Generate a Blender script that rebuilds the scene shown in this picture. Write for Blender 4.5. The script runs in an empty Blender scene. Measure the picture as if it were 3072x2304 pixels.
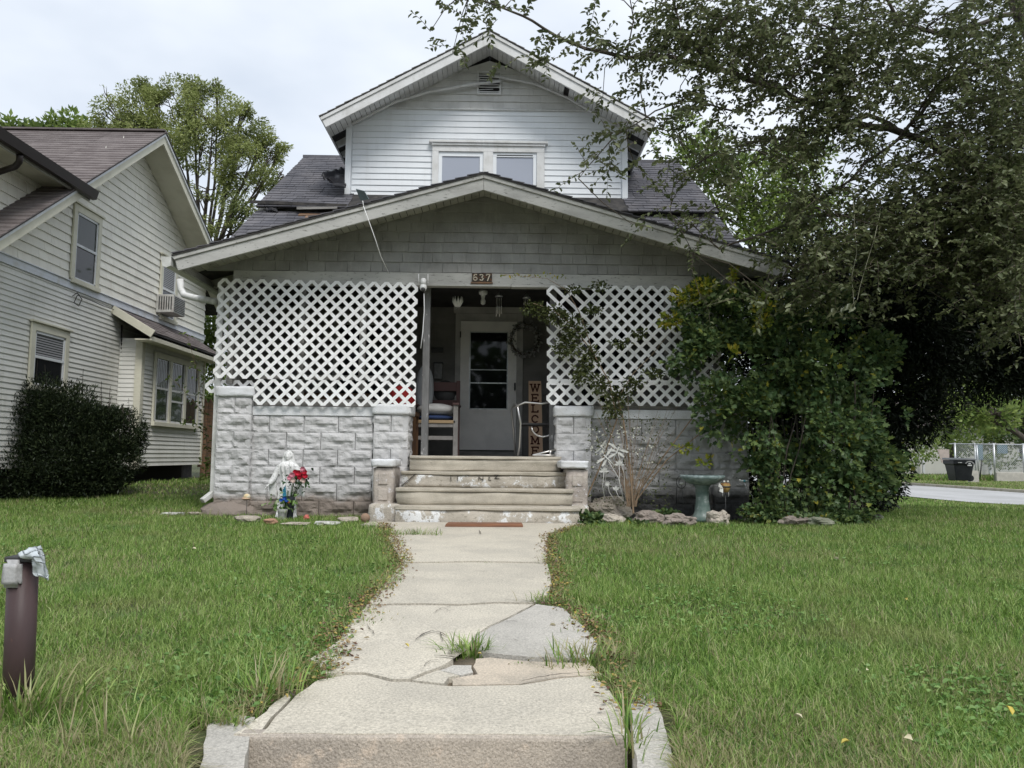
import bpy, math, random
import numpy as np
from mathutils import Vector, Matrix, noise
random.seed(7); np.random.seed(7)
S = bpy.context.scene
R = random.uniform
# ------------------------------------------------------------------ camera
F, CX, CY, CAMZ = 2400.0, 1536.0, 1152.0, 0.78
cam_d = bpy.data.cameras.new('camera'); cam = bpy.data.objects.new('camera', cam_d)
S.collection.objects.link(cam); S.camera = cam
cam_d.sensor_width = 36.0; cam_d.lens = 36.0 * F / 3072.0
cam_d.clip_start = 0.05; cam_d.clip_end = 2000
YAW, PITCH, ROLL = 0.0135, 0.0906, 0.0095
CR = Matrix.Rotation(-YAW, 3, 'Z') @ Matrix.Rotation(math.pi / 2 + PITCH, 3, 'X') @ Matrix.Rotation(ROLL, 3, 'Z')
cam.matrix_world = Matrix.Translation((0, 0, CAMZ)) @ CR.to_4x4()
CAMP = Vector((0, 0, CAMZ))
# ------------------------------------------------------------------ world: bright overcast
W = bpy.data.worlds.new('World'); S.world = W; W.use_nodes = True
nt = W.node_tree; nt.nodes.clear()
wo = nt.nodes.new('ShaderNodeOutputWorld'); bg = nt.nodes.new('ShaderNodeBackground')
sky = nt.nodes.new('ShaderNodeTexSky'); sky.sky_type = 'NISHITA'; sky.sun_disc = False
sky.sun_elevation = math.radians(52); sky.sun_rotation = math.radians(158)
tc = nt.nodes.new('ShaderNodeTexCoord'); mp = nt.nodes.new('ShaderNodeMapping'); mp.inputs['Scale'].default_value = (1, 1, 2.2)
n1 = nt.nodes.new('ShaderNodeTexNoise'); n1.inputs['Scale'].default_value = 2.3; n1.inputs['Detail'].default_value = 5
cr = nt.nodes.new('ShaderNodeValToRGB')
cr.color_ramp.elements[0].position = .35; cr.color_ramp.elements[0].color = (4.7, 5.2, 5.95, 1)
cr.color_ramp.elements[1].position = .62; cr.color_ramp.elements[1].color = (6.5, 6.85, 7.3, 1)
mx = nt.nodes.new('ShaderNodeMix'); mx.data_type = 'RGBA'; mx.inputs[0].default_value = .93
L = nt.links.new
L(tc.outputs['Generated'], mp.inputs[0]); L(mp.outputs[0], n1.inputs['Vector']); L(n1.outputs[0], cr.inputs[0])
L(sky.outputs[0], mx.inputs[6]); L(cr.outputs[0], mx.inputs[7]); L(mx.outputs[2], bg.inputs[0])
bg.inputs[1].default_value = 0.1; L(bg.outputs[0], wo.inputs[0])
# ------------------------------------------------------------------ sun behind the cloud
sd = bpy.data.lights.new('sun', 'SUN'); sd.energy = 1.5; sd.angle = math.radians(22); sd.color = (1, .965, .92)
sun = bpy.data.objects.new('sun', sd); S.collection.objects.link(sun)
sdir = Vector((math.sin(math.radians(158)) * math.cos(math.radians(52)), math.cos(math.radians(158)) * math.cos(math.radians(52)), math.sin(math.radians(52))))
sun.rotation_euler = sdir.to_track_quat('Z', 'Y').to_euler(); sun.location = (-3, -8, 12)
S.view_settings.view_transform = 'Standard'; S.view_settings.look = 'None'
S.view_settings.exposure = 0.66; S.view_settings.gamma = 1; S.view_settings.use_curve_mapping = False
S.cycles.max_bounces = 6; S.cycles.diffuse_bounces = 3; S.cycles.transmission_bounces = 4; S.cycles.transparent_max_bounces = 6

# ------------------------------------------------------------------ layout helpers
def ray(px, py):
    return CR @ Vector((px - CX, CY - py, -F))
def P(px, py, Y):
    r = ray(px, py); return CAMP + r * (Y / r.y)
def PX(px, py, X):
    r = ray(px, py); return CAMP + r * (X / r.x)
def smooth(t):
    t = np.clip(t, 0, 1); return t * t * (3 - 2 * t)
def gz(x, y):
    x = np.asarray(x, float); y = np.asarray(y, float)
    z = .09 + .012 * (np.minimum(y, 8.3) - 8.3)
    z = z + .20 * smooth((y - 8.8) / 5) * smooth((-x - 2.5) / 2.5)
    z = z - .39 * smooth((y - 9) / 13) * smooth((x - 2) / 6)
    z = z - .45 * smooth((1.95 - y) / .9)
    return z
def gpit(x, y):
    # the lawn is cut away in front of the walk's front step
    return np.where((x > -.74) & (x < .385) & (y < 2.26), np.minimum(gz(x, y), -.34), gz(x, y))
def g(x, y): return float(gz(x, y))
def PG(px, py, dz=0.0):
    r = ray(px, py); z = 0.05
    for _ in range(12):
        p = CAMP + r * ((z + dz - CAMZ) / r.z); z = g(p.x, p.y)
    return Vector((p.x, p.y, z + dz))

# ------------------------------------------------------------------ materials
def new_mat(name):
    m = bpy.data.materials.new(name); m.use_nodes = True; m.node_tree.nodes.clear(); return m, m.node_tree
def mixc(nt, fac, a, b, bt='MIX'):
    n = nt.nodes.new('ShaderNodeMix'); n.data_type = 'RGBA'; n.blend_type = bt
    for s, v in ((n.inputs[0], fac), (n.inputs[6], a), (n.inputs[7], b)):
        if hasattr(v, 'is_linked'): nt.links.new(v, s)
        elif isinstance(v, (int, float)): s.default_value = v
        else: s.default_value = (*v, 1)
    return n.outputs[2]
def noisef(nt, vec, scale, lo, hi, detail=6, rough=.6):
    n = nt.nodes.new('ShaderNodeTexNoise'); n.inputs['Scale'].default_value = scale
    n.inputs['Detail'].default_value = detail; n.inputs['Roughness'].default_value = rough
    nt.links.new(vec, n.inputs['Vector'])
    r = nt.nodes.new('ShaderNodeMapRange'); r.interpolation_type = 'SMOOTHSTEP'
    r.inputs['From Min'].default_value = lo; r.inputs['From Max'].default_value = hi
    nt.links.new(n.outputs[0], r.inputs[0]); return r.outputs[0], n.outputs[0]
def M(name, c1, c2=None, scale=3, lo=.4, hi=.65, stretch=(1, 1, 1), spots=None, rough=.8, bump=.15, bscale=60,
      rnd=0.0, metal=0.0, spec=.3, streak=None, grain=None, dist=.004, zdirt=None):
    m, nt = new_mat(name); L = nt.links.new
    out = nt.nodes.new('ShaderNodeOutputMaterial'); b = nt.nodes.new('ShaderNodeBsdfPrincipled')
    geo = nt.nodes.new('ShaderNodeNewGeometry'); mp = nt.nodes.new('ShaderNodeMapping')
    mp.inputs['Scale'].default_value = stretch; L(geo.outputs['Position'], mp.inputs[0]); v = mp.outputs[0]
    col = None
    if c2 is not None:
        f, _ = noisef(nt, v, scale, lo, hi); col = mixc(nt, f, c1, c2)
    else: col = c1
    if spots:
        for (sc, ss, slo, shi) in spots:
            f, _ = noisef(nt, v, ss, slo, shi, 8, .7); col = mixc(nt, f, col, sc)
    if streak:
        sc, ss, slo, shi, amt = streak
        mp2 = nt.nodes.new('ShaderNodeMapping'); mp2.inputs['Scale'].default_value = (1, 1, .12); L(geo.outputs['Position'], mp2.inputs[0])
        f, _ = noisef(nt, mp2.outputs[0], ss, slo, shi, 6, .65)
        mm = nt.nodes.new('ShaderNodeMath'); mm.operation = 'MULTIPLY'; L(f, mm.inputs[0]); mm.inputs[1].default_value = amt
        col = mixc(nt, mm.outputs[0], col, sc)
    if zdirt:
        sc, z0, z1 = zdirt
        sp = nt.nodes.new('ShaderNodeSeparateXYZ'); L(geo.outputs['Position'], sp.inputs[0])
        f, nz = noisef(nt, v, 4, .3, .7)
        ad = nt.nodes.new('ShaderNodeMath'); ad.operation = 'MULTIPLY_ADD'; L(nz, ad.inputs[0]); ad.inputs[1].default_value = .22; L(sp.outputs[2], ad.inputs[2])
        r = nt.nodes.new('ShaderNodeMapRange'); r.inputs['From Min'].default_value = z1 + .11; r.inputs['From Max'].default_value = z0 + .11
        L(ad.outputs[0], r.inputs[0]); col = mixc(nt, r.outputs[0], col, sc)
    if rnd:
        oi = nt.nodes.new('ShaderNodeObjectInfo'); h = nt.nodes.new('ShaderNodeHueSaturation')
        r = nt.nodes.new('ShaderNodeMapRange'); r.inputs['To Min'].default_value = 1 - rnd; r.inputs['To Max'].default_value = 1 + rnd
        L(oi.outputs['Random'], r.inputs[0]); L(r.outputs[0], h.inputs['Value'])
        if hasattr(col, 'is_linked'): L(col, h.inputs['Color'])
        else: h.inputs['Color'].default_value = (*col, 1)
        col = h.outputs[0]
    if grain:
        f, _ = noisef(nt, v, grain[0], .2, .8, 3, .8)
        r = nt.nodes.new('ShaderNodeMapRange'); r.inputs['To Min'].default_value = 1 - grain[1]; r.inputs['To Max'].default_value = 1 + grain[1]
        L(f, r.inputs[0]); h = nt.nodes.new('ShaderNodeHueSaturation'); L(r.outputs[0], h.inputs['Value'])
        if hasattr(col, 'is_linked'): L(col, h.inputs['Color'])
        else: h.inputs['Color'].default_value = (*col, 1)
        col = h.outputs[0]
    if hasattr(col, 'is_linked'): L(col, b.inputs['Base Color'])
    else: b.inputs['Base Color'].default_value = (*col, 1)
    b.inputs['Roughness'].default_value = rough; b.inputs['Metallic'].default_value = metal
    b.inputs['Specular IOR Level'].default_value = spec
    if bump:
        n = nt.nodes.new('ShaderNodeTexNoise'); n.inputs['Scale'].default_value = bscale; n.inputs['Detail'].default_value = 5
        L(v, n.inputs['Vector']); bn = nt.nodes.new('ShaderNodeBump'); bn.inputs['Strength'].default_value = min(1, bump * 3)
        bn.inputs['Distance'].default_value = dist; L(n.outputs[0], bn.inputs['Height']); L(bn.outputs[0], b.inputs['Normal'])
    L(b.outputs[0], out.inputs[0]); return m
def leafmat(name, cols, trans=.3, gloss=.04, pos=None):
    m, nt = new_mat(name); L = nt.links.new
    out = nt.nodes.new('ShaderNodeOutputMaterial'); at = nt.nodes.new('ShaderNodeAttribute'); at.attribute_name = 'rnd'
    ramp = nt.nodes.new('ShaderNodeValToRGB'); e = ramp.color_ramp.elements
    n = len(cols)
    for i, c in enumerate(cols):
        x = c[1] if isinstance(c[0], tuple) else i / (n - 1); cc = c[0] if isinstance(c[0], tuple) else c
        if i < 2: el = e[i]; el.position = x
        else: el = e.new(x)
        el.color = (*cc, 1)
    L(at.outputs['Fac'], ramp.inputs[0]); col = ramp.outputs[0]
    if pos:
        geo = nt.nodes.new('ShaderNodeNewGeometry')
        for (c, sc, lo, hi, amt) in pos:
            f, _ = noisef(nt, geo.outputs['Position'], sc, lo, hi, 4, .55)
            mm = nt.nodes.new('ShaderNodeMath'); mm.operation = 'MULTIPLY'; L(f, mm.inputs[0]); mm.inputs[1].default_value = amt
            col = mixc(nt, mm.outputs[0], col, c)
    d = nt.nodes.new('ShaderNodeBsdfDiffuse'); t = nt.nodes.new('ShaderNodeBsdfTranslucent'); gl = nt.nodes.new('ShaderNodeBsdfGlossy')
    gl.inputs['Roughness'].default_value = .45; gl.inputs['Color'].default_value = (.8, .85, .8, 1)
    L(col, d.inputs[0]); L(col, t.inputs[0])
    a = nt.nodes.new('ShaderNodeMixShader'); a.inputs[0].default_value = trans; L(d.outputs[0], a.inputs[1]); L(t.outputs[0], a.inputs[2])
    b = nt.nodes.new('ShaderNodeMixShader'); b.inputs[0].default_value = gloss; L(a.outputs[0], b.inputs[1]); L(gl.outputs[0], b.inputs[2])
    L(b.outputs[0], out.inputs[0]); return m
def glassmat(name, col, rough=.03, spec=.4, wav=0.0):
    m = M(name, col, rough=rough, bump=wav, bscale=1.5, spec=spec, dist=.02); return m

# ------------------------------------------------------------------ object helpers
COL = S.collection; WM = {}
def tag(o, label=None, cat=None, group=None, kind=None):
    if label: o['label'] = label
    if cat: o['category'] = cat
    if group: o['group'] = group
    if kind: o['kind'] = kind
    return o
def thing(name, loc, label, cat, group=None):
    o = bpy.data.objects.new(name, None); COL.objects.link(o); o.location = loc; o.empty_display_size = .1
    WM[o.name] = Matrix.Translation(loc); return tag(o, label, cat, group)
def adopt(o, parent, world=None):
    world = world or Matrix.Identity(4); WM[o.name] = world
    if parent is not None:
        o.parent = parent; o.matrix_parent_inverse = WM[parent.name].inverted()
    o.matrix_basis = world; return o
def inst(name, me, parent, world):
    o = bpy.data.objects.new(name, me); COL.objects.link(o); return adopt(o, parent, world)
def copy_tree(o, parent=None):
    c = o.copy(); COL.objects.link(c)
    if parent is not None: c.parent = parent
    WM[c.name] = WM.get(o.name, Matrix.Identity(4))
    for ch in list(o.children): copy_tree(ch, c)
    return c
class MB:
    def __init__(s): s.v = []; s.f = []; s.sm = []
    def add(s, vs, fs, smooth=False):
        n = len(s.v); s.v += [tuple(p) for p in vs]; s.f += [tuple(i + n for i in f) for f in fs]; s.sm += [smooth] * len(fs); return s
    def hexa(s, p):   # p: 4 front (x0z0,x1z0,x1z1,x0z1) then 4 back
        return s.add(p, [(0, 1, 2, 3), (5, 4, 7, 6), (4, 0, 3, 7), (1, 5, 6, 2), (3, 2, 6, 7), (4, 5, 1, 0)])
    def box(s, a, b):
        (x0, y0, z0), (x1, y1, z1) = a, b
        return s.hexa([(x0, y0, z0), (x1, y0, z0), (x1, y0, z1), (x0, y0, z1), (x0, y1, z0), (x1, y1, z0), (x1, y1, z1), (x0, y1, z1)])
    def obox(s, c, ax, ay, az):  # centre and three half axes
        c, ax, ay, az = map(Vector, (c, ax, ay, az))
        return s.hexa([c - ax - ay - az, c + ax - ay - az, c + ax - ay + az, c - ax - ay + az, c - ax + ay - az, c + ax + ay - az, c + ax + ay + az, c - ax + ay + az])
    def bar(s, a, b, w, h, up=(0, 0, 1)):
        a, b = Vector(a), Vector(b); d = (b - a); l = d.length; d.normalize(); u = Vector(up)
        sd = d.cross(u)
        if sd.length < 1e-4: sd = Vector((1, 0, 0))
        sd.normalize(); u2 = sd.cross(d)
        return s.obox((a + b) / 2, sd * w / 2, d * l / 2, u2 * h / 2)
    def tube(s, pts, rad, n=8, caps=True, smooth=True):
        pts = [Vector(p) for p in pts]; k = len(pts)
        rs = rad if isinstance(rad, (list, tuple)) else [rad] * k
        vs = []; fs = []; prev = None
        for i, p in enumerate(pts):
            d = (pts[min(i + 1, k - 1)] - pts[max(i - 1, 0)])
            if d.length < 1e-9: d = Vector((0, 0, 1))
            d.normalize()
            if prev is None:
                a = d.orthogonal().normalized()
            else:
                a = prev - d * prev.dot(d)
                a = a.normalized() if a.length > 1e-6 else d.orthogonal().normalized()
            prev = a; b = d.cross(a)
            for j in range(n):
                t = 2 * math.pi * j / n; vs.append(p + (a * math.cos(t) + b * math.sin(t)) * rs[i])
        for i in range(k - 1):
            for j in range(n):
                j2 = (j + 1) % n; fs.append((i * n + j, i * n + j2, (i + 1) * n + j2, (i + 1) * n + j))
        if caps: fs.append(tuple(reversed(range(n)))); fs.append(tuple((k - 1) * n + j for j in range(n)))
        return s.add(vs, fs, smooth)
    def lathe(s, prof, c=(0, 0, 0), n=16, smooth=True, mod=None, caps=True):
        vs = []; fs = []; k = len(prof)
        for i, (r, z) in enumerate(prof):
            for j in range(n):
                t = 2 * math.pi * j / n; rr = r * (mod(t, z) if mod else 1)
                vs.append((c[0] + rr * math.cos(t), c[1] + rr * math.sin(t), c[2] + z))
        for i in range(k - 1):
            for j in range(n):
                j2 = (j + 1) % n; fs.append((i * n + j, i * n + j2, (i + 1) * n + j2, (i + 1) * n + j))
        if caps: fs.append(tuple(reversed(range(n)))); fs.append(tuple((k - 1) * n + j for j in range(n)))
        return s.add(vs, fs, smooth)
    def ball(s, c, r, n=12, m=8, smooth=True):
        rx, ry, rz = r if isinstance(r, (list, tuple)) else (r, r, r)
        vs = [(c[0], c[1], c[2] - rz)]; fs = []
        for i in range(1, m):
            a = -math.pi / 2 + math.pi * i / m
            for j in range(n):
                t = 2 * math.pi * j / n; vs.append((c[0] + rx * math.cos(a) * math.cos(t), c[1] + ry * math.cos(a) * math.sin(t), c[2] + rz * math.sin(a)))
        vs.append((c[0], c[1], c[2] + rz)); e = len(vs) - 1
        for j in range(n): fs.append((0, 1 + (j + 1) % n, 1 + j))
        for i in range(m - 2):
            for j in range(n):
                j2 = (j + 1) % n; a = 1 + i * n; fs.append((a + j, a + j2, a + n + j2, a + n + j))
        a = 1 + (m - 2) * n
        for j in range(n): fs.append((a + j, a + (j + 1) % n, e))
        return s.add(vs, fs, smooth)
    def prism(s, poly, d):   # poly: list of 3D pts, extruded by vector d
        n = len(poly); d = Vector(d); a = [Vector(p) for p in poly]
        return s.add(a + [p + d for p in a], [tuple(range(n)), tuple(reversed(range(n, 2 * n)))] + [(i, i + n, (i + 1) % n + n, (i + 1) % n) for i in range(n)])
    def mesh(s, name, mat):
        me = bpy.data.meshes.new(name); me.from_pydata(s.v, [], s.f); me.materials.append(mat)
        me.polygons.foreach_set('use_smooth', s.sm)
        import bmesh
        bm = bmesh.new(); bm.from_mesh(me); bmesh.ops.recalc_face_normals(bm, faces=bm.faces); bm.to_mesh(me); bm.free()
        me.update(); return me
    def build(s, name, mat, parent=None, origin=None, bevel=0, seg=2):
        if origin is not None:
            o = Vector(origin); s.v = [tuple(Vector(p) - o) for p in s.v]
        me = s.mesh(name, mat); ob = bpy.data.objects.new(name, me); COL.objects.link(ob)
        adopt(ob, parent, Matrix.Translation(origin) if origin is not None else None)
        if bevel:
            md = ob.modifiers.new('bevel', 'BEVEL'); md.width = bevel; md.segments = seg; md.limit_method = 'ANGLE'
        return ob
def npmesh(name, verts, faces, mat, parent=None, rnd=None, smooth=False, nv=None, origin=None):
    verts = np.asarray(verts, np.float32).reshape(-1, 3)
    if origin is not None: verts = verts - np.array(origin, np.float32)
    faces = np.asarray(faces, np.int32); k = faces.shape[1]
    me = bpy.data.meshes.new(name); me.vertices.add(len(verts)); me.vertices.foreach_set('co', verts.ravel())
    me.loops.add(faces.size); me.loops.foreach_set('vertex_index', faces.ravel())
    me.polygons.add(len(faces)); me.polygons.foreach_set('loop_start', np.arange(0, faces.size, k, dtype=np.int32))
    try: me.polygons.foreach_set('loop_total', np.full(len(faces), k, np.int32))
    except Exception: pass
    if smooth: me.polygons.foreach_set('use_smooth', np.ones(len(faces), bool))
    me.update(calc_edges=True)
    if rnd is not None:
        a = me.attributes.new('rnd', 'FLOAT', 'POINT'); a.data.foreach_set('value', np.asarray(rnd, np.float32))
    me.materials.append(mat); o = bpy.data.objects.new(name, me); COL.objects.link(o)
    return adopt(o, parent, Matrix.Translation(origin) if origin is not None else None)
def unit(v): return v / np.maximum(np.linalg.norm(v, axis=-1, keepdims=True), 1e-9)
def leaves(name, c, mat, size, aspect=.55, parent=None, dirs=None, up=None, fold=.25, rnd=None, simple=False, origin=None, sv=.3, lobed=False):
    """c: (N,3) leaf bases; dirs: (N,3) leaf axes"""
    c = np.asarray(c, float); N = len(c)
    if dirs is None: dirs = np.random.normal(size=(N, 3)) * (1, 1, .7) - (0, 0, .3)
    d = unit(np.asarray(dirs, float))
    nrm = np.random.normal(size=(N, 3)) * .55 + (np.array((0, -.15, 1.0)) if up is None else np.array(up))
    sd = unit(np.cross(d, nrm)); n2 = np.cross(sd, d)
    s = (size * np.random.uniform(1 - sv, 1 + sv, N))[:, None]; w = s * aspect / 2
    if simple:
        v = np.stack([c, c + d * s * .45 + sd * w, c + d * s, c + d * s * .45 - sd * w], 1)
        k = 4; f = (np.arange(N) * 4)[:, None] + np.array([[0, 1, 2, 3]])
    elif lobed:   # three-lobed leaf
        loc = [(0, 0), (.25, 1.0), (.45, .55), (.78, .8), (.72, .35), (1.05, 0), (.72, -.35), (.78, -.8), (.45, -.55), (.25, -1.0)]
        v = np.stack([c + d * s * a + sd * w * b + n2 * np.abs(b) * s * .12 for a, b in loc], 1)
        f = (np.arange(N) * 10)[:, None, None] + np.array([[0, 1, 2, 0], [0, 2, 3, 4], [0, 4, 5, 5], [0, 5, 6, 6], [0, 6, 7, 8], [0, 8, 9, 9]])[None]
        f = None; k = 10
        tris = np.array([[0, 1, 2], [0, 2, 4], [2, 3, 4], [0, 4, 5], [0, 5, 6], [0, 6, 8], [6, 7, 8], [0, 8, 9]])
        f = ((np.arange(N) * 10)[:, None, None] + tris[None]).reshape(-1, 3)
    else:
        lift = n2 * s * fold * aspect
        v = np.stack([c, c + d * s * .3 + sd * w + lift, c + d * s * .7 + sd * w * .8 + lift, c + d * s - n2 * s * .08, c + d * s * .7 - sd * w * .8 + lift, c + d * s * .3 - sd * w + lift], 1)
        k = 6; f = np.concatenate([(np.arange(N) * 6)[:, None] + np.array([[0, 1, 2, 3]]), (np.arange(N) * 6)[:, None] + np.array([[0, 3, 4, 5]])])
    r = np.random.rand(N) if rnd is None else rnd
    return npmesh(name, v.reshape(-1, 3), f, mat, parent, np.repeat(r, k), origin=origin)
def multi_tube(name, lines, mat, parent=None, n=4, origin=None):
    """lines: list of (pts, r0, r1)"""
    V = []; Fc = []; o = 0
    for pts, r0, r1 in lines:
        pts = np.asarray([tuple(p) for p in pts], float); k = len(pts)
        d = unit(np.gradient(pts, axis=0)); a = np.cross(d, (0.13, .31, .94)); a = unit(a); b = np.cross(d, a)
        rr = np.linspace(r0, r1, k)[:, None]
        t = np.arange(n) * 2 * math.pi / n
        ring = pts[:, None] + (a[:, None] * np.cos(t)[None, :, None] + b[:, None] * np.sin(t)[None, :, None]) * rr[:, None]
        V.append(ring.reshape(-1, 3))
        for i in range(k - 1):
            for j in range(n):
                j2 = (j + 1) % n; Fc.append((o + i * n + j, o + i * n + j2, o + (i + 1) * n + j2, o + (i + 1) * n + j))
        o += k * n
    return npmesh(name, np.concatenate(V), np.array(Fc), mat, parent, smooth=True, origin=origin)
def blob(name, c, r, mat, seed, label=None, cat=None, group=None, parent=None, amp=.25, fr=2.0, sub=3, flat=.0, rot=0, extra=.06):
    import bmesh
    bm = bmesh.new(); bmesh.ops.create_icosphere(bm, subdivisions=sub, radius=1)
    for v in bm.verts:
        q = v.co * fr + Vector((seed * 7.3, seed * 3.1, seed))
        cell = noise.cell(v.co * 1.6 + Vector((seed, 0, 0)))
        k = 1 + amp * noise.noise(q) + amp * .25 * cell + extra * noise.noise(q * 4)
        v.co = v.co * k
        if flat and v.co.z > flat: v.co.z = flat + (v.co.z - flat) * .2
    me = bpy.data.meshes.new(name); bm.to_mesh(me); bm.free(); me.materials.append(mat)
    o = bpy.data.objects.new(name, me); COL.objects.link(o)
    Wm = Matrix.Translation(c) @ Matrix.Rotation(rot, 4, 'Z') @ Matrix.Diagonal((*r, 1))
    adopt(o, parent, Wm); return tag(o, label, cat, group)
def emit(pieces, name, mat, parent, limit=300, stuffname=None, key=None):
    """pieces: list of 8-point hexahedra; the largest as single parts, the rest joined"""
    if len(pieces) > limit:
        key = key or (lambda p: (sum((Vector(q) for q in p), Vector()) / 8 - CAMP).length)
        pieces = sorted(pieces, key=key)
        mb = MB()
        for p in pieces[limit:]: mb.hexa(p)
        o = mb.build(stuffname or name + '_rows', mat, parent); tag(o, kind='stuff'); pieces = pieces[:limit]
    for p in pieces:
        c = sum((Vector(q) for q in p), Vector()) / 8
        MB().hexa(p).build(name, mat, parent, origin=c)
def wedge(axis, pl, sg, a0b, a1b, a0t, a1t, z0, z1, tb, tt, back=.0):
    """siding piece on the plane axis=pl facing sg; bottom proud by tb, top by tt"""
    def pt(a, off, z): return (a, pl + sg * off, z) if axis == 'y' else (pl + sg * off, a, z)
    return [pt(a0b, tb, z0), pt(a1b, tb, z0), pt(a1t, tt, z1), pt(a0t, tt, z1), pt(a0b, -back, z0), pt(a1b, -back, z0), pt(a1t, -back, z1), pt(a0t, -back, z1)]
def clapboards(axis, pl, sg, z0, z1, pitch, lo, hi, t=.014, holes=(), jit=.002):
    """full-length boards, cut round holes (a0,a1,z0,z1)"""
    out = []; z = z0
    while z < z1 - .01:
        zt = min(z + pitch, z1); l0, h0, l1, h1 = lo(z), hi(z), lo(zt), hi(zt)
        segs = [(l0, h0, l1, h1)]
        for (a, b, c, d) in holes:
            if d <= z + pitch * .45 or c >= zt - pitch * .45: continue
            ns = []
            for s in segs:
                if s[1] <= a or s[0] >= b: ns.append(s); continue
                if s[0] < a: ns.append((s[0], a, s[2], a))
                if s[1] > b: ns.append((b, s[1], b, s[3]))
            segs = ns
        for s in segs:
            if s[1] - s[0] > .02 and s[3] >= s[2]:
                j = R(-jit, jit); out.append(wedge(axis, pl, sg, s[0], s[1], s[2], s[3], z + j, zt + pitch * .1, t, .003))
        z += pitch
    return out
def shingles(axis, pl, sg, z0, z1, pitch, lo, hi, wmin, wmax, t=.016, holes=(), gap=.004, uneven=.006):
    out = []; z = z0
    while z < z1 - .01:
        zt = z + pitch; a = lo(z) - R(0, wmax)
        while a < hi(z):
            w = R(wmin, wmax); x0, x1 = a + gap / 2, a + w - gap / 2; a += w
            b0, b1 = max(x0, lo(z)), min(x1, hi(z)); t0, t1 = max(x0, lo(min(zt, z1))), min(x1, hi(min(zt, z1)))
            if b1 - b0 < .02: continue
            t0 = min(max(t0, b0), b1); t1 = max(min(t1, b1), t0 + .001)
            skip = False
            for (h0, h1, h2, h3) in holes:
                if z < h3 - pitch * .4 and zt > h2 + pitch * .4:
                    if b0 >= h0 and b1 <= h1: skip = True
                    elif b0 < h0 < b1: b1 = t1 = h0
                    elif b0 < h1 < b1: b0 = t0 = h1
            if skip or b1 - b0 < .02: continue
            j = R(-uneven, uneven) * .5
            out.append(wedge(axis, pl, sg, b0, b1, t0, t1, z + j, min(zt, z1 + .02) + .006, t + R(-.003, .003), .002))
        z += pitch
    return out
def roof_tabs(o, u, v, nrm, U, V, pitch, wmin, wmax, t=.012, clip=None):
    """o origin at the eave corner, u along the eave, v up the slope"""
    o, u, v, nrm = Vector(o), Vector(u).normalized(), Vector(v).normalized(), Vector(nrm).normalized()
    out = []; s = 0
    while s < V:
        a = -R(0, wmax); e = min(s + pitch, V)
        while a < U:
            w = R(wmin, wmax); x0, x1 = max(a + .003, 0), min(a + w - .003, U); a += w
            if x1 - x0 < .02: continue
            if clip and not clip(o + u * (x0 + x1) / 2 + v * s): continue
            def q(x, y, h): return o + u * x + v * y + nrm * h
            h = t + R(-.003, .004); j = R(-.006, .006)
            out.append([q(x0, s + j, h), q(x1, s + j, h), q(x1, e + .01, .004), q(x0, e + .01, .004), q(x0, s + j, -.004), q(x1, s + j, -.004), q(x1, e + .01, -.004), q(x0, e + .01, -.004)])
        s += pitch
    return out
# ================================================================== materials
white_paint = M('white_paint', (.74, .76, .77), (.62, .63, .62), 2.2, .45, .75, streak=((.42, .41, .38), 9, .5, .75, .35), spots=[((.35, .33, .30), 38, .68, .74)], bump=.12, bscale=50, rnd=.02)
siding_white = M('white_siding', (.80, .835, .86), (.74, .765, .79), 1.3, .4, .7, streak=((.55, .56, .55), 7, .5, .8, .35), rough=.55, bump=.04, bscale=30, rnd=.03, spec=.35)
trim_old = M('weathered_trim_paint', (.50, .495, .47), (.37, .365, .345), 3, .4, .7, stretch=(.5, 1, 1.6), spots=[((.20, .195, .18), 26, .56, .66), ((.6, .59, .56), 45, .66, .72)], bump=.35, bscale=70, rnd=.03)
trim_white = M('old_white_trim', (.72, .725, .72), (.60, .60, .58), 4, .4, .7, spots=[((.36, .34, .31), 30, .64, .70)], streak=((.45, .44, .41), 14, .5, .8, .5), bump=.25, bscale=70, rnd=.03)
shingle_grey = M('grey_painted_shingle', (.33, .328, .315), (.255, .252, .24), 3, .35, .7, streak=((.40, .39, .36), 30, .5, .7, .4), spots=[((.15, .145, .125), 34, .66, .74)], bump=.3, bscale=80, rnd=.07)
shingle_white = M('white_painted_shingle', (.66, .66, .64), (.56, .56, .54), 4, .4, .7, spots=[((.36, .35, .32), 36, .67, .73)], streak=((.46, .45, .43), 20, .5, .8, .4), bump=.22, bscale=70, rnd=.06)
soffit_m = M('old_soffit_paint', (.40, .39, .35), (.30, .29, .26), 4, .4, .7, spots=[((.12, .11, .09), 16, .6, .68)], bump=.2, rnd=.1)
roof_grey = M('grey_asphalt_shingle', (.105, .105, .118), (.155, .15, .16), 2.5, .35, .7, grain=(300, .3), rough=.95, bump=.3, bscale=180, rnd=.16, spec=.15)
roof_brown = M('brown_asphalt_shingle', (.145, .125, .122), (.215, .19, .185), 3, .35, .7, stretch=(1, 1, 3), grain=(60, .28), rough=.95, bump=.3, bscale=90, rnd=.12, spec=.15)
roof_edge = M('dark_roof_edge', (.035, .034, .034), (.07, .065, .06), 9, rough=.9)
wood_raw = M('bare_old_wood', (.26, .15, .085), (.13, .10, .08), 8, .4, .65, stretch=(1, 1, 4), bump=.4, rnd=.25)
wood_grey = M('grey_old_wood', (.30, .29, .27), (.17, .165, .155), 6, .35, .65, stretch=(.4, 1, 4), spots=[((.5, .49, .47), 22, .62, .7)], bump=.5, bscale=60, rnd=.08)
lattice_m = M('white_plastic_lattice', (.90, .90, .90), (.80, .80, .79), 4, .4, .7, spots=[((.55, .54, .50), 26, .66, .76)], streak=((.60, .59, .55), 12, .52, .8, .5), rough=.42, bump=0, spec=.4, rnd=.05)
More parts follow.
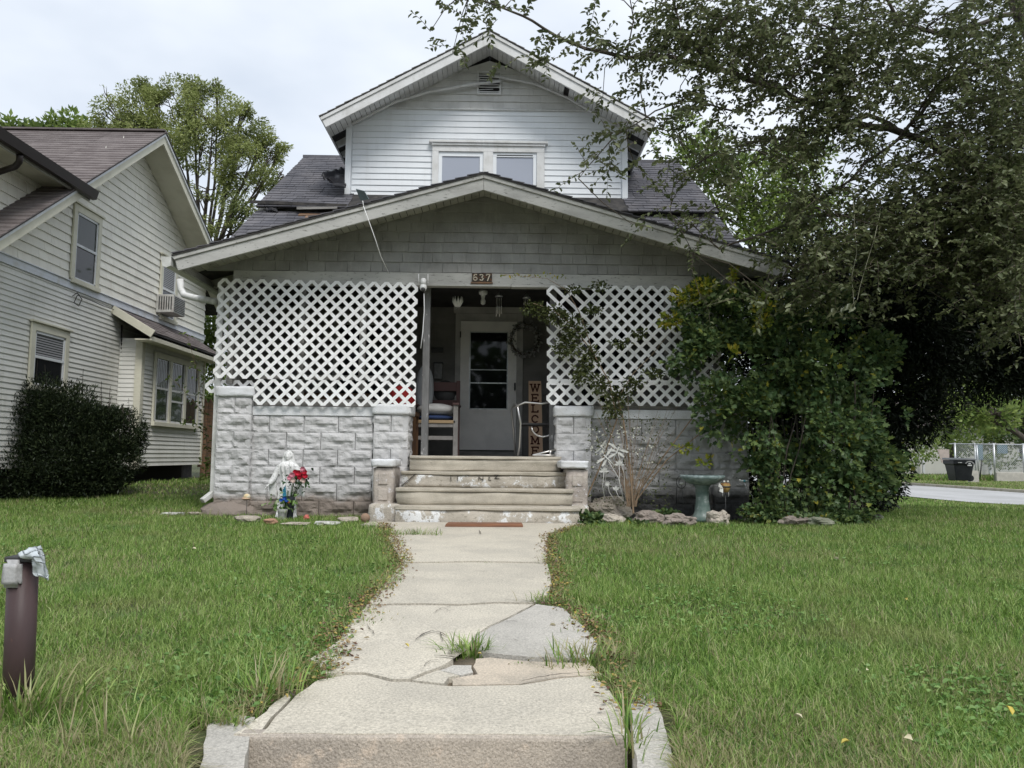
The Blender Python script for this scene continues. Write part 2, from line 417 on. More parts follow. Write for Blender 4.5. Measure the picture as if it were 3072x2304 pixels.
block_m = M('painted_rock_face_block', (.565, .56, .56), (.48, .475, .47), 2.4, .35, .7, spots=[((.33, .32, .31), 30, .66, .74), ((.72, .73, .74), 18, .68, .76)], streak=((.36, .35, .335), 6, .52, .8, .5), bump=.35, bscale=45, rnd=.05, zdirt=((.26, .22, .19), .25, .36), dist=.006)
block_shade_m = M('shaded_grimy_rock_face_block', (.47, .465, .46), (.36, .355, .35), 2.2, .35, .65, spots=[((.12, .12, .12), 9, .60, .68), ((.52, .53, .54), 20, .66, .74)], bump=.35, bscale=45, rnd=.06, zdirt=((.055, .055, .055), .33, .46), dist=.006)  # tree shade on the right side put into the block colour, over grime
mortar_m = M('mortar', (.36, .36, .36), (.26, .25, .25), 7, zdirt=((.2, .17, .15), .22, .34), bump=.3)
cap_m = M('painted_cap_stone', (.74, .755, .775), (.63, .63, .63), 4, .4, .7, spots=[((.32, .31, .29), 26, .62, .70)], bump=.4, bscale=60, dist=.006)
cheek_m = M('peeling_step_pedestal', (.47, .42, .37), (.33, .29, .26), 6, .4, .65, spots=[((.68, .66, .68), 14, .56, .64), ((.2, .16, .15), 22, .64, .7)], bump=.5, bscale=55, rnd=.06, dist=.008)
step_m = M('worn_concrete_step', (.52, .475, .395), (.40, .365, .30), 5, .35, .7, spots=[((.60, .56, .48), 40, .62, .7), ((.16, .14, .115), 15, .66, .76)], grain=(160, .22), bump=.5, bscale=110, rnd=.04, dist=.006)
step_paint_m = M('concrete_step_riser_with_paint_remains', (.50, .455, .385), (.39, .355, .30), 5, .35, .7, spots=[((.74, .75, .75), 5.2, .53, .585), ((.30, .27, .22), 34, .55, .63)], grain=(160, .22), bump=.6, bscale=70, dist=.007)
walk_m = M('walk_concrete', (.565, .52, .43), (.47, .435, .365), 2.6, .35, .7, spots=[((.36, .33, .28), 3.1, .60, .78), ((.25, .23, .20), 85, .60, .68), ((.56, .53, .46), 60, .62, .70), ((.22, .20, .17), 24, .70, .74)], grain=(120, .38), bump=.5, bscale=90, rnd=.06, rough=.92, dist=.004)
walk_orange = M('orange_patch_concrete', (.57, .49, .39), (.42, .37, .30), 5, grain=(120, .32), spots=[((.33, .29, .24), 60, .60, .68)], bump=.35, bscale=150, rough=.9)
walk_grey = M('grey_patch_concrete', (.50, .475, .425), (.41, .39, .35), 3, grain=(120, .34), spots=[((.22, .21, .19), 70, .60, .68)], bump=.35, bscale=150, rough=.9)
riser_m = M('rough_concrete_face', (.47, .415, .35), (.36, .32, .275), 5, .35, .7, spots=[((.53, .45, .37), 8, .55, .62), ((.16, .14, .12), 30, .66, .72)], grain=(180, .35), bump=.6, bscale=120, dist=.006)
cream_shingle = M('cream_painted_shingle', (.88, .86, .77), (.82, .80, .72), 1.6, .35, .7, streak=((.56, .50, .40), 10, .5, .8, .4), bump=.15, bscale=40, rnd=.045)
cream_board = M('cream_grey_clapboard', (.79, .785, .74), (.70, .695, .64), 1.4, .35, .7, streak=((.45, .44, .37), 9, .5, .8, .4), spots=[((.30, .29, .25), 34, .7, .76)], bump=.15, rnd=.035)
cream_trim = M('cream_trim', (.70, .68, .56), (.60, .58, .47), 3, .4, .7, spots=[((.34, .30, .22), 30, .68, .74)], bump=.12)
band_m = M('faded_white_band', (.72, .75, .80), (.62, .62, .60), 4, .45, .7, spots=[((.30, .27, .24), 30, .70, .75)], bump=.15)
gutter_dark = M('dark_brown_gutter', (.035, .028, .026), rough=.4, bump=0)
gutter_white = M('white_gutter', (.70, .70, .68), (.5, .5, .47), 5, rough=.4, bump=.05)
dark_m = M('dark_void', (.015, .014, .013), rough=.9, bump=0)
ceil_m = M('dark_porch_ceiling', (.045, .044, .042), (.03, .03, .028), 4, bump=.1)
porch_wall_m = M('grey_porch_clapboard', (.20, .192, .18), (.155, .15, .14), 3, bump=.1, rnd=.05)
door_trim_m = M('grey_door_trim', (.46, .445, .425), (.36, .35, .335), 5, spots=[((.12, .12, .12), 30, .68, .74)], bump=.1)
door_m = M('storm_door_white', (.82, .80, .77), (.72, .705, .68), 3, spots=[((.25, .24, .22), 28, .70, .76)], rough=.5, bump=.05)
pane_dark = glassmat('dark_window_pane', (.010, .011, .013), .03, .35)
pane_mid = glassmat('reflecting_window_pane', (.030, .038, .034), .04, .3, .05)
pane_sky = glassmat('sky_tinted_pane', (.36, .39, .46), .08, .6)  # sky reflection and pale blinds put into the base colour
blind_m = M('window_blind', (.33, .33, .34), rough=.7, bump=0)
metal_m = M('galvanised_metal', (.52, .54, .55), (.42, .43, .44), 6, rough=.38, metal=.7, bump=.03)
dkmetal_m = M('dark_metal', (.06, .06, .06), rough=.5, metal=.3, bump=0)
chrome_m = M('bright_tube_metal', (.75, .73, .70), rough=.28, metal=.8, bump=0)
soil_m = M('soil_under_grass', (.055, .075, .025), (.10, .095, .045), 9, .35, .65, stretch=(1, 1, 1), grain=(90, .4), bump=.5, bscale=40, dist=.02)
dirt_m = M('bare_dirt', (.17, .135, .095), (.10, .085, .06), 12, spots=[((.27, .22, .16), 50, .6, .68)], grain=(120, .3), bump=.6, bscale=60, dist=.01)
bark_m = M('bark', (.10, .085, .07), (.055, .048, .04), 9, stretch=(1, 1, .3), bump=.5, bscale=40, dist=.01)
twig_m = M('twig_bark', (.12, .10, .08), (.08, .065, .05), 9, bump=0)
vine_m = M('dry_vine', (.28, .20, .13), (.20, .15, .10), 9, bump=0)
pave_m = M('street_concrete', (.44, .44, .44), (.37, .37, .365), .6, stretch=(1, .4, 1), grain=(60, .12), bump=.15)
kerb_m = M('kerb_concrete', (.42, .39, .32), (.3, .27, .2), 3, bump=.3)

# ================================================================== ground
def sheet(name, xs, ys, mat, dz=0, kind='structure'):
    X, Y = np.meshgrid(xs, ys); Z = gpit(X, Y) + dz; nx, ny = len(xs), len(ys)
    v = np.stack([X, Y, Z], -1).reshape(-1, 3)
    i = np.arange(nx - 1)[None] + (np.arange(ny - 1) * nx)[:, None]
    f = np.stack([i, i + 1, i + nx + 1, i + nx], -1).reshape(-1, 4)
    o = npmesh(name, v, f, mat, smooth=True); tag(o, kind=kind); return o
xs = np.unique(np.concatenate([[-.76, -.735, .38, .40], np.linspace(-7, 9, 90), np.linspace(-30, 34, 60), [-400, -150, -80, -50, 50, 80, 150, 400]]))
ys = np.unique(np.concatenate([[2.255, 2.27], np.linspace(.9, 2.2, 14), np.linspace(2.2, 14, 60), np.linspace(14, 60, 50), [-400, -60, -10, -1, 80, 120, 200, 400, 700]]))
tag(sheet('lawn_ground', xs, ys, soil_m, -.012), label='green lawn sloping round the house and down to the side street', kind='structure')
# public pavement in front of the bank
mb = MB(); mb.box((-30, -1.2, -.56), (12, .7, -.43)); tag(mb.build('pavement', walk_m), 'plain concrete pavement in front of the lawn bank', kind='structure')
# side street, parallel to the house's depth
def strip(name, pl, pr, mat, dz=.0):
    v = []; n = len(pl)
    for a, b in zip(pl, pr):
        v.append((a[0], a[1], g(*a) + dz)); v.append((b[0], b[1], g(*b) + dz))
    f = [(2 * i, 2 * i + 1, 2 * i + 3, 2 * i + 2) for i in range(n - 1)]
    return npmesh(name, v, f, mat)
yy = list(np.linspace(4, 80, 60))
st = strip('street', [(12.2, y) for y in yy], [(17.9 + (y > 36) * min((y - 36) * .9, 4), y) for y in yy], pave_m, .012); tag(st, 'pale concrete side street beyond the lawn', kind='structure')
mb = MB()
for y0 in np.arange(18, 36, 3.0):
    x = 18.0; mb.box((x, y0 + .01, g(x, y0) - .05), (x + .16, y0 + 2.98, g(x, y0) + .11))
tag(mb.build('kerb', kerb_m, bevel=.015), 'worn kerb along the far side of the street', kind='structure')

# ------------------------------------------------------------------ front walk: slabs cut along their cracks
def cc(p): return (p[0] * .5877 + 600, p[1] * .5877 + 1500)
walk = thing('front_walk', (0, 5, g(0, 5)), None, None); walk['kind'] = 'structure'; walk['label'] = 'cracked concrete walk from the front step to the porch steps'
def rough_poly(pts, step=.035, amp=.006, inset=.004):
    pts = [Vector((p[0], p[1], 0)) for p in pts]; n = len(pts)
    area = sum(pts[i].x * pts[(i + 1) % n].y - pts[(i + 1) % n].x * pts[i].y for i in range(n))
    if area < 0: pts.reverse()
    out = []
    for i in range(n):
        a, b = pts[i], pts[(i + 1) % n]; k = max(1, int((b - a).length / step)); d = (b - a).normalized(); nn = Vector((-d.y, d.x, 0))
        for j in range(k):
            p = a.lerp(b, j / k); w = noise.noise(Vector((p.x * 14, p.y * 14, 3.1))) * amp
            out.append(p + Vector((w, noise.noise(Vector((p.x * 14, p.y * 14, 9.7))) * amp, 0)) + nn * inset)
    return out
def slab(pix, mat, dz=.014, thick=.09, tilt=0, ground=True, parent=walk, name='slab', pts=None, bevel=.004, inset=.004, amp=.006):
    if pts is None: pts = [PG(*cc(p)) for p in pix]
    pp = rough_poly([(p.x, p.y) for p in pts], inset=inset, amp=amp)
    import bmesh
    bm = bmesh.new(); top = [bm.verts.new((p.x, p.y, g(p.x, p.y) + dz)) for p in pp]; bot = [bm.verts.new((p.x, p.y, g(p.x, p.y) + dz - thick)) for p in pp]
    bm.faces.new(top); bm.faces.new(list(reversed(bot))); n = len(pp)
    for i in range(n): bm.faces.new((top[i], bot[i], bot[(i + 1) % n], top[(i + 1) % n]))
    bmesh.ops.triangulate(bm, faces=[f for f in bm.faces if len(f.verts) > 4]); bmesh.ops.recalc_face_normals(bm, faces=bm.faces)
    me = bpy.data.meshes.new(name); bm.to_mesh(me); bm.free(); me.materials.append(mat)
    o = bpy.data.objects.new(name, me); COL.objects.link(o); adopt(o, parent); return o
def V2(x, y): return Vector((x, y, 0))
# two upper slabs and the landing
slab([(1180, -2), (880, 110), (760, 125), (800, 160), (940, 200), (1045, 327), (1210, 326), (1400, 322), (1630, 326), (1765, 330), (1765, 200), (1785, 165), (1975, 145), (1970, 110)], walk_m, pts=[Vector((-1.33, 8.30, 0)), Vector((-1.38, 8.02, 0)), Vector((-1.02, 7.85, 0))] + [PG(*cc(p)) for p in [(955, 200), (1030, 327), (1210, 326), (1400, 322), (1630, 326), (1770, 330), (1775, 205), (1785, 175)]] + [Vector((.72, 8.0, 0)), Vector((.86, 8.30, 0))])
slab([(1030, 333), (1210, 332), (1400, 328), (1630, 332), (1775, 336), (1800, 440), (1775, 500), (1700, 540), (1520, 534), (1330, 546), (1130, 542), (850, 546), (900, 480), (975, 400)], walk_m)
slab([(850, 554), (1130, 550), (1330, 554), (1520, 542), (1700, 547), (1645, 577), (1562, 622), (1482, 658), (1408, 705), (1400, 745), (1340, 760), (1275, 785), (1268, 805), (1300, 826), (1275, 846), (1215, 877), (1150, 899), (1070, 936), (980, 936), (900, 916), (840, 901), (740, 901), (640, 905), (560, 830), (700, 740), (760, 640)], walk_m)
slab([(1712, 548), (1850, 566), (1980, 680), (2030, 760), (1990, 830), (1850, 830), (1690, 826), (1480, 806), (1404, 788), (1412, 710), (1486, 664), (1566, 628), (1650, 583)], walk_grey, .017)
slab([(1402, 822), (1480, 815), (1690, 834), (1850, 840), (1990, 840), (2060, 905), (1850, 917), (1640, 954), (1290, 959), (1278, 926), (1345, 912), (1415, 900), (1392, 862)], walk_orange, .008)
slab([(1218, 880), (1282, 851), (1385, 850), (1402, 888), (1338, 905)], walk_grey, .006)
slab([(1078, 941), (1152, 906), (1212, 886), (1330, 912), (1270, 922), (1250, 957)], walk_m, .012)
# front slab with its dropped face
xr, xl, yf = .357, -.712, 2.25
front = [(590, 938), (740, 909), (840, 908), (900, 923), (980, 943), (1070, 944), (1248, 964), (1290, 966), (1640, 961), (1850, 924), (2015, 913), (2085, 975), (2135, 1050), (2158, 1110)]
crk = [(478, 1022), (440, 1065), (375, 1130), (338, 1180)]
slab(None, walk_m, .011, .5, pts=[PG(*cc(p)) for p in front] + [Vector((xr, yf, 0)), Vector((PG(*cc(crk[3])).x, yf, 0))] + [PG(*cc(p)) for p in reversed(crk)], bevel=.01)
slab(None, walk_m, .009, .5, pts=[PG(*cc((p[0] - 9, p[1]))) for p in crk] + [Vector((PG(*cc(crk[3])).x - .006, yf, 0)), Vector((xl, yf, 0))] + [PG(*cc(p)) for p in [(300, 1120), (380, 1045), (440, 1000)]])
mb = MB(); mb.box((xl + .004, yf - .007, -.45), (xr - .004, yf + .05, g(0, yf) + .0095)); mb.build('step_face', riser_m, walk, bevel=.014, seg=3)
mb = MB(); mb.box((-.75, .7, -.46), (.4, yf - .005, -.27)); mb.build('lower_step', walk_m, walk, bevel=.01)
bed = [PG(*cc(p)) for p in [(900, 100), (1800, 100), (1760, 330), (2000, 800), (2050, 950), (700, 950), (760, 700), (1000, 330)]]
slab(None, dirt_m, -.010, .05, name='walk_bed', pts=bed)
crk_m = M('crack_dirt', (.06, .05, .04), (.10, .085, .065), 30, bump=0)
def crack(pix, w=.005):
    mb = MB(); pts = [PG(*cc(p)) for p in pix]; out = []
    for a_, b_ in zip(pts, pts[1:]):
        k = max(1, int((b_ - a_).length / .02))
        for j in range(k):
            q = a_.lerp(b_, j / k); out.append(q + Vector((noise.noise(q * 30) * .008, noise.noise(q * 30 + Vector((5, 0, 0))) * .008, 0)))
    out.append(pts[-1]); n = len(out)
    for i in range(n - 1):
        d = (out[i + 1] - out[i]); d.z = 0; d.normalize(); s_ = Vector((-d.y, d.x, 0)) * w / 2 * (.4 + .6 * math.sin(math.pi * (i + .5) / n)) * R(.7, 1.3)
        mb.add([(*(out[i] - s_).xy, g(out[i].x, out[i].y) + .0215), (*(out[i + 1] - s_).xy, g(out[i + 1].x, out[i + 1].y) + .0215), (*(out[i + 1] + s_).xy, g(out[i + 1].x, out[i + 1].y) + .0215), (*(out[i] + s_).xy, g(out[i].x, out[i].y) + .0215)], [(0, 1, 2, 3)])
    return mb.build('crack', crk_m, walk)
for pix, w in (([(1190, 600), (1230, 575), (1290, 560), (1320, 558)], .004), ([(1245, 575), (1280, 590)], .003), ([(1100, 740), (1130, 712), (1180, 693), (1225, 700), (1262, 720)], .007), ([(1195, 822), (1250, 826), (1300, 832)], .009),
        ([(1225, 700), (1240, 745), (1290, 745)], .004), ([(1640, 957), (1730, 935), (1850, 920), (1960, 912)], .006), 
        ([(1540, 645), (1600, 640), (1618, 645)], .003), ([(1600, 735), (1625, 745)], .003), ([(440, 1000), (460, 1020), (480, 1035)], .008), ([(1425, 165), (1432, 185)], .008), ([(1560, 530), (1700, 536), (1800, 545)], .006), ([(1140, 880), (1180, 850), (1215, 845)], .004), ([(850, 655), (890, 712)], .003)): crack(pix, w)
# wing blocks either side of the front step
slab(None, walk_grey, .004, .5, name='wing_block', pts=[PG(*p) for p in [(618, 2178), (690, 2146), (768, 2155), (752, 2225), (738, 2304), (720, 2420), (575, 2420), (600, 2290)]])
slab(None, walk_grey, .008, .5, name='wing_block', pts=[PG(*p) for p in [(1885, 2120), (1905, 2092), (1965, 2084), (2000, 2190), (2030, 2304), (2060, 2420), (1925, 2420), (1905, 2290), (1890, 2200)]])

# ================================================================== the porch house
CXH = -.22
house = thing('porch_house', (CXH, 9.3, .09), 'white two storey house with lattice porch, block piers and a front gable', 'house')
rs = random.getstate()
# ---- rock faced blocks
def block_mesh(w, h, seed, mat, d=.06):
    nx, nz = max(8, int(w / .022)), 9; mb = MB(); vs = []; fs = []
    for j in range(nz + 1):
        for i in range(nx + 1):
            u, v = i / nx, j / nz; x = (u - .5) * (w - .003); z = (v - .5) * (h - .003)
            e = min(u, 1 - u) * w; f = min(v, 1 - v) * h; m = min(e, f)
            y = 0
            if m > .004:
                q = Vector((x * 9 + seed * 5, z * 13, seed))
                rid = abs(noise.noise(q * .9)) ; k = min(1, (m - .002) / .022)
                # conchoidal scoop near the lower middle, like the moulded pattern
                sc = math.exp(-((x - .03) ** 2 / .006 + (z + .035) ** 2 / .0008))
                y = -(.004 + .020 * noise.noise(q * .8) + .014 * (.5 - rid) + .013 * noise.noise(q * 1.9) + .010 * noise.cell(q * .8)) * k - .002 * k + .016 * sc * k
            vs.append((x, y, z))
    for j in range(nz):
        for i in range(nx):
            a = j * (nx + 1) + i
            if (i + j) % 2: fs += [(a, a + 1, a + nx + 2), (a, a + nx + 2, a + nx + 1)]
            else: fs += [(a, a + 1, a + nx + 1), (a + 1, a + nx + 2, a + nx + 1)]
    mb.add(vs, fs, False)
    W2, H2 = (w - .003) / 2, (h - .003) / 2
    mb.add([(-W2, 0, -H2), (W2, 0, -H2), (W2, 0, H2), (-W2, 0, H2), (-W2, d, -H2), (W2, d, -H2), (W2, d, H2), (-W2, d, H2)], [(4, 0, 3, 7), (1, 5, 6, 2), (3, 2, 6, 7), (4, 5, 1, 0)])
    me = bpy.data.meshes.new('block'); me.from_pydata(mb.v, [], mb.f); me.materials.append(mat)
    me.polygons.foreach_set('use_smooth', [False] * len(mb.f)); me.update(); return me
BC = {}
def get_block(w, h, mat):
    k = (round(w, 2), round(h, 2), mat.name)
    if k not in BC: BC[k] = [block_mesh(w, h, i * 3.7 + w, mat) for i in range(4)]
    return random.choice(BC[k])
def place_block(par, x, y, z, w, h, rot, mat):
    me = get_block(w, h, mat)
    inst('block', me, par, Matrix.Translation((x + R(-.001, .001), y, z)) @ Matrix.Rotation(rot, 4, 'Z') @ Matrix.Rotation(R(-.006, .006), 4, 'X'))
BH = .197
def pier(x0, x1, yf, ztop, mat, depth=.40):
    p = MB().box((x0 + .03, yf + .03, -.2), (x1 - .03, yf + depth - .03, ztop - .005)).build('pier', mortar_m, house)
    z = ztop - BH / 2; k = 0; w = x1 - x0
    while z > -.05:
        if k % 2 == 0:
            for xx in (x0 + w * .25, x0 + w * .75): place_block(p, xx, yf, z, w / 2, BH, 0, mat)
        else: place_block(p, (x0 + x1) / 2, yf, z, w, BH, 0, mat)
        for xx, rt in ((x1, math.pi / 2), (x0, -math.pi / 2)): place_block(p, xx, yf + depth / 2, z, depth - .004, BH, rt, mat)
        z -= BH; k += 1
    return p
YF = 9.3
def xat(px, Y=YF, py=1370): return P(px, py, Y).x
XP = [(xat(646), xat(749)), (xat(1119), xat(1223)), (xat(1669), xat(1773)), (xat(2143), xat(2246))]
ZP = [1.439, 1.250, 1.250, 1.439]
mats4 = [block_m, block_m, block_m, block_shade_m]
def rough_cap(x0, x1, y0, y1, z0, z1, par, mat=cap_m, name='cap_stone', seed=1, amp=.010):
    import bmesh
    bm = bmesh.new(); nx, ny, nz = 12, 8, 4
    mb = MB(); mb.box((x0, y0, z0), (x1, y1, z1)); me = mb.mesh(name, mat); bm.from_mesh(me)
    bmesh.ops.subdivide_edges(bm, edges=bm.edges, cuts=6, use_grid_fill=True)
    for v in bm.verts:
        q = Vector((v.co.x * 14 + seed, v.co.y * 14, v.co.z * 22)); c = Vector(((x0 + x1) / 2, (y0 + y1) / 2, (z0 + z1) / 2))
        d = (v.co - c); hx, hy, hz = (x1 - x0) / 2, (y1 - y0) / 2, (z1 - z0) / 2
        e = sorted([abs(d.x) / hx, abs(d.y) / hy, abs(d.z) / hz])
        rnd = max(0, e[1] - .75) / .25 * .016
        top = max(0, d.z / hz)
        v.co -= d.normalized() * rnd
        v.co += Vector((noise.noise(q), noise.noise(q + Vector((5, 0, 0))), noise.noise(q + Vector((0, 9, 0))) * .5)) * amp
    bm.to_mesh(me); bm.free()
    for pl in me.polygons: pl.use_smooth = True
    o = bpy.data.objects.new(name, me); COL.objects.link(o); adopt(o, par); return o
for i, ((a, b), zt, mt) in enumerate(zip(XP, ZP, mats4)):
    p = pier(a, b, YF, zt, mt)
    rough_cap(a - .03, b + .04, YF - .035, YF + .42, zt + .002, zt + .128, p, seed=i)
    if i in (0,):   # spread mortar foot
        bl = blob('mortar_foot', ((a + b) / 2 - .03, YF + .1, .10), (.33, .22, .16), block_m, 5, parent=house, amp=.15)
# ---- walls between the piers
def blockwall(x0, x1, yf, mat, ztop=1.233):
    p = MB().box((x0, yf + .035, -.2), (x1, yf + .2, ztop - .004)).build('porch_wall', mortar_m, house)
    z = ztop - BH / 2; k = 0
    while z > -.08:
        x = x0 - (.0 if k % 2 else .2)
        while x < x1 - .01:
            a, b = max(x, x0), min(x + .40, x1); x += .40
            if b - a < .06: continue
            w = b - a; wq = .40 if w > .3 else (.2 if w > .12 else .1)
            me = get_block(wq, BH, mat)
            inst('block', me, p, Matrix.Translation(((a + b) / 2, yf, z)) @ Matrix.Diagonal((w / wq, 1, 1, 1)))
        z -= BH; k += 1
    c = MB().box((x0 + .004, yf - .02, ztop + .0), (x1 - .004, yf + .22, ztop + .105)).build('coping', cap_m, house, bevel=.006)
    MB().box((x0 + .01, yf + .015, ztop + .108), (x1 + .02, yf + .12, ztop + .155)).build('sill_board', wood_grey, house, bevel=.003)
    MB().box((x0 + .0, yf + .03, ztop + .158), (x1 + .09, yf + .13, ztop + .195)).build('sill_board', wood_grey, house, bevel=.003)
blockwall(XP[0][1], XP[1][0], YF + .05, block_m)
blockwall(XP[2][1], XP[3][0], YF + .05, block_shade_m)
# vertical render strip / crack on the right wall
# ---- porch sides and floor
for xs_ in (XP[0][0] + .05, XP[3][1] - .15):
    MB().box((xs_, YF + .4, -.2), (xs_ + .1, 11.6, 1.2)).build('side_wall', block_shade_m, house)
MB().box((XP[0][0] + .1, YF + .21, .66), (XP[3][1] - .1, 11.6, .778)).build('porch_floor', M('grey_porch_floor', (.30, .29, .27), (.22, .21, .20), 6), house)
# ---- steps
RZ = [.09, .263, .436, .609, .782]; RY = [8.30, 8.58, 8.86, 9.16]
sx = [(xat(1186, 8.3), xat(1742, 8.3)), (xat(1188, 8.58), xat(1722, 8.58)), (xat(1204, 8.86), xat(1706, 8.86)), (xat(1226, 9.16), xat(1684, 9.16))]
steps = []
for i in range(4):
    a, b = sx[i]; z0, z1 = RZ[i] - (.15 if i == 0 else .0), RZ[i + 1]
    import bmesh
    body = rough_cap(a, b, RY[i] + .014, 9.6, z0, z1 - .035, house, step_paint_m if i in (0, 2) else step_m, 'step', seed=i * 3, amp=.02)
    n = rough_cap(a - .004, b + .004, RY[i] + .004, RY[i] + .34 if i < 3 else 9.62, z1 - .036, z1, body, step_m, 'tread', seed=i * 3 + 1, amp=.016)
# scratched letters on the second riser from the top
def strokes(name, lines, w, org, ux, uz, n, mat, parent, th=.004):
    mb = MB(); org, ux, uz, n = map(Vector, (org, ux, uz, n))
    for (a, b) in lines:
        p, q = org + ux * a[0] + uz * a[1], org + ux * b[0] + uz * b[1]; d = (q - p)
        if d.length < 1e-6: continue
        d.normalize(); s = d.cross(n); e = w * .35
        mb.obox((p + q) / 2 + n * th / 2, d * ((q - p).length / 2 + e), s * w / 2, n * th / 2)
    return mb.build(name, mat, parent)
scr = M('dark_scratch', (.05, .045, .04), bump=0)
def zz(px, py, Y): return P(px, py, Y)
def riser_marks(Y, segs, w=.006):
    ls = []
    for a, b in segs:
        p, q = P(*a, Y), P(*b, Y); ls.append(((p.x, p.z), (q.x, q.z)))
    strokes('scratched_letter', ls, w, (0, Y, 0), (1, 0, 0), (0, 0, 1), (0, -1, 0), scr, house, .006)
f7 = lambda x, y: (1100 + x * .3617, 1300 + y * .3617)
riser_marks(8.868, [(f7(930, 390), f7(930, 362)), (f7(930, 362), f7(965, 390)), (f7(965, 390), f7(965, 360))])
riser_marks(8.868, [(f7(1012, 368), f7(1025, 362)), (f7(1010, 385), f7(1030, 388))])
riser_marks(8.868, [(f7(1060, 345), f7(1092, 345)), (f7(1092, 345), f7(1062, 374)), (f7(1062, 374), f7(1100, 374))])
riser_marks(8.868, [(f7(290, 435), f7(350, 385)), (f7(350, 385), f7(402, 338))], .008)
riser_marks(8.868, [(f7(700, 395), f7(698, 355)), (f7(755, 395), f7(752, 355))])
# ---- step pedestals
for s, (pa, pb, ca, cb) in enumerate(((1120, 1182, 1113, 1186), (1700, 1765, 1681, 1766))):
    Y0 = 8.72; a, b = xat(pa, Y0), xat(pb, Y0); ca, cb = xat(ca, Y0), xat(cb, Y0)
    p = rough_cap(a, b, Y0, YF + .03, -.1, .655, house, cheek_m, 'step_pedestal', seed=20 + s)
    rough_cap(ca, cb, Y0 - .03, YF - .04, .657, .742, p, cap_m, 'cap_stone', seed=30 + s)
    rough_cap(a - (.02 if s == 0 else .10), b + (.12 if s == 0 else .0), Y0 - .14, Y0 + .12, -.1, .27, p, step_paint_m, 'pedestal_foot', seed=40 + s)
    for z0 in (.30, .47):
        MB().box((a + .06, Y0 - .012, z0), (b - .06, Y0 + .02, z0 + .12)).build('raised_panel', cheek_m, p, bevel=.006)
# ---- beam, posts
ZB0, ZB1 = 2.775, 2.935
MB().box((XP[0][0] + .12, YF, ZB0 + .03), (XP[3][1] - .12, YF + .12, ZB1)).build('porch_beam', trim_old, house, bevel=.004)
MB().box((XP[0][0] + .5, YF - .018, ZB0), (.1, YF + .1, ZB0 + .028)).build('beam_trim', trim_old, house, bevel=.003)
MB().box((.105, YF - .018, ZB0 - .004), (XP[3][1] - .2, YF + .1, ZB0 + .026)).build('beam_trim', trim_old, house, bevel=.003)
for px in (1272, 1658):
    x = xat(px, YF + .2); MB().box((x - .04, YF + .20, .78), (x + .04, YF + .29, ZB0 + .1)).build('porch_post', M('post_grey_%d' % px, (.20, .20, .20), (.14, .14, .14), 8, stretch=(1, 1, .3), spots=[((.5, .5, .5), 22, .6, .66)], bump=.3), house, bevel=.004)
for px in (672, 888, 1075, 1830, 2010, 2160):
    x = xat(px); zb = 1.6 if px == 672 else 1.43
    MB().box((x - .035, YF + .06, zb), (x + .035, YF + .13, ZB0 + .03)).build('porch_stud', wood_grey, house)
for x0, x1 in ((XP[0][1], XP[1][0] + .3), (XP[2][0], XP[3][0])):
    MB().box((x0, YF + .06, 1.66), (x1, YF + .1, 1.71)).build('porch_rail', wood_grey, house)
# ---- lattice panels
PT = .1456; LW = .038
def clip_poly(poly, x0, x1, y0, y1):
    for ax, v, keep in ((0, x0, 1), (0, x1, -1), (1, y0, 1), (1, y1, -1)):
        out = []; n = len(poly)
        for i in range(n):
            a, b = poly[i], poly[(i + 1) % n]; ia, ib = (a[ax] - v) * keep >= 0, (b[ax] - v) * keep >= 0
            if ia: out.append(a)
            if ia != ib:
                t = (v - a[ax]) / (b[ax] - a[ax]); out.append((a[0] + t * (b[0] - a[0]), a[1] + t * (b[1] - a[1])))
        poly = out
        if len(poly) < 3: return None
    return poly
def lattice(pxl, pyt, Y, nw, nh, rot, scale=1.0, drop=()):
    o = P(pxl, pyt, Y); W_, H_ = nw * PT, nh * PT; e = .005
    panel = thing('lattice_panel', (o.x, Y, o.z), None, None); panel.parent = house
    panel.matrix_parent_inverse = WM[house.name].inverted(); panel.location = (o.x, Y, o.z)
    T = Matrix.Translation((o.x, Y, o.z)) @ Matrix.Rotation(rot, 4, 'Y')
    h = LW / 2 * math.sqrt(2)
    ks = []
    for k in range(-int(nw) - 2, int(nw) + nh + 2):
        for sgn in (1, -1):
            # line x + sgn*y = c ; y is down
            if sgn == 1: c = (k + .5) * PT; a = [(c - h + 5, -5), (c + h + 5, -5), (c + h - 5, 5), (c - h - 5, 5)]
            else: c = (k + .5) * PT - nh * PT; a = [(c - h - 5, -5), (c + h - 5, -5), (c + h + 5, 5), (c - h + 5, 5)]
            q = clip_poly(a, -e, W_ + e, -e, H_ + e)
            if not q: continue
            ar = abs(sum(q[i][0] * q[(i + 1) % len(q)][1] - q[(i + 1) % len(q)][0] * q[i][1] for i in range(len(q)))) / 2
            if ar < .0006: continue
            if (sgn, k) in drop: continue
            y0 = -.006 if sgn == 1 else 0.0005
            pts = [T @ Vector((x, y0, -y)) for x, y in q]
            mb = MB(); mb.prism(pts, (0, .0062, 0)); ob = mb.build('slat', lattice_m, None); adopt(ob, panel)
    return panel
lattice(656, 836, YF - .03, 16, 8, .0105)
lattice(764, 1138, YF - .028, 12.8, 2, .003)
lattice(1641, 858, YF - .03, 14, 8, -.010, drop=((1, 1), (1, 3)))
lattice(1641, 1138, YF - .028, 13, 2, .002)
lattice(618, 1140, YF + .12, 4, 1, .01)
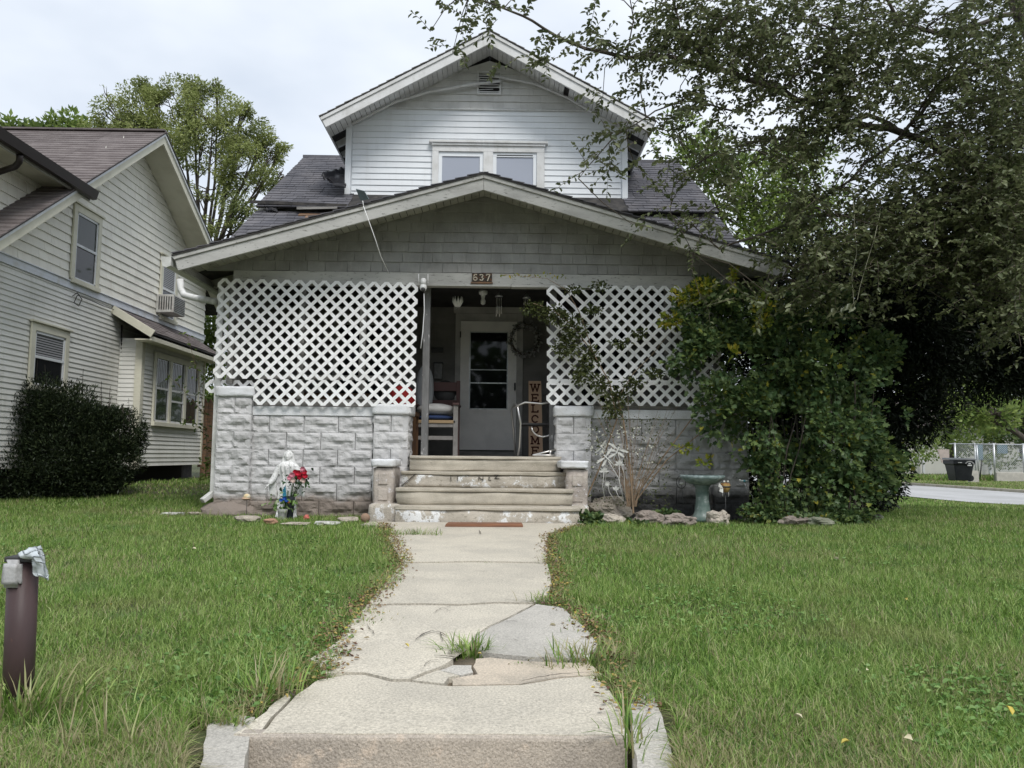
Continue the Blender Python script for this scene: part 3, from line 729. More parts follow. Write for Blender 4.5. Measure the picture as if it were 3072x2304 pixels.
# ---- porch roof
ZA, SL, YR0 = 3.935, .286, 8.70
HWp = 3.40; YB = 12.2; ct = math.sqrt(1 + SL * SL)
for s in (-1, 1):
    u = Vector((s, 0, -SL)) / ct; n = Vector((s * SL, 0, 1)) / ct
    A = Vector((CXH, 0, ZA)); Lr = HWp * ct
    def q(t, y, h): return A + u * t + n * h + Vector((0, y, 0))
    def slabr(name, t0, t1, y0, y1, h0, h1, mat, bevel=0):
        ta, tb = max(t0, -SL * h0 + .0015), max(t0, -SL * h1 + .0015)
        if t1 <= max(ta, tb) + .003: return None
        mb = MB(); mb.hexa([q(ta, y0, h0), q(t1, y0, h0), q(t1, y0, h1), q(tb, y0, h1), q(ta, y1, h0), q(t1, y1, h0), q(t1, y1, h1), q(tb, y1, h1)]); return mb.build(name, mat, house, bevel=bevel)
    slabr('roof_deck', 0, Lr, YR0 + .04, YB, -.045, -.02, roof_edge)
    slabr('rake_board', .002, Lr, YR0, YR0 + .035, -.185, -.062, trim_old, .003)
    slabr('rake_moulding', .002, Lr + .01, YR0 - .018, YR0 + .036, -.060, -.016, trim_old, .004)
    slabr('eave_board', Lr - .005, Lr + .02, YR0 + .036, 11.6, -.15, -.02, trim_old)
    # shingles over the rake edge, laid in overlapping courses
    pcs = []; t = Lr
    while t > 0:
        t0 = max(t - .14, 0); y = YR0 - .03 + R(-.006, .006)
        pcs.append([q(t0, y, .0), q(t + .012, y, .010), q(t + .012, y, .022), q(t0, y, .006), q(t0, YB, .0), q(t + .012, YB, .010), q(t + .012, YB, .022), q(t0, YB, .006)])
        t -= .14
    for p_ in pcs: MB().hexa(p_).build('shingle_course', roof_edge if False else roof_grey, house)
    slabr('roof_edge', 0, Lr + .02, YR0 - .028, YB, -.018, -.002, roof_edge)
    # soffit boards seen from below at the rake
    t = .0
    while t < Lr:
        w = R(.082, .094); slabr('soffit_board', t + .004, min(t + w - .004, Lr), YR0 + .036, YF + .0, -.064, -.047, soffit_m); t += w
    # rafters under the side eaves
    for y in np.arange(YF + .5, 11.6, .5):
        slabr('rafter', Lr - .75, Lr - .01, y, y + .05, -.15, -.047, soffit_m)
# gable wall shingles above the beam
def zl(z): return CXH - (ZA - .055 - z) / SL
def zh(z): return CXH + (ZA - .055 - z) / SL
gw = MB(); gw.add([(zl(2.94) + .0, YF + .02, 2.945), (zh(2.94) - .0, YF + .02, 2.945), (CXH, YF + .02, ZA - .05), (zl(2.94) + .0, YF + .1, 2.945), (zh(2.94) - .0, YF + .1, 2.945), (CXH, YF + .1, ZA - .05)], [(0, 1, 2), (5, 4, 3), (0, 3, 4, 1), (1, 4, 5, 2), (2, 5, 3, 0)])
gable = gw.build('porch_gable', shingle_grey, house)
lo_ = lambda z: max(zl(z), XP[0][0] + .15); hi_ = lambda z: min(zh(z), XP[3][1] - .15)
for p_ in shingles('y', YF + .02, -1, ZB1 + .004, 3.87, .122, lo_, hi_, .10, .30, t=.02, gap=.006): MB().hexa(p_).build('shingle', shingle_grey, gable)
MB().box((XP[0][0] + .12, YF + .16, 1.2), (XP[0][0] + .16, 11.6, 2.95)).build('side_screen', wood_grey, house)
# ceiling
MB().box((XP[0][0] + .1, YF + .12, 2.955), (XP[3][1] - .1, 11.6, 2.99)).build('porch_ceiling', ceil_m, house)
# left eave gutter
xg = CXH - HWp - .02; zg = ZA - SL * HWp - .03
prof = [(0, -.0), (0, -.10), (-.05, -.12), (-.09, -.10), (-.115, -.0), (-.108, 0), (-.085, -.092), (-.05, -.11), (-.008, -.094), (-.008, 0)]
gt = MB(); gt.prism([(xg + a, YR0 - .02, zg + b) for a, b in prof], (0, 3.0, 0)); gt.prism([(xg + a, YR0 - .024, zg + b) for a, b in prof[:5]], (0, .004, 0)); gut = gt.build('gutter', gutter_white, house)
pa, pb, pc = P(545, 850, 9.9), P(552, 890, 9.9), P(590, 880, 9.6)
MB().tube([P(540, 838, 10.3), P(543, 868, 10.3), P(552, 885, 10.2), P(580, 893, 10.1), P(648, 905, 9.55)], .042, 10).build('downspout_elbow', gutter_white, house)
xd = XP[0][0] - .05
MB().box((xd - .035, YF + .1, .30), (xd + .035, YF + .17, 2.75)).build('downspout', gutter_white, house, bevel=.008)
MB().bar((xd, YF + .12, .33), (xd - .085, YF + .02, .24), .075, .055).build('downspout_shoe', gutter_white, house, bevel=.006)
# ---- main ground floor wall
YW = 11.6
XW0, XW1 = -3.5, 3.06
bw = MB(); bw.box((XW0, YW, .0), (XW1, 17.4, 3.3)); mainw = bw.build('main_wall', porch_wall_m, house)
dx0, dx1 = xat(1361, YW), xat(1566, YW)
dz1 = P(1460, 950, YW).z
wlo = lambda z: -3.2; whi = lambda z: 2.85
brd = clapboards('y', YW, -1, .80, 2.94, .087, wlo, whi, .013, holes=[(dx0 - .01, dx1 + .01, 0, 2.96), (-2.45, -1.65, 1.45, 2.75), (1.1, 1.9, 1.45, 2.75)])
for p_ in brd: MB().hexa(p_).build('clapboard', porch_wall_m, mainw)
for xa in (-2.45, 1.1):
    w = MB().box((xa, YW - .03, 1.45), (xa + .8, YW, 2.75)).build('porch_window', door_trim_m, house)
    MB().box((xa + .07, YW - .036, 1.53), (xa + .73, YW - .031, 2.67)).build('pane', pane_dark, w)
# door surround, storm door
ddx0, ddx1 = xat(1377, YW), xat(1547, YW); dzt, dzb = P(1462, 966, YW).z, P(1462, 1350, YW).z
MB().box((dx0, YW - .04, .80), (ddx0 - .003, YW, dzt + .12)).build('door_jamb', door_trim_m, house, bevel=.003)
MB().box((ddx1 + .003, YW - .04, .80), (dx1, YW, dzt + .12)).build('door_jamb', door_trim_m, house, bevel=.003)
MB().box((dx0 - .03, YW - .05, dzt + .122), (dx1 + .03, YW, dzt + .27)).build('door_header', door_trim_m, house, bevel=.004)
MB().box((dx0 - .06, YW - .075, dzt + .272), (dx1 + .06, YW, dzt + .30)).build('door_cornice', door_trim_m, house, bevel=.004)
MB().box((ddx0, YW - .035, dzt + .003), (ddx1, YW, dzt + .118)).build('transom_board', door_trim_m, house)
MB().box((dx0, YW - .09, .78), (dx1, YW, dzb - .02)).build('threshold', wood_grey, house, bevel=.004)
dy = YW - .055
wz0, wz1 = P(1462, 1229, YW).z, P(1462, 997, YW).z; wx0, wx1 = xat(1405, YW), xat(1521, YW)
dm = MB(); dm.box((ddx0, dy, dzb), (wx0, dy + .035, dzt)); dm.box((wx1, dy, dzb), (ddx1, dy + .035, dzt)); dm.box((wx0, dy, dzb), (wx1, dy + .035, wz0)); dm.box((wx0, dy, wz1), (wx1, dy + .035, dzt))
door = dm.build('storm_door', door_m, house)
f = MB(); t = .014
f.box((wx0, dy - .006, wz0), (wx1, dy + .002, wz0 + t)); f.box((wx0, dy - .006, wz1 - t), (wx1, dy + .002, wz1)); f.box((wx0, dy - .006, wz0 + t), (wx0 + t, dy + .002, wz1 - t)); f.box((wx1 - t, dy - .006, wz0 + t), (wx1, dy + .002, wz1 - t))
f.box((wx0 + t, dy - .006, P(1462, 1112, YW).z), (wx1 - t, dy + .002, P(1462, 1112, YW).z + .012)); f.box((wx0 + t, dy - .004, P(1462, 1152, YW).z), (wx1 - t, dy + .002, P(1462, 1152, YW).z + .018))
f.build('sash', metal_m, door, bevel=.002)
MB().box((wx0, dy + .012, wz0), (wx1, dy + .016, wz1)).build('pane', pane_dark, door)
hz = P(1543, 1160, YW).z; hx = ddx1 - .022
h = MB(); h.box((hx - .012, dy - .012, hz - .05), (hx + .012, dy, hz + .05)); h.tube([(hx, dy - .01, hz + .03), (hx, dy - .045, hz + .02), (hx, dy - .045, hz - .05), (hx, dy - .01, hz - .06)], .006, 6); h.build('handle', dkmetal_m, door)
f = MB(); f.add([(ddx0 + .06, dy - .003, dzb + .08), (ddx1 - .06, dy - .003, dzb + .08), (ddx1 - .06, dy - .003, wz0 - .10), (ddx0 + .06, dy - .003, wz0 - .10)], [(0, 1, 2, 3)]); 
MB().box((ddx0 + .03, dy - .004, wz0 - .07), (ddx1 - .03, dy, wz0 - .055)).build('door_rail', door_m, door, bevel=.002)
for zh_ in (.95, 1.7, 2.5): MB().box((ddx0 - .012, dy - .012, zh_), (ddx0 + .006, dy + .01, zh_ + .09)).build('hinge', dkmetal_m, door)

# ---- main roof (ridge across) seen either side of the front gable
ZR, YRd, SM = 6.05, 14.1, .663
def zm(y): return ZR - SM * (YRd - y)
cm = math.sqrt(1 + SM * SM); XL, XR = -3.62, 3.18
def mslab(name, y0, y1, h0, h1, x0, x1, mat):
    n = Vector((0, -SM, 1)) / cm
    def q(x, y, h): return Vector((x, y, zm(y))) + n * h
    return MB().hexa([q(x0, y0, h0), q(x1, y0, h0), q(x1, y0, h1), q(x0, y0, h1), q(x0, y1, h0), q(x1, y1, h0), q(x1, y1, h1), q(x0, y1, h1)]).build(name, mat, house)
mslab('roof_deck', 9.75, YRd, -.06, -.012, XL + .0, XR, soffit_m)
mslab('roof_deck', 11.5, YRd, .05, .088, XL + .02, XR, roof_edge)
MB().hexa([(XL, YRd, ZR - .05), (XR, YRd, ZR - .05), (XR, YRd, ZR + .09), (XL, YRd, ZR + .09), (XL, 18, ZR - 2.6), (XR, 18, ZR - 2.6), (XR, 18, ZR - 2.5), (XL, 18, ZR - 2.5)]).build('rear_roof', roof_grey, house)
MB().hexa([(XL + .3, YRd, 3.3), (XL + .3, YRd, ZR - .1), (XL + .3, 10.4, 3.3), (XL + .3, 10.39, 3.31), (XR - .3, YRd, 3.3), (XR - .3, YRd, ZR - .1), (XR - .3, 10.4, 3.3), (XR - .3, 10.39, 3.31)]) if False else None
e = MB(); e.prism([(XL + .25, 10.6, 3.2), (XL + .25, 17.2, 3.2), (XL + .25, YRd, ZR - .12)], (.1, 0, 0)); e.prism([(XR - .35, 10.6, 3.2), (XR - .35, 17.2, 3.2), (XR - .35, YRd, ZR - .12)], (.1, 0, 0)); e.build('gable_end', shingle_white, house)
tabs = []
nrm = (0, -SM, 1); vv = (0, 1, SM)
for xa, xb in ((XL, -2.28), (1.84, XR)):
    lo0 = 9.9 if xa < 0 else 9.9
    tabs += roof_tabs((xa, 10.2, zm(10.2)), (1, 0, 0), vv, nrm, xb - xa, (11.5 - 10.2) * cm, .135, .12, .26)
    n = Vector(nrm) / cm
    o = Vector((xa + (.02 if xa < 0 else 0), 11.46, zm(11.46))) + n * .09
    tabs += roof_tabs(o, (1, 0, 0), vv, nrm, xb - xa - (.02), (YRd - 11.46) * cm, .135, .12, .26)
emit(tabs, 'roof_shingle', roof_grey, house, 300, 'roof_shingle_rows')
MB().box((XL, YRd - .06, ZR + .07), (-2.2, YRd + .06, ZR + .115)).build('ridge_cap', roof_grey, house); MB().box((1.8, YRd - .06, ZR + .07), (XR, YRd + .06, ZR + .115)).build('ridge_cap', roof_grey, house)
# sagging fascia and exposed boards in the gap
n = Vector(nrm) / cm
for k in range(3):
    mslab('exposed_board', 11.30 - .10 * k, 11.385 - .10 * k, .0, .022, -2.95 + .12 * k, -2.1, wood_raw)
MB().hexa([P(749, 610, 11.42), P(1040, 620, 11.42), P(1040, 612, 11.42), P(749, 600, 11.42), P(749, 610, 11.5), P(1040, 620, 11.5), P(1040, 612, 11.5), P(749, 600, 11.5)]).build('eave_strip', roof_edge, house)
MB().hexa([P(890, 628, 11.32), P(1012, 626, 11.32), P(1012, 620, 11.32), P(890, 620, 11.32), P(890, 628, 11.4), P(1012, 626, 11.4), P(1012, 620, 11.4), P(890, 620, 11.4)]).build('loose_board', wood_grey, house)

# ---- upper front gable
YU, YUR = 12.0, 11.40
UA, US, UH = P(1458, 92, YUR).z, .553, 2.47
UX = -.235; cu = math.sqrt(1 + US * US)
uw0, uw1 = xat(1040, YU, 450), xat(1880, YU, 450)
zc = P(1044, 372, YU).z
uwall = MB().box((uw0 + .02, YU + .02, 4.3), (uw1 - .02, 15.5, 6.2)).build('upper_wall', siding_white, house)
MB().prism([(uw0 + .02, YU + .02, 6.2), (uw1 - .02, YU + .02, 6.2), (UX + .001, YU + .02, UA - .15)], (0, .1, 0)).build('upper_gable', shingle_white, house)
ul = lambda z: max(uw0 + .09, UX - (UA - .10 - z) / US); uh = lambda z: min(uw1 - .09, UX + (UA - .10 - z) / US)
zband = P(1463, 331, YU).z
wxa, wxb = xat(1297, YU, 480), xat(1633, YU, 480); wzt = P(1463, 440, YU).z
for p_ in clapboards('y', YU + .02, -1, 4.45, zband, .0945, ul, uh, .018, holes=[(wxa - .004, wxb + .004, 3, wzt + .01)], jit=.001): MB().hexa(p_).build('clapboard', siding_white, uwall)
for xa in (uw0 - .012, uw1 - .075): MB().box((xa, YU - .028, 4.3), (xa + .087, YU + .02, P(1044, 376, YU).z)).build('corner_board', siding_white, house, bevel=.004)
MB().box((ul(zband) - .02, YU - .022, zband), (uh(zband) + .02, YU + .02, zband + .018)).build('starter_strip', trim_white, house)
ug = [o for o in house.children if o.name.startswith('upper_gable')][0]
for p_ in shingles('y', YU + .02, -1, zband + .03, UA - .35, .112, ul, uh, .13, .36, t=.02, holes=[(UX - .145, UX + .145, P(1463, 292, YU).z, P(1463, 216, YU).z)], gap=.006): MB().hexa(p_).build('shingle', shingle_white, ug)
# vent
vz0, vz1 = P(1463, 281, YU).z, P(1463, 220, YU).z; vx0, vx1 = xat(1436, YU, 250), xat(1499, YU, 250)
v = MB(); t = .02
v.box((vx0 - t, YU - .03, vz0 - t), (vx1 + t, YU + .02, vz0)); v.box((vx0 - t, YU - .03, vz1), (vx1 + t, YU + .02, vz1 + t)); v.box((vx0 - t, YU - .03, vz0), (vx0, YU + .02, vz1)); v.box((vx1, YU - .03, vz0), (vx1 + t, YU + .02, vz1))
vent = v.build('gable_vent', trim_white, house); MB().box((vx0, YU + .01, vz0), (vx1, YU + .019, vz1)).build('vent_opening', dark_m, vent)
for k in range(8):
    z = vz0 + .01 + k * (vz1 - vz0 - .02) / 8
    if k == 1: MB().obox(((vx0 + vx1) / 2 - .05, YU, z + .02), ((vx1 - vx0) / 2 - .05, 0, .006), (0, .012, .006), (0, -.001, .003)).build('louvre', trim_white, vent)
    else: MB().obox(((vx0 + vx1) / 2, YU - .005, z + .018), ((vx1 - vx0) / 2, 0, 0), (0, .012, .012), (0, -.002, .003)).build('louvre', trim_white, vent)
# old metal strips hanging under the gable
MB().tube([P(1466, 226, YU - .05), P(1600, 250, YU - .08), P(1700, 292, YU - .1), P(1790, 345, YU - .12), P(1852, 378, YU - .12)], .017, 6).build('loose_trim_strip', trim_white, house)
MB().tube([P(1505, 244, YU - .08), P(1420, 252, YU - .1), P(1290, 275, YU - .12), P(1190, 304, YU - .12), P(1056, 372, YU - .12)], .019, 6).build('loose_trim_strip', trim_white, house)
for s in (-1, 1):
    u = Vector((s, 0, -US)) / cu; n = Vector((s * US, 0, 1)) / cu; A = Vector((UX, 0, UA)); Lr = UH * cu
    def q(t, y, h): return A + u * t + n * h + Vector((0, y, 0))
    def us(name, t0, t1, y0, y1, h0, h1, mat, bevel=0):
        ta, tb = max(t0, -US * h0 + .0015), max(t0, -US * h1 + .0015)
        if t1 <= max(ta, tb) + .003: return None
        return MB().hexa([q(ta, y0, h0), q(t1, y0, h0), q(t1, y0, h1), q(tb, y0, h1), q(ta, y1, h0), q(t1, y1, h0), q(t1, y1, h1), q(tb, y1, h1)]).build(name, mat, house, bevel=bevel)
    us('roof_deck', 0, Lr, YUR + .04, 15.6, -.035, -.012, roof_edge)
    us('rake_board', .002, Lr, YUR, YUR + .035, -.178, -.062, trim_white, .003)
    us('rake_moulding', .002, Lr + .01, YUR - .02, YUR + .036, -.060, -.012, trim_white, .004)
    us('roof_edge', 0, Lr + .015, YUR - .028, 15.6, -.010, .0, roof_edge)
    t = Lr
    while t > 0:
        t0 = max(t - .14, 0); us_y = YUR - .03 + R(-.006, .006)
        MB().hexa([q(t0, us_y, .001), q(t + .012, us_y, .008), q(t + .012, us_y, .018), q(t0, us_y, .006), q(t0, 15.6, .001), q(t + .012, 15.6, .008), q(t + .012, 15.6, .018), q(t0, 15.6, .006)]).build('shingle_course', M('light_roof_edge', (.36, .355, .34), (.24, .235, .225), 9, rough=.95) if 'light_roof_edge' not in bpy.data.materials else bpy.data.materials['light_roof_edge'], house)
        t -= .14
    t = 0
    while t < Lr:
        w = R(.078, .09)
        if not (s == 1 and 1.28 < t < 1.36): us('soffit_board', t + .004, min(t + w - .004, Lr), YUR + .036, YU + .02, -.060, -.038, trim_white)
        t += w
    for y in np.arange(YU + .3, 15.4, .42):
        us('rafter', Lr - .62, Lr - .02, y, y + .05, -.13, -.037, trim_white)
    us('eave_board', Lr - .01, Lr + .014, YUR + .036, 15.6, -.13, -.012, trim_white)
# upstairs double window
wf = MB(); yw = YU - .01
zt = P(1463, 441, YU).z; zb_ = 4.7
xm0, xm1 = xat(1452, YU, 480), xat(1478, YU, 480)
ox0, ox1, ox2, ox3 = xat(1316, YU, 480), xat(1450, YU, 480), xat(1479, YU, 480), xat(1610, YU, 480); zo = P(1463, 458, YU).z
win = MB().box((wxa, yw - .03, zo), (wxb, yw + .03, zt)).build('upper_window', trim_white, house, bevel=.003)
for a, b in ((wxa, ox0), (ox1, ox2), (ox3, wxb)): MB().box((a, yw - .028, zb_), (b, yw + .03, zo)).build('frame', trim_white, win, bevel=.003)
MB().box((wxa - .05, yw - .075, P(1463, 434, YU).z), (wxb + .05, yw + .03, P(1463, 427, YU).z)).build('window_cornice', trim_white, win, bevel=.004)
MB().box((wxa - .01, yw - .055, zt), (wxb + .01, yw + .03, P(1463, 434, YU).z)).build('window_moulding', trim_white, win, bevel=.006)
for a, b in ((ox0, ox1), (ox2, ox3)):
    s = .055; m2 = MB(); m2.box((a, yw - .005, zo - .07), (b, yw + .02, zo)); m2.box((a, yw - .005, zb_), (a + s, yw + .02, zo - .07)); m2.box((b - s, yw - .005, zb_), (b, yw + .02, zo - .07))
    m2.build('sash', siding_white, win, bevel=.003)
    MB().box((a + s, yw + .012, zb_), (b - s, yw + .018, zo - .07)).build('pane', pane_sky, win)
MB().box((ox2 + .06, yw - .008, zo - .052), (ox3 - .06, yw + .0, zo - .038)).build('dark_gap', dark_m, win)
# ================================================================== the neighbour's house
XN, XRk = -6.5, -6.0
nb = thing('neighbour_house', (XN, 12, .3), 'cream sided gabled house with brown roof to the left of the porch house', 'house')
AP = PX(493, 397, XRk); LE = PX(0, 704, XRk); RE = PX(637, 733, XRk)
sL = (AP.z - LE.z) / (AP.y - LE.y); sR = (AP.z - RE.z) / (RE.y - AP.y)
NZ0 = .56; zb1, zb0 = PX(0, 758, XN).z, PX(0, 784, XN).z
YN0, YN1 = 7.6, PX(614, 980, XN).y
def nlo(z): return max(YN0, AP.y - (AP.z - .06 - z) / sL)
def nhi(z): return min(YN1, AP.y + (AP.z - .06 - z) / sR)
mb = MB(); mb.box((XN - 5, YN0, NZ0), (XN - .02, YN1, zb1)); mb.build('lower_wall', cream_board, nb)
nw = nb.children[0]
zs = [zb1] ; pts = [(max(YN0, AP.y - (AP.z - .05 - zb1) / sL) + .01, zb1 - .001), (YN1, zb1), (YN1, AP.z - .05 - sR * (YN1 - AP.y)), (AP.y, AP.z - .05), (max(YN0, AP.y - (AP.z - .05 - zb1) / sL), max(zb1, AP.z - .05 - sL * (AP.y - YN0)))]
ng = MB().prism([(XN - .12, y, z) for y, z in pts], (.10, 0, 0)).build('gable_wall', cream_shingle, nb)
# windows ------------------------------------------------------------
def nwin(x0, x1, yt, yb, X, parent, label=None, style='double', cur=False, blind=True, base=None):
    a, b = PX(x0, (yt + yb) / 2, X).y, PX(x1, (yt + yb) / 2, X).y; z1 = PX(x0, yt, X).z; z0 = PX(x0, yb, X).z
    w = MB(); t = .10
    w.box((X, a, z0), (X + .03, a + t, z1)); w.box((X, b - t, z0), (X + .03, b, z1)); w.box((X, a + t, z1 - t * 1.1), (X + .03, b - t, z1)); w.box((X, a, z0 - .04), (X + .06, b, z0 + .03))
    w.box((X, a - .03, z1 + .002), (X + .06, b + .03, z1 + .03))
    o = w.build('window', cream_trim, parent, bevel=.004)
    MB().box((X - .005, a + t, z0 + .03), (X + .002, b - t, z1 - t * 1.1)).build('pane', pane_mid, o)
    zm_ = z0 + (z1 - z0) * .48; s = MB(); s.box((X + .003, a + t, zm_ - .02), (X + .022, b - t, zm_ + .02))
    for yy_ in (a + t, b - t - .035): s.box((X + .003, yy_, z0 + .03), (X + .018, yy_ + .035, z1 - t * 1.1))
    s.box((X + .003, a + t, z0 + .03), (X + .018, b - t, z0 + .065)); s.box((X + .003, a + t, z1 - t * 1.1 - .035), (X + .018, b - t, z1 - t * 1.1)); s.build('sash', white_paint, o, bevel=.002)
    MB().box((X + .0022, a + t + .035, z0 + .06), (X + .0027, b - t - .035, zm_ - .02)).build('pane', pane_dark, o)
    if blind:
        m = MB(); n = int((z1 - zm_ - .15) / .035)
        for k in range(n): m.box((X + .0022, a + t + .035, zm_ + .03 + k * .035), (X + .0032, b - t - .035, zm_ + .052 + k * .035))
        m.build('blind', blind_m, o)
    return o, a, b, z0, z1
w1, a1, b1, c1, d1 = nwin(86, 202, 962, 1160, XN, nb)
w2, a2, b2, c2, d2 = nwin(214, 300, 603, 840, XN, nb, blind=False)
w3, a3, b3, c3, d3 = nwin(478, 530, 760, 952, XN, nb)
YB0, YB1, XB = 13.6, PX(610, 1230, -6.12).y, -6.12
for p_ in clapboards('x', XN - .02, 1, NZ0, zb0, .0755, lambda z: YN0, lambda z: YN1, .018, holes=[(a1, b1, c1 - .04, d1 + .03), (YB0 + .02, YN1, 0, PX(415, 1000, XB).z + .1)]): MB().hexa(p_).build('clapboard', cream_board, nw)
MB().box((XN - .02, YN0, zb0), (XN + .012, YN1, zb1)).build('band_board', band_m, nb, bevel=.003)
MB().box((XN - .02, YN0, zb1), (XN + .03, YN1, zb1 + .012)).build('band_cap', band_m, nb)
emit(shingles('x', XN - .02, 1, zb1 + .015, AP.z - .12, .135, nlo, nhi, .16, .36, t=.022, holes=[(a2, b2, c2 - .04, d2 + .03), (a3, b3, c3 - .04, d3 + .03)], gap=.003), 'shingle', cream_shingle, ng, 300, 'shingle_rows')
# bay -----------------------------------------------------------------
bay = MB().box((XN - .02, YB0 + .02, NZ0), (XB - .02, YB1, PX(430, 1015, XB).z)).build('bay_window', cream_board, nb)
zbt = PX(430, 1020, XB).z
bwx0, bwx1 = PX(456, 1200, XB).y, PX(592, 1200, XB).y; bz1, bz0 = PX(456, 1052, XB).z, PX(456, 1270, XB).z
for p_ in clapboards('x', XB - .02, 1, NZ0, zbt, .0755, lambda z: YB0 + .1, lambda z: YB1 - .05, .018, holes=[(bwx0, bwx1, bz0, bz1)]): MB().hexa(p_).build('clapboard', cream_board, bay)
for p_ in clapboards('y', YB0 + .02, -1, NZ0 + .2, zbt, .0755, lambda z: XN, lambda z: XB - .09, .016): MB().hexa(p_).build('clapboard', cream_board, bay)
MB().box((XB - .1, YB0 - .02, NZ0 - .05), (XB + .015, YB0 + .1, zbt)).build('corner_board', cream_trim, bay, bevel=.004)
MB().box((XB - .1, YB1 - .06, NZ0), (XB + .012, YB1, zbt)).build('corner_board', cream_trim, bay)
fr = MB(); fr.box((XB, bwx0, bz1 - .10), (XB + .035, bwx1, bz1)); fr.box((XB, bwx0, bz0 - .04), (XB + .06, bwx1, bz0 + .03))
n3 = (bwx1 - bwx0) / 3
for k in range(4): fr.box((XB, max(bwx0 + k * n3 - .05, bwx0), bz0 + .03), (XB + .035, min(bwx0 + k * n3 + .05, bwx1), bz1 - .10))
fo = fr.build('frame', cream_trim, bay, bevel=.003)
pa_ = MB(); sa = MB()
for k in range(3):
    y0, y1 = bwx0 + k * n3 + (.05 if k else .1), bwx0 + (k + 1) * n3 - .05; zm_ = bz0 + (bz1 - bz0) * (.5 if k != 1 else .5)
    pa_.box((XB - .004, y0, bz0 + .03), (XB + .004, y1, bz1 - .1))
    for z in (zm_, bz0 + .05) + (((bz0 + zm_) / 2 + .12,) if k == 1 else ()): sa.box((XB + .005, y0, z - .018), (XB + .022, y1, z + .018))
    for y in (y0, y1 - .03): sa.box((XB + .005, y, bz0 + .03), (XB + .02, y + .03, bz1 - .1))
    cu_ = MB()
    for j in range(7): cu_.box((XB + .0045, y0 + .03 + j * (y1 - y0 - .06) / 7, zm_ + .02), (XB + .005, y0 + .03 + (j + .45) * (y1 - y0 - .06) / 7, bz1 - .12))
    cu_.build('curtain', blind_m, bay)
pa_.build('pane', pane_mid, bay); sa.build('sash', trim_white, bay, bevel=.002)
RW, RE_ = PX(342, 925, XN), PX(458, 1000, -5.83); yb0, yb1 = YB0 - .32, YB1 + .25
zt_, ze_ = RW.z, RE_.z
rb = MB().hexa([(XN, yb0, zt_ - .05), (XN, yb0, zt_ + .02), (-5.83, yb0, ze_ + .02), (-5.83, yb0, ze_ - .05), (XN, yb1, zt_ - .05), (XN, yb1, zt_ + .02), (-5.83, yb1, ze_ + .02), (-5.83, yb1, ze_ - .05)]).build('bay_roof', roof_edge, bay)
u = Vector((0, 1, 0)); v_ = Vector((XN + 5.83, 0, zt_ - ze_)); nn_ = u.cross(v_) * -1
if nn_.z < 0: nn_ = -nn_
bt = roof_tabs((-5.83, yb0, ze_ + .022), u, v_, nn_, yb1 - yb0, v_.length, .13, .2, .32)
emit(bt, 'roof_shingle', roof_brown, bay, 100)
MB().bar((-5.80, yb0 - .01, ze_ - .02), (XN + .0, yb0 - .01, zt_ - .02), .03, .13, (0, 0, 1)).build('rake_board', cream_trim, bay, bevel=.004)
MB().box((-5.86, yb0, ze_ - .12), (-5.83, yb1, ze_ - .01)).build('fascia', cream_trim, bay)
MB().box((XB, yb0 + .03, ze_ - .11), (-5.86, yb1, ze_ - .09)).build('soffit', cream_trim, bay)
MB().box((XN - 4.8, YN0 + .05, -.3), (XN - .12, YN1 - .05, NZ0 - .005)).build('foundation', M('dark_brick_foundation', (.06, .05, .045), (.03, .028, .026), 8, bump=.3), nb)
MB().box((XN - .6, YB0 + .15, -.3), (XB - .35, YB1 - .1, NZ0 - .005)).build('foundation', dark_m, nb)  # darkness of the void under the bay put into a near-black box
# roof: far slope and near slope, gable overhang
def nroof(name, X0, X1, y0, y1, mat, h0, h1, s):
    zA = AP.z
    def z(y): return zA - abs(y - AP.y) * s
    return MB().hexa([(X0, y0, z(y0) + h0), (X1, y0, z(y0) + h0), (X1, y0, z(y0) + h1), (X0, y0, z(y0) + h1), (X0, y1, z(y1) + h0), (X1, y1, z(y1) + h0), (X1, y1, z(y1) + h1), (X0, y1, z(y1) + h1)]).build(name, mat, nb)
for y0, y1, s in ((7.0, AP.y, sL), (AP.y, 18.3, sR)):
    nroof('roof', -12.5, XRk - .03, y0, y1, roof_edge, -.07, -.01, s)
    nroof('rake_board', XRk - .03, XRk, y0, y1, cream_trim, -.21, -.07, s)
    nroof('rake_moulding', XRk - .03, XRk + .025, y0, y1, white_paint, -.069, -.02, s)
    nroof('roof_edge', XRk - .03, XRk + .04, y0, y1, roof_edge, -.0195, -.001, s)
    nroof('soffit', XN, XRk - .031, y0, y1, cream_trim, -.10, -.075, s)
MB().box((-11, AP.y - 3, AP.z - 3), (-10.9, AP.y + 3, AP.z - 1.9)).build('rear_gable', cream_shingle, nb)
# shingle courses on the near slope, stepped strips
cs = MB(); cn = math.sqrt(1 + sL * sL); t = 0; Ls = (AP.y - 7.0) * cn
cour = []
while t < Ls:
    y0 = 7.0 + t / cn; y1 = 7.0 + min(t + .14, Ls) / cn; z0 = AP.z - sL * (AP.y - y0); z1 = AP.z - sL * (AP.y - y1); x = -12.5
    segs = 7
    for k in range(segs):
        xa = -12.5 + k * (XRk + .045 + 12.5) / segs; xb = -12.5 + (k + 1) * (XRk + .045 + 12.5) / segs - .004
        j = R(-.003, .004); cour.append([(xa, y0, z0 + .0), (xb, y0, z0), (xb, y0, z0 + .022 + j), (xa, y0, z0 + .022 + j), (xa, y1, z1), (xb, y1, z1), (xb, y1, z1 + .006), (xa, y1, z1 + .006)])
    t += .14
emit(cour, 'roof_shingle', roof_brown, nb, 300)
MB().box((-12.5, AP.y - .08, AP.z + .0), (XRk + .03, AP.y + .08, AP.z + .03)).build('ridge_cap', roof_brown, nb)
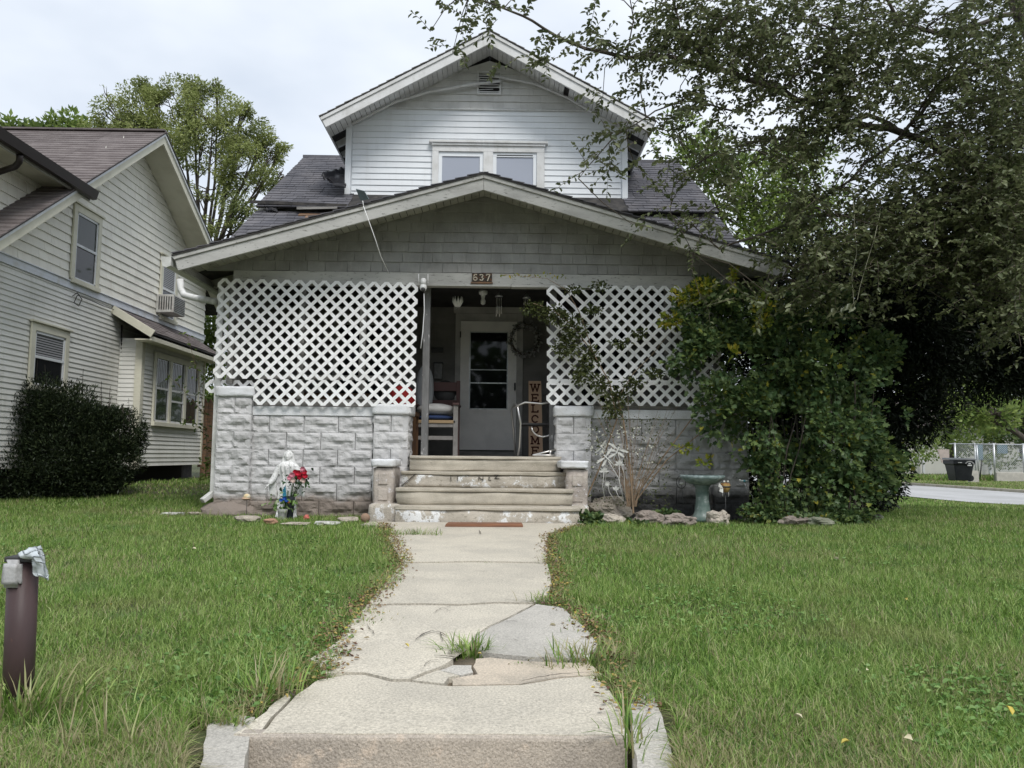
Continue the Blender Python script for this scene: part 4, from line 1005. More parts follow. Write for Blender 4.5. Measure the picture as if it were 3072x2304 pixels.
# side dormer with dark gutter
XD = -6.45; G0, G1 = PX(0, 405, -5.98), PX(275, 576, -5.98); zg_ = (G0.z + G1.z) / 2
dm_ = MB(); ymeet = AP.y - (AP.z - zg_) / sL
dw = MB().prism([(XD - 2.5, 6.6, AP.z - sL * (AP.y - 6.6) - .2), (XD - 2.5, ymeet, zg_), (XD - 2.5, 6.6, zg_)], (2.48, 0, 0)).build('dormer', cream_shingle, nb)
for p_ in shingles('x', XD - .02, 1, AP.z - sL * (AP.y - 8.4), zg_, .15, lambda z: 6.6, lambda z: AP.y - (AP.z - z) / sL - .02, .25, .45, t=.02): MB().hexa(p_).build('shingle', cream_shingle, dw)
Ye = G1.y
MB().hexa([(-5.98, 6.0, zg_ - .02), (-5.98, Ye, zg_ - .02), (-5.98, Ye, zg_ + .04), (-5.98, 6.0, zg_ + .04), (-9, 6.0, zg_ + 1.5), (-9, Ye, zg_ + 1.5), (-9, Ye, zg_ + 1.56), (-9, 6, zg_ + 1.56)]).build('dormer_roof', roof_edge, dw)
MB().box((XD, 6, zg_ - .05), (-6.04, Ye - .1, zg_ - .03)).build('soffit', cream_trim, dw)
gp = [(0, 0), (0, -.10), (.03, -.13), (.085, -.12), (.12, -.0), (.112, 0), (.08, -.11), (.03, -.12), (.01, -.095), (.01, 0)]
mb = MB(); mb.prism([(-5.99 + a, 6.0, zg_ + .02 + b) for a, b in gp], (0, Ye - 6.0, 0)); mb.prism([(-5.99 + a, Ye, zg_ + .02 + b) for a, b in gp[:5]], (0, .004, 0)); mb.build('gutter', gutter_dark, dw)
MB().box((-6.03, 6.0, zg_ - .12), (-5.995, Ye, zg_ + .01)).build('fascia', trim_old, dw)
MB().tube([PX(60, 465, -5.95), PX(58, 485, -5.98), PX(45, 500, -6.1), PX(0, 515, -6.35), PX(-20, 520, -6.4)], .04, 8).build('downspout_elbow', gutter_dark, dw)
# window air conditioner
ac = thing('window_air_conditioner', (XN + .2, (a3 + b3) / 2, c3), 'boxy air conditioner sticking out of the small upstairs window of the cream house', 'air conditioner')
za = PX(500, 950, XN).z; ya, yb_ = PX(483, 930, -6.4).y, PX(505, 930, -6.3).y
MB().box((XN, ya, za), (XN + .33, ya + .55, za + .34)).build('case', M('ac_case', (.55, .55, .52), (.4, .38, .35), 8, bump=0), ac, bevel=.01)
mb = MB()
for k in range(9): mb.box((XN + .331, ya + .03, za + .03 + k * .033), (XN + .336, ya + .52, za + .042 + k * .033))
mb.build('grille', dkmetal_m, ac)
mb = MB()
for k in range(6): mb.box((XN + .05 + k * .045, ya - .003, za + .05), (XN + .07 + k * .045, ya, za + .30))
mb.build('side_louvre', dkmetal_m, ac)
# hanging cable on the neighbour wall
pts = [PX(218, 888, XN + .03), PX(232, 878, XN + .03), PX(246, 898, XN + .03), PX(236, 918, XN + .03), PX(222, 908, XN + .03), PX(232, 886, XN + .03), PX(270, 900, XN + .03), PX(310, 918, XN + .03), PX(345, 930, XN + .03)]
tag(MB().tube(pts, .007, 5).build('cable', gutter_dark, None), 'black cable with a loop stapled to the cream clapboard wall', 'cable')
MB().tube([PX(365, 975, XN + .02), PX(364, 1050, XN + .02), PX(362, 1120, XN + .02), PX(361, 1215, XN + .02)], .012, 5).build('drain_pipe', gutter_dark, nb)

# ---- wooden fence behind, between the houses
wfence = thing('wooden_fence', P(640, 1400, 17), 'brown board fence glimpsed between the two houses', 'fence')
for k in range(7):
    p = P(600 + k * 16, 1400, 17); x = p.x
    MB().prism([(x, 17, .0), (x + .105, 17, .0), (x + .105, 17, 1.85), (x + .052, 17, 1.95), (x, 17, 1.85)], (0, .02, 0)).build('picket', wood_raw, wfence)
MB().box((P(595, 1300, 17).x, 17.02, .5), (P(715, 1300, 17).x, 17.06, .6)).build('rail', wood_raw, wfence)

# ================================================================== things on and around the porch
YL = YF - .02
# house number
hn = thing('house_number_plaque', P(1447, 832, YF - .02), 'small dark plaque reading 637 nailed over the porch entrance', 'number sign')
p0, p1 = P(1416, 845, YF - .03), P(1476, 820, YF - .03)
MB().box((p0.x, YF - .03, p0.z), (p1.x, YF - .001, p1.z)).build('plate', M('plaque_dark', (.04, .035, .03), (.12, .06, .035), 30, .5, .6, bump=0), hn, bevel=.003)
MB().box((p0.x - .015, YF - .034, p0.z - .02), (p1.x + .01, YF - .001, p0.z - .002)).build('ledge', wood_raw, hn)
DG = {'6': [((.8, .95), (.3, 1)), ((.3, 1), (0, .6)), ((0, .6), (0, .2)), ((0, .2), (.3, 0)), ((.3, 0), (.8, .1)), ((.8, .1), (.9, .35)), ((.9, .35), (.6, .55)), ((.6, .55), (0, .45))],
      '3': [((0, .9), (.4, 1)), ((.4, 1), (.85, .8)), ((.85, .8), (.4, .53)), ((.4, .53), (.9, .3)), ((.9, .3), (.5, 0)), ((.5, 0), (0, .12))],
      '7': [((0, 1), (.9, 1)), ((.9, 1), (.3, 0)), ((0, 1), (0, .85))]}
dig_m = M('pale_brass_digit', (.62, .56, .45), bump=0)
hh = (p1.z - p0.z) * .72; ww = hh * .62; step_ = (p1.x - p0.x) / 3.1
for k, ch in enumerate('637'):
    x0 = p0.x + .018 + k * step_
    strokes('digit', [((a[0] * ww, a[1] * hh), (b[0] * ww, b[1] * hh)) for a, b in DG[ch]], .011, (x0, YF - .031, p0.z + hh * .2), (1, 0, 0), (0, 0, 1), (0, -1, 0), dig_m, hn)
# security camera with two aerials
c0 = P(1270, 862, YF - .08)
sc_ = thing('security_camera', c0, 'white security camera with two aerials on the corner of the lattice', 'camera')
mb = MB(); mb.tube([c0 + Vector((0, .05, .085)), c0 + Vector((0, 0, .085)), c0 + Vector((0, 0, .03))], .034, 12); mb.ball(c0 + Vector((0, 0, .0)), (.042, .042, .05)); mb.build('housing', lattice_m, sc_)
MB().ball(c0 + Vector((.0, -.025, -.03)), .027).build('lens', dkmetal_m, sc_)
for px in (1256, 1284): MB().tube([P(px, 850, YF - .08), P(px, 822, YF - .08)], .005, 6).build('aerial', lattice_m, sc_)
tag(MB().tube([P(1272, 880, YF - .07), P(1273, 930, YF - .06), P(1268, 1000, YF - .05), P(1262, 1045, YF - .05)], .005, 5).build('cable', lattice_m), 'thin white cable hanging below the security camera', 'cable')
# small solar panel on the porch roof
so = thing('solar_panel', P(1085, 590, YR0), 'small tilted solar panel on a stalk at the edge of the porch roof', 'solar panel')
q0 = [P(1067, 567, YR0 - .02), P(1092, 573, YR0 - .10), P(1106, 598, YR0 - .08), P(1082, 603, YR0)]
MB().prism(q0, (.004, .012, .008)).build('panel', M('solar_glass', (.10, .13, .14), rough=.2, bump=0), so, bevel=.002)
MB().tube([P(1088, 602, YR0 - .03), P(1092, 625, YR0 - .02)], .006, 5).build('stalk', lattice_m, so)
tag(MB().tube([P(1090, 618, YR0 - .04), P(1102, 650, YR0 - .05), P(1125, 715, YR0 - .05), P(1143, 770, YR0 + .05), P(1168, 822, YF - .05)], .0042, 5).build('cable', lattice_m), 'thin white wire hanging from the solar panel across the gable', 'cable')
# tarp on the roof
tp = bpy.data.meshes.new('torn_tarp')
tarp_m = M('black_tarp', (.018, .018, .022), rough=.45, bump=.1, bscale=20)
def cloth(name, ctrl, mat, label, cat, amp=.03, fr=9, parent=None, n=14, m=10):
    """ctrl: 4 corner points; rumpled sheet with thickness"""
    a, b, c, d = map(Vector, ctrl); vs = []; nn = (b - a).cross(d - a).normalized()
    for j in range(m + 1):
        for i in range(n + 1):
            u, v = i / n, j / m; p = (a * (1 - u) + b * u) * (1 - v) + (d * (1 - u) + c * u) * v
            q = p * fr; vs.append(p + nn * amp * (noise.noise(q) * 1.6 + .5 * noise.noise(q * 2.3)) + Vector((noise.noise(q + Vector((7, 0, 0))), 0, noise.noise(q + Vector((0, 7, 0))))) * amp * .7)
    fs = [(j * (n + 1) + i, j * (n + 1) + i + 1, (j + 1) * (n + 1) + i + 1, (j + 1) * (n + 1) + i) for j in range(m) for i in range(n)]
    o = MB().add(vs, fs, True).build(name, mat, parent)
    md = o.modifiers.new('solid', 'SOLIDIFY'); md.thickness = .006
    if label: tag(o, label, cat)
    return o
cloth('tarp', [P(960, 528, 11.75), P(1036, 567, 11.72), P(1034, 508, 12.3), P(985, 512, 12.3)], tarp_m, 'crumpled black tarp bunched on the grey roof beside the upper wall', 'tarp', .05, 7)
cloth('tarp', [P(798, 634, 11.42), P(838, 636, 11.42), P(822, 606, 11.48), P(796, 604, 11.48)], tarp_m, 'scrap of black tarp hanging in the broken roof gap', 'tarp', .03, 9)
# wind chimes and ceiling light hanging inside the porch
def chime(px, pyt, pyb, Y, lab, top):
    c = P(px, pyt, Y); e = P(px, pyb, Y); t = thing('wind_chime', c, lab, 'wind chime', 'wind chimes hanging from the porch ceiling')
    if top == 'crown':
        mb = MB()
        for k in range(9):
            a = k * 2 * math.pi / 9; mb.tube([c + Vector((.02 * math.cos(a), .02 * math.sin(a), -.10)), c + Vector((.055 * math.cos(a), .055 * math.sin(a), -.04)), c + Vector((.06 * math.cos(a), .06 * math.sin(a), .02))], [.018, .016, .003], 6)
        mb.build('crown', lattice_m, t)
    else: MB().lathe([(.004, .06), (.03, .02), (.05, 0), (.05, -.012), (.0, -.012)], c, 12).build('cap', metal_m, t)
    MB().tube([c + Vector((0, 0, .05)), Vector((c.x, c.y, 2.95))], .002, 4).build('string', dkmetal_m, t)
    z0 = c.z - (.13 if top == 'crown' else .03)
    for k, dx in enumerate((-.032, -.012, .010, .030)):
        l = (z0 - e.z) * (1 - .07 * ((k * 2) % 4)); MB().tube([(c.x + dx, c.y - .02 * (k % 2), z0), (c.x + dx, c.y - .02 * (k % 2), z0 - l)], .0045, 6).build('tube', chrome_m, t)
chime(1373, 895, 928, 9.9, 'wind chime with a white flower crown, left of the porch light', 'crown')
chime(1497, 888, 950, 9.9, 'wind chime with long silver tubes, right of the porch light', 'cap')
chime(1580, 893, 915, 9.9, 'dark capped wind chime half behind the climbing rose', 'cap')
lc = P(1449, 905, 10.4); lt = thing('porch_light', (lc.x, lc.y, 2.955), 'unlit white bulb light on the porch ceiling', 'ceiling light')
MB().lathe([(.06, 2.954 - lc.z), (.055, .10), (.03, .085), (.022, .04), (.034, .01), (.03, -.03), (.0, -.045)], lc, 14).build('bulb', lattice_m, lt)
# mailbox, dark box on the wall
c = P(1316, 1105, YW - .05); mbx = thing('mailbox', c, 'grey wall mailbox left of the storm door', 'mailbox')
a_, b_ = P(1303, 1138, YW - .03), P(1328, 1092, YW - .03)
MB().box((a_.x, YW - .11, a_.z), (b_.x, YW - .015, b_.z)).build('box', M('mailbox_grey', (.30, .30, .29), (.2, .2, .2), 9, bump=0), mbx, bevel=.01); MB().box((a_.x - .01, YW - .12, b_.z), (b_.x + .01, YW - .015, b_.z + .02)).build('lid', dkmetal_m, mbx, bevel=.004)
a_, b_ = P(1295, 1057, YW - .03), P(1330, 1043, YW - .03)
tag(MB().box((a_.x, YW - .04, a_.z), (b_.x, YW - .012, b_.z)).build('letter_slot', dkmetal_m, None, bevel=.003), 'narrow black plate on the dark wall above the mailbox', 'wall plate')
# WELCOME board
YWb = 10.9; wa, wb = P(1586, 1360, YWb), P(1626, 1138, YWb)
wl = thing('welcome_sign', (wa.x, YWb, .785), 'tall leaning wooden board with WELCOME painted down it', 'sign')
wa.z = .785
MB().hexa([(wa.x, YWb, wa.z), (wb.x + .02, YWb, wa.z), (wb.x, YWb + .25, wb.z), (wa.x, YWb + .25, wb.z), (wa.x, YWb + .02, wa.z), (wb.x + .02, YWb + .02, wa.z), (wb.x, YWb + .27, wb.z), (wa.x, YWb + .27, wb.z)]).build('board', M('tan_sign_board', (.66, .46, .31), (.56, .38, .25), 3, stretch=(2, 1, .3), bump=.05), wl)
def arc(cx, cz, rx, rz, a0, a1, n=8): 
    p = [(cx + rx * math.cos(math.radians(a0 + (a1 - a0) * i / n)), cz + rz * math.sin(math.radians(a0 + (a1 - a0) * i / n))) for i in range(n + 1)]
    return [(p[i], p[i + 1]) for i in range(n)]
LT = {'W': [((.02, 1), (.25, 0)), ((.25, 0), (.5, .9)), ((.5, .9), (.75, 0)), ((.75, 0), (.98, 1)), ((-.1, 1), (.15, 1)), ((.85, 1), (1.1, 1)), ((.4, 1), (.6, 1))],
      'E': [((.2, 0), (.2, 1)), ((.08, 1), (.85, 1)), ((.08, 0), (.9, 0)), ((.2, .52), (.65, .52)), ((.85, 1), (.85, .84)), ((.9, 0), (.9, .18)), ((.65, .6), (.65, .42))],
      'L': [((.25, 0), (.25, 1)), ((.1, 1), (.42, 1)), ((.1, 0), (.85, 0)), ((.85, 0), (.85, .22))],
      'C': arc(.5, .5, .38, .48, 50, 310) + [((.75, .88), (.84, .68))],
      'O': arc(.5, .5, .40, .48, 0, 360, 14),
      'M': [((.12, 0), (.14, 1)), ((.14, 1), (.5, .15)), ((.5, .15), (.86, 1)), ((.86, 1), (.88, 0)), ((0, 0), (.25, 0)), ((.75, 0), (1, 0)), ((0, 1), (.16, 1)), ((.84, 1), (1, 1))]}
bh = wb.z - wa.z; sl = Vector((0, .25, bh)).normalized(); LW_ = (wb.x - wa.x)
let_m = M('dark_brown_letter', (.075, .022, .015), bump=0)
for k, ch in enumerate('WELCOME'):
    h_ = bh / 7 * .68; v0 = bh - (k + 1) * bh / 7 + bh / 7 * .18
    o_ = Vector((wa.x + LW_ * .18, YWb - .002, wa.z)) + sl * v0
    strokes('letter', [((a[0] * LW_ * .66, a[1] * h_), (b[0] * LW_ * .66, b[1] * h_)) for a, b in LT[ch]], .019, o_, (1, 0, 0), sl, Vector((0, -1, .2)).normalized(), let_m, wl)
# wreath
wc = P(1574, 1018, YW - .06); wr = thing('wreath', wc, 'grey leafy wreath on the wall right of the door', 'wreath')
n_ = 420; th = np.random.rand(n_) * 2 * math.pi; rr = .20 + np.random.normal(size=n_) * .022
cpt = np.stack([wc.x + rr * np.cos(th), wc.y + np.random.normal(size=n_) * .02, wc.z + rr * 1.12 * np.sin(th)], 1)
MB().tube([wc + Vector((.2 * math.cos(a * math.pi / 10), 0, .22 * math.sin(a * math.pi / 10))) for a in range(21)], .018, 6).build('ring', twig_m, wr)
wleaf = leafmat('wreath_leaf', [(.34, .34, .33), (.24, .24, .235), (.44, .43, .42)], 0)
leaves('foliage', cpt, wleaf, .045, .6, wr, up=(0, -1, .1))
# wooden chair with cushions
def chair_at(px, Y, lab):
    c = P(px, 1370, Y); x, y, z = c.x, Y, .782
    t = thing('wooden_chair', (x, y, z), lab, 'chair'); wd = M('pale_chair_wood', (.30, .285, .27), (.22, .21, .2), 6, bump=.1); rd = M('red_brown_chair_wood', (.11, .065, .062), bump=.05)
    hw, hd = .27, .25
    for sx_ in (-1, 1):
        MB().box((x + sx_ * hw - .03, y - hd - .03, z), (x + sx_ * hw + .03, y - hd + .03, z + .64)).build('leg', wd, t, bevel=.004)
        MB().box((x + sx_ * hw - .025, y + hd - .02, z), (x + sx_ * hw + .025, y + hd + .03, z + 1.0)).build('leg', rd, t, bevel=.004)
        MB().box((x + sx_ * hw - .04, y - hd - .05, z + .642), (x + sx_ * hw + .04, y + hd + .0, z + .67)).build('armrest', rd, t, bevel=.006)
    for zz_ in (.20, .36): MB().box((x - hw + .03, y - hd - .015, z + zz_), (x + hw - .03, y - hd + .015, z + zz_ + .05)).build('rail', wd, t, bevel=.004)
    MB().box((x - hw, y - hd - .03, z + .41), (x + hw, y + hd, z + .45)).build('seat', M('seat_wood', (.40, .29, .17), bump=.05), t, bevel=.006)
    MB().box((x - hw + .02, y + hd - .01, z + .60), (x + hw - .02, y + hd + .015, z + .74)).build('back_rail', rd, t, bevel=.006)
    MB().box((x - hw + .02, y + hd - .01, z + .86), (x + hw - .02, y + hd + .015, z + .98)).build('back_rail', rd, t, bevel=.006)
    for k, (col_, z0, z1, nm) in enumerate((((.035, .06, .15), .45, .52, 'blue'), ((.55, .55, .54), .525, .66, 'white'))):
        o = MB().ball((x, y - .02, z + (z0 + z1) / 2), (.26, .25, (z1 - z0) * .62), 20, 8).build('seat_cushion', M(nm + '_cushion', col_, tuple(q * .8 for q in col_), 6, bump=.2, bscale=20), None)
        adopt(o, None); tag(o, nm + ' cushion stacked on the wooden porch chair', 'cushion')
    o = MB().ball((x - .17, y + .17, z + .87), (.12, .07, .34), 16, 12).build('back_cushion', M('pale_back_cushion', (.40, .41, .42), bump=.1, bscale=20), None); tag(o, 'tall pale cushion standing against the back of the wooden chair', 'cushion')
    o = MB().lathe([(.0, -.02), (.15, -.015), (.155, 0), (.15, .01), (0, .02)], (0, 0, 0), 20).build('round_pan', dkmetal_m, None)
    o.matrix_basis = Matrix.Translation((x + .09, y + .30, z + .86)) @ Matrix.Rotation(math.radians(80), 4, 'X'); tag(o, 'black round tray leaning behind the wooden chair', 'tray')
chair_at(1306, 10.4, 'wooden porch chair piled with cushions left of the door')
# tube frame garden chair
cx_, Y_ = P(1620, 1370, 10.0).x, 10.0; z_ = .782
gc = thing('metal_garden_chair', (cx_, Y_, z_), 'bent metal tube garden chair right of the door, before the sign', 'chair')
def arm(x0, y0):
    return [(x0 + .0, y0 + .5, z_), (x0 - .03, y0 + .42, z_ + .33), (x0 - .06, y0 + .36, z_ + .60), (x0 - .02, y0 + .18, z_ + .655), (x0 - .02, y0 - .05, z_ + .645), (x0 + .01, y0 - .10, z_ + .60), (x0 + .05, y0 - .08, z_ + .40), (x0 + .04, y0, z_ + .12), (x0 + .02, y0 + .02, z_ + .01)]
for x0 in (cx_ - .30, cx_ + .20): MB().tube(arm(x0, Y_ - .2), .013, 8).build('arm_frame', chrome_m, gc)
MB().tube([(cx_ - .33, Y_ - .3, z_ + .60), (cx_ - .2, Y_ - .34, z_ + .655), (cx_ + .0, Y_ - .34, z_ + .64), (cx_ + .12, Y_ - .34, z_ + .66), (cx_ + .2, Y_ - .3, z_ + .64)], .012, 8).build('front_bow', chrome_m, gc)
MB().tube([(cx_ - .12 + .14 * (1 - math.cos(a * math.pi / 8)), Y_ - .33, z_ + .36 - .12 * math.sin(a * math.pi / 8)) for a in range(9)], .011, 8).build('seat_hoop', chrome_m, gc)
MB().box((cx_ - .26, Y_ - .25, z_ + .385), (cx_ + .24, Y_ + .22, z_ + .41)).build('seat', dkmetal_m, gc, bevel=.006)
fl = MB(); a_, b_, c_ = P(1598, 1367, 9.35), P(1690, 1346, 9.45), P(1690, 1368, 9.4)
for o_ in (a_, b_, c_): o_.z = max(o_.z, .80)
fl.tube([a_, b_ + Vector((0, 0, .01))], .012, 6); fl.tube([a_, c_], .012, 6); fl.tube([P(1652, 1350, 9.4), P(1650, 1368, 9.4)], .012, 6)
tag(fl.build('folding_cane', chrome_m), 'thin pale folded metal frame lying on the porch edge by the right pier', 'metal frame')
# bench with red cushion behind the left lattice
bx, by = P(900, 1200, 10.6).x, 10.7
be = thing('porch_bench', (bx, by, .78), 'brown bench seen through the left lattice', 'bench'); bwm = M('brown_bench', (.13, .07, .035), (.08, .045, .03), 5, bump=.1)
MB().box((bx - .9, by - .25, 1.18), (bx + .9, by + .25, 1.24)).build('seat', bwm, be); MB().box((bx - .9, by + .22, 1.25), (bx + .9, by + .27, 1.62)).build('backrest', bwm, be)
for a in (-.82, .82):
    for b in (-.2, .2): MB().box((bx + a - .03, by + b - .03, .78), (bx + a + .03, by + b + .03, 1.179)).build('leg', bwm, be)
rc = P(1205, 1195, 9.9); o = MB().ball((rc.x, 9.95, rc.z), (.17, .10, .17), 12, 8).build('cushion', M('red_cushion', (.36, .025, .025), bump=.05), None); tag(o, 'bright red cushion glimpsed through the lattice beside the entrance', 'cushion')
tbl = thing('side_table', (rc.x, 9.98, .78), 'small dark table under the red cushion behind the lattice', 'table')
MB().box((rc.x - .2, 9.82, rc.z - .22), (rc.x + .2, 10.15, rc.z - .175)).build('tabletop', bwm, tbl)
for a in (-.17, .17):
    for b in (9.85, 10.12): MB().box((rc.x + a - .02, b - .02, .78), (rc.x + a + .02, b + .02, rc.z - .221)).build('leg', bwm, tbl)

# ================================================================== front bed: statue, vases, stones
grey_stat = M('white_weathered_plaster', (.80, .80, .79), (.62, .62, .61), 14, .4, .7, spots=[((.20, .20, .19), 48, .56, .64)], bump=.4, bscale=90, dist=.003)
Y_ = 8.98; f0 = P(858, 1556, Y_); sx0, sz0 = f0.x, g(f0.x, Y_) + .0; ht = P(858, 1350, Y_).z - sz0
def SP(x, y, z): return Vector((sx0 + x * ht, Y_ + y * ht, sz0 + z * ht))
mb = MB()
fold = lambda t, z: 1 + .20 * math.sin(t * 11 + z * 9) + .10 * math.sin(t * 19 + z * 3)
mb.lathe([(.12, 0), (.135, .05), (.12, .16), (.115, .3), (.105, .42), (.09, .52), (.095, .6), (.125, .70), (.135, .76), (.10, .80), (.045, .825), (.036, .86)], (0, 0, 0), 40, mod=fold)
mb.v = [tuple(SP(a, b * .72, c)) for a, b, c in mb.v]
mb.ball(SP(0, -.005, .905), (.048 * ht, .052 * ht, .066 * ht), 18, 14)
mb.ball(SP(0, -.056, .902), (.008 * ht, .012 * ht, .014 * ht), 8, 6); mb.ball(SP(0, -.05, .883), (.014 * ht, .008 * ht, .005 * ht), 8, 6); mb.ball(SP(0, -.043, .868), (.016 * ht, .014 * ht, .012 * ht), 8, 6)
for s in (-1, 1):
    mb.ball(SP(s * .019, -.047, .915), (.009 * ht, .006 * ht, .005 * ht), 8, 6)
    mb.tube([SP(s * .055, .02, .95), SP(s * .066, .02, .87), SP(s * .085, .02, .80), SP(s * .13, .02, .74)], [.022 * ht, .026 * ht, .03 * ht, .035 * ht], 8)
    mb.tube([SP(s * .115, 0, .76), SP(s * .16, -.01, .66), SP(s * .20, -.04, .56), SP(s * .245, -.08, .49)], [.05 * ht, .048 * ht, .045 * ht, .03 * ht], 10)
    mb.tube([SP(s * .235, -.08, .50), SP(s * .275, -.11, .455)], [.016 * ht, .014 * ht], 8)
    for k in range(4): mb.tube([SP(s * .272, -.11, .458), SP(s * (.285 + .004 * k), -.115 - .004 * k, .43), SP(s * (.288 + .006 * k), -.10 - .01 * k, .405 + .004 * k)], [.007 * ht, .006 * ht, .004 * ht], 6)
    for k in range(5):
        a = .15 + .018 * k; mb.tube([SP(s * a, -.02 + .01 * k, .68 - .03 * k), SP(s * (a + .03), .0, .50), SP(s * (a + .02), .01, .36 - .015 * k), SP(s * (.16 + .012 * k), .01, .28 + .02 * k)], [.02 * ht, .026 * ht, .02 * ht, .006 * ht], 6)
mb.tube([SP(-.056, .0, .9), SP(-.045, .005, .955), SP(0, .0, .985), SP(.045, .005, .955), SP(.056, .0, .9)], .018 * ht, 8)
mb.ball(SP(0, .03, .92), (.062 * ht, .05 * ht, .075 * ht), 14, 10)
mb.lathe([(.16, -.02), (.165, .01), (.15, .045), (.0, .05)], (0, 0, 0), 24); 
n_ = 24 * 4; mb.v[-n_:] = [tuple(SP(a, b * .8, c)) for a, b, c in mb.v[-n_:]]
stt = mb.build('robed_statue', grey_stat, None, origin=(sx0, Y_, sz0)); md = stt.modifiers.new('remesh', 'REMESH'); md.mode = 'VOXEL'; md.voxel_size = .0052; md.use_smooth_shade = True
tag(stt, 'white weathered statue of a robed veiled woman with lowered open arms', 'statue')
# flower vases before the statue
def flowers(name, cpx, cpy, Y, spec, lab, vase_px, vcol, leafc, vh=.2):
    c = P(cpx, cpy, Y); v0 = P(*vase_px, Y); z0 = g(v0.x, Y) - .02
    t = thing(name, (v0.x, Y, z0), lab, 'flowers')
    MB().lathe([(.035, 0), (.045, .01), (.04, .03), (.05, vh * .7), (.058, vh), (.05, vh), (.04, vh * .5), (0, .05)], (v0.x, Y, z0), 18, mod=lambda a, z: 1 + .04 * math.sin(a * 9)).build('vase', M(name + '_vase', vcol, tuple(q * .7 for q in vcol), 30, bump=0), t)
    st = MB()
    for (dx, dz, r, col_, nm) in spec:
        p = Vector((c.x + dx, Y - .03 + R(-.02, .02), c.z + dz)); st.tube([(v0.x, Y, z0 + vh * .6), ((v0.x + p.x) / 2 + .01, Y, (z0 + vh + p.z) / 2), p], .0035, 5)
        fm = bpy.data.materials.get('petal_' + nm) or M('petal_' + nm, col_, tuple(q * .75 for q in col_), 40, bump=0)
        fb = MB()
        for ring, (nr, rr_, zr) in enumerate(((3, .25, .9), (5, .55, .75), (7, .85, .35))):
            for k in range(nr):
                a = 2 * math.pi * k / nr + ring; d = Vector((math.cos(a), -.55, math.sin(a))); ctr = p + Vector((math.cos(a) * rr_ * r * .6, -.4 * r * (1.2 - rr_), math.sin(a) * rr_ * r * .6))
                sd = Vector((-math.sin(a), 0, math.cos(a))); w = r * .42
                fb.add([ctr - d.normalized() * r * .2, ctr + sd * w, ctr + d.normalized() * r * .35 + Vector((0, -.1 * r, 0)), ctr - sd * w, ctr - Vector((0, -.12 * r, 0))], [(0, 1, 4), (1, 2, 4), (2, 3, 4), (3, 0, 4)], True)
        fb.build('flower', fm, t)
    st.build('stems', bpy.data.materials.get('stem_green') or M('stem_green', (.05, .10, .03), bump=0), t)
    n = 60; lp = np.array([c.x, Y, c.z]) + np.random.normal(size=(n, 3)) * (.075, .03, .05) - (0, 0, .06)
    leaves('leaves', lp, leafc, .055, .5, t)
gl = leafmat('bouquet_leaf', [(.02, .06, .03), (.06, .13, .04), (.03, .05, .03)], .15)
gl2 = leafmat('bouquet_leaf_light', [(.10, .2, .04), (.16, .26, .07), (.3, .35, .2)], .2)
redc, pink, pale = (.60, .02, .05), (.75, .30, .38), (.80, .62, .56)
flowers('rose_bouquet', 897, 1428, 8.78, [(.0, .03, .05, redc, 'red'), (.065, .045, .045, redc, 'red'), (.02, -.01, .045, redc, 'red'), (-.035, .045, .035, redc, 'red'), (.05, .075, .04, pink, 'pink'), (-.06, .01, .042, pink, 'pink'), (-.085, -.02, .04, pink, 'pink'), (.08, .0, .04, redc, 'red'), (-.05, -.045, .04, pale, 'pale'), (.055, -.05, .04, pale, 'pale')], 'bouquet of red and pink artificial roses before the statue', (868, 1540), (.02, .025, .03), gl, .26)
flowers('small_flower_vase', 850, 1495, 8.70, [(.02, .0, .03, (.03, .12, .5), 'blue'), (.045, -.02, .03, (.04, .16, .55), 'blue'), (-.01, -.015, .026, (.05, .3, .5), 'blue'), (.07, .10, .025, (.8, .8, .8), 'white'), (.055, .12, .022, (.8, .8, .8), 'white'), (.06, -.035, .02, (.8, .3, .08), 'orange')], 'grey ribbed vase with blue and white flowers at the statue foot', (847, 1556), (.30, .31, .28), gl2, .13)
o = MB().prism([P(848, 1493, 8.84), P(859, 1493, 8.84), P(856, 1455, 8.84), P(848, 1470, 8.84)], (0, .01, 0)).build('blue_ornament', M('blue_glitter', (.03, .22, .38), (.1, .4, .5), 80, bump=0), None); tag(o, 'bright blue pointed ornament in front of the statue robe', 'ornament')
# yellow garden ball on a stake
c = P(741, 1490, 8.95); t = thing('stake_ornament', (c.x, 8.95, g(c.x, 8.95)), 'cream and yellow round ornament on a thin stake by the left pier', 'garden ornament')
MB().ball(c, (.038, .038, .033), 14, 10).build('ball', M('ornament_cream', (.68, .50, .24), (.72, .66, .5), 12, bump=0), t); MB().ball(c - Vector((.01, 0, .02)), (.05, .045, .015), 14, 6).build('rim', M('ornament_rim', (.6, .42, .3), bump=0), t)
MB().tube([c, (c.x, 8.95, g(c.x, 8.95) - .02)], .003, 5).build('stake', dkmetal_m, t)
# edging stones left of the steps
stone_l = M('tan_edging_stone', (.46, .41, .34), (.34, .30, .25), 9, .4, .65, spots=[((.58, .55, .49), 40, .6, .68)], bump=.6, bscale=50, dist=.01)
brick_o = M('orange_brick_piece', (.42, .25, .17), (.34, .2, .13), 12, bump=.5, bscale=50)
conc_w = M('white_concrete_piece', (.60, .60, .57), (.47, .46, .43), 9, bump=.4, bscale=50)
def stone(px, py, w, h, d, mat, lab, seed, Y=None, cat='stone', flat=.0, rot=0, dz=0, **kw):
    p = PG(px, py); return blob(kw.pop('nm', 'edging_stone'), (p.x, p.y + d * .4, p.z + h * .35 + dz), (w / 2, d / 2, h / 2), mat, seed, lab, cat, 'edging stones along the front beds', amp=.35, fr=1.6, flat=flat, rot=rot, **kw)
stone(737, 1568, .24, .10, .16, stone_l, 'flat tan stone at the foot of the left pier', 1.0, flat=.55)
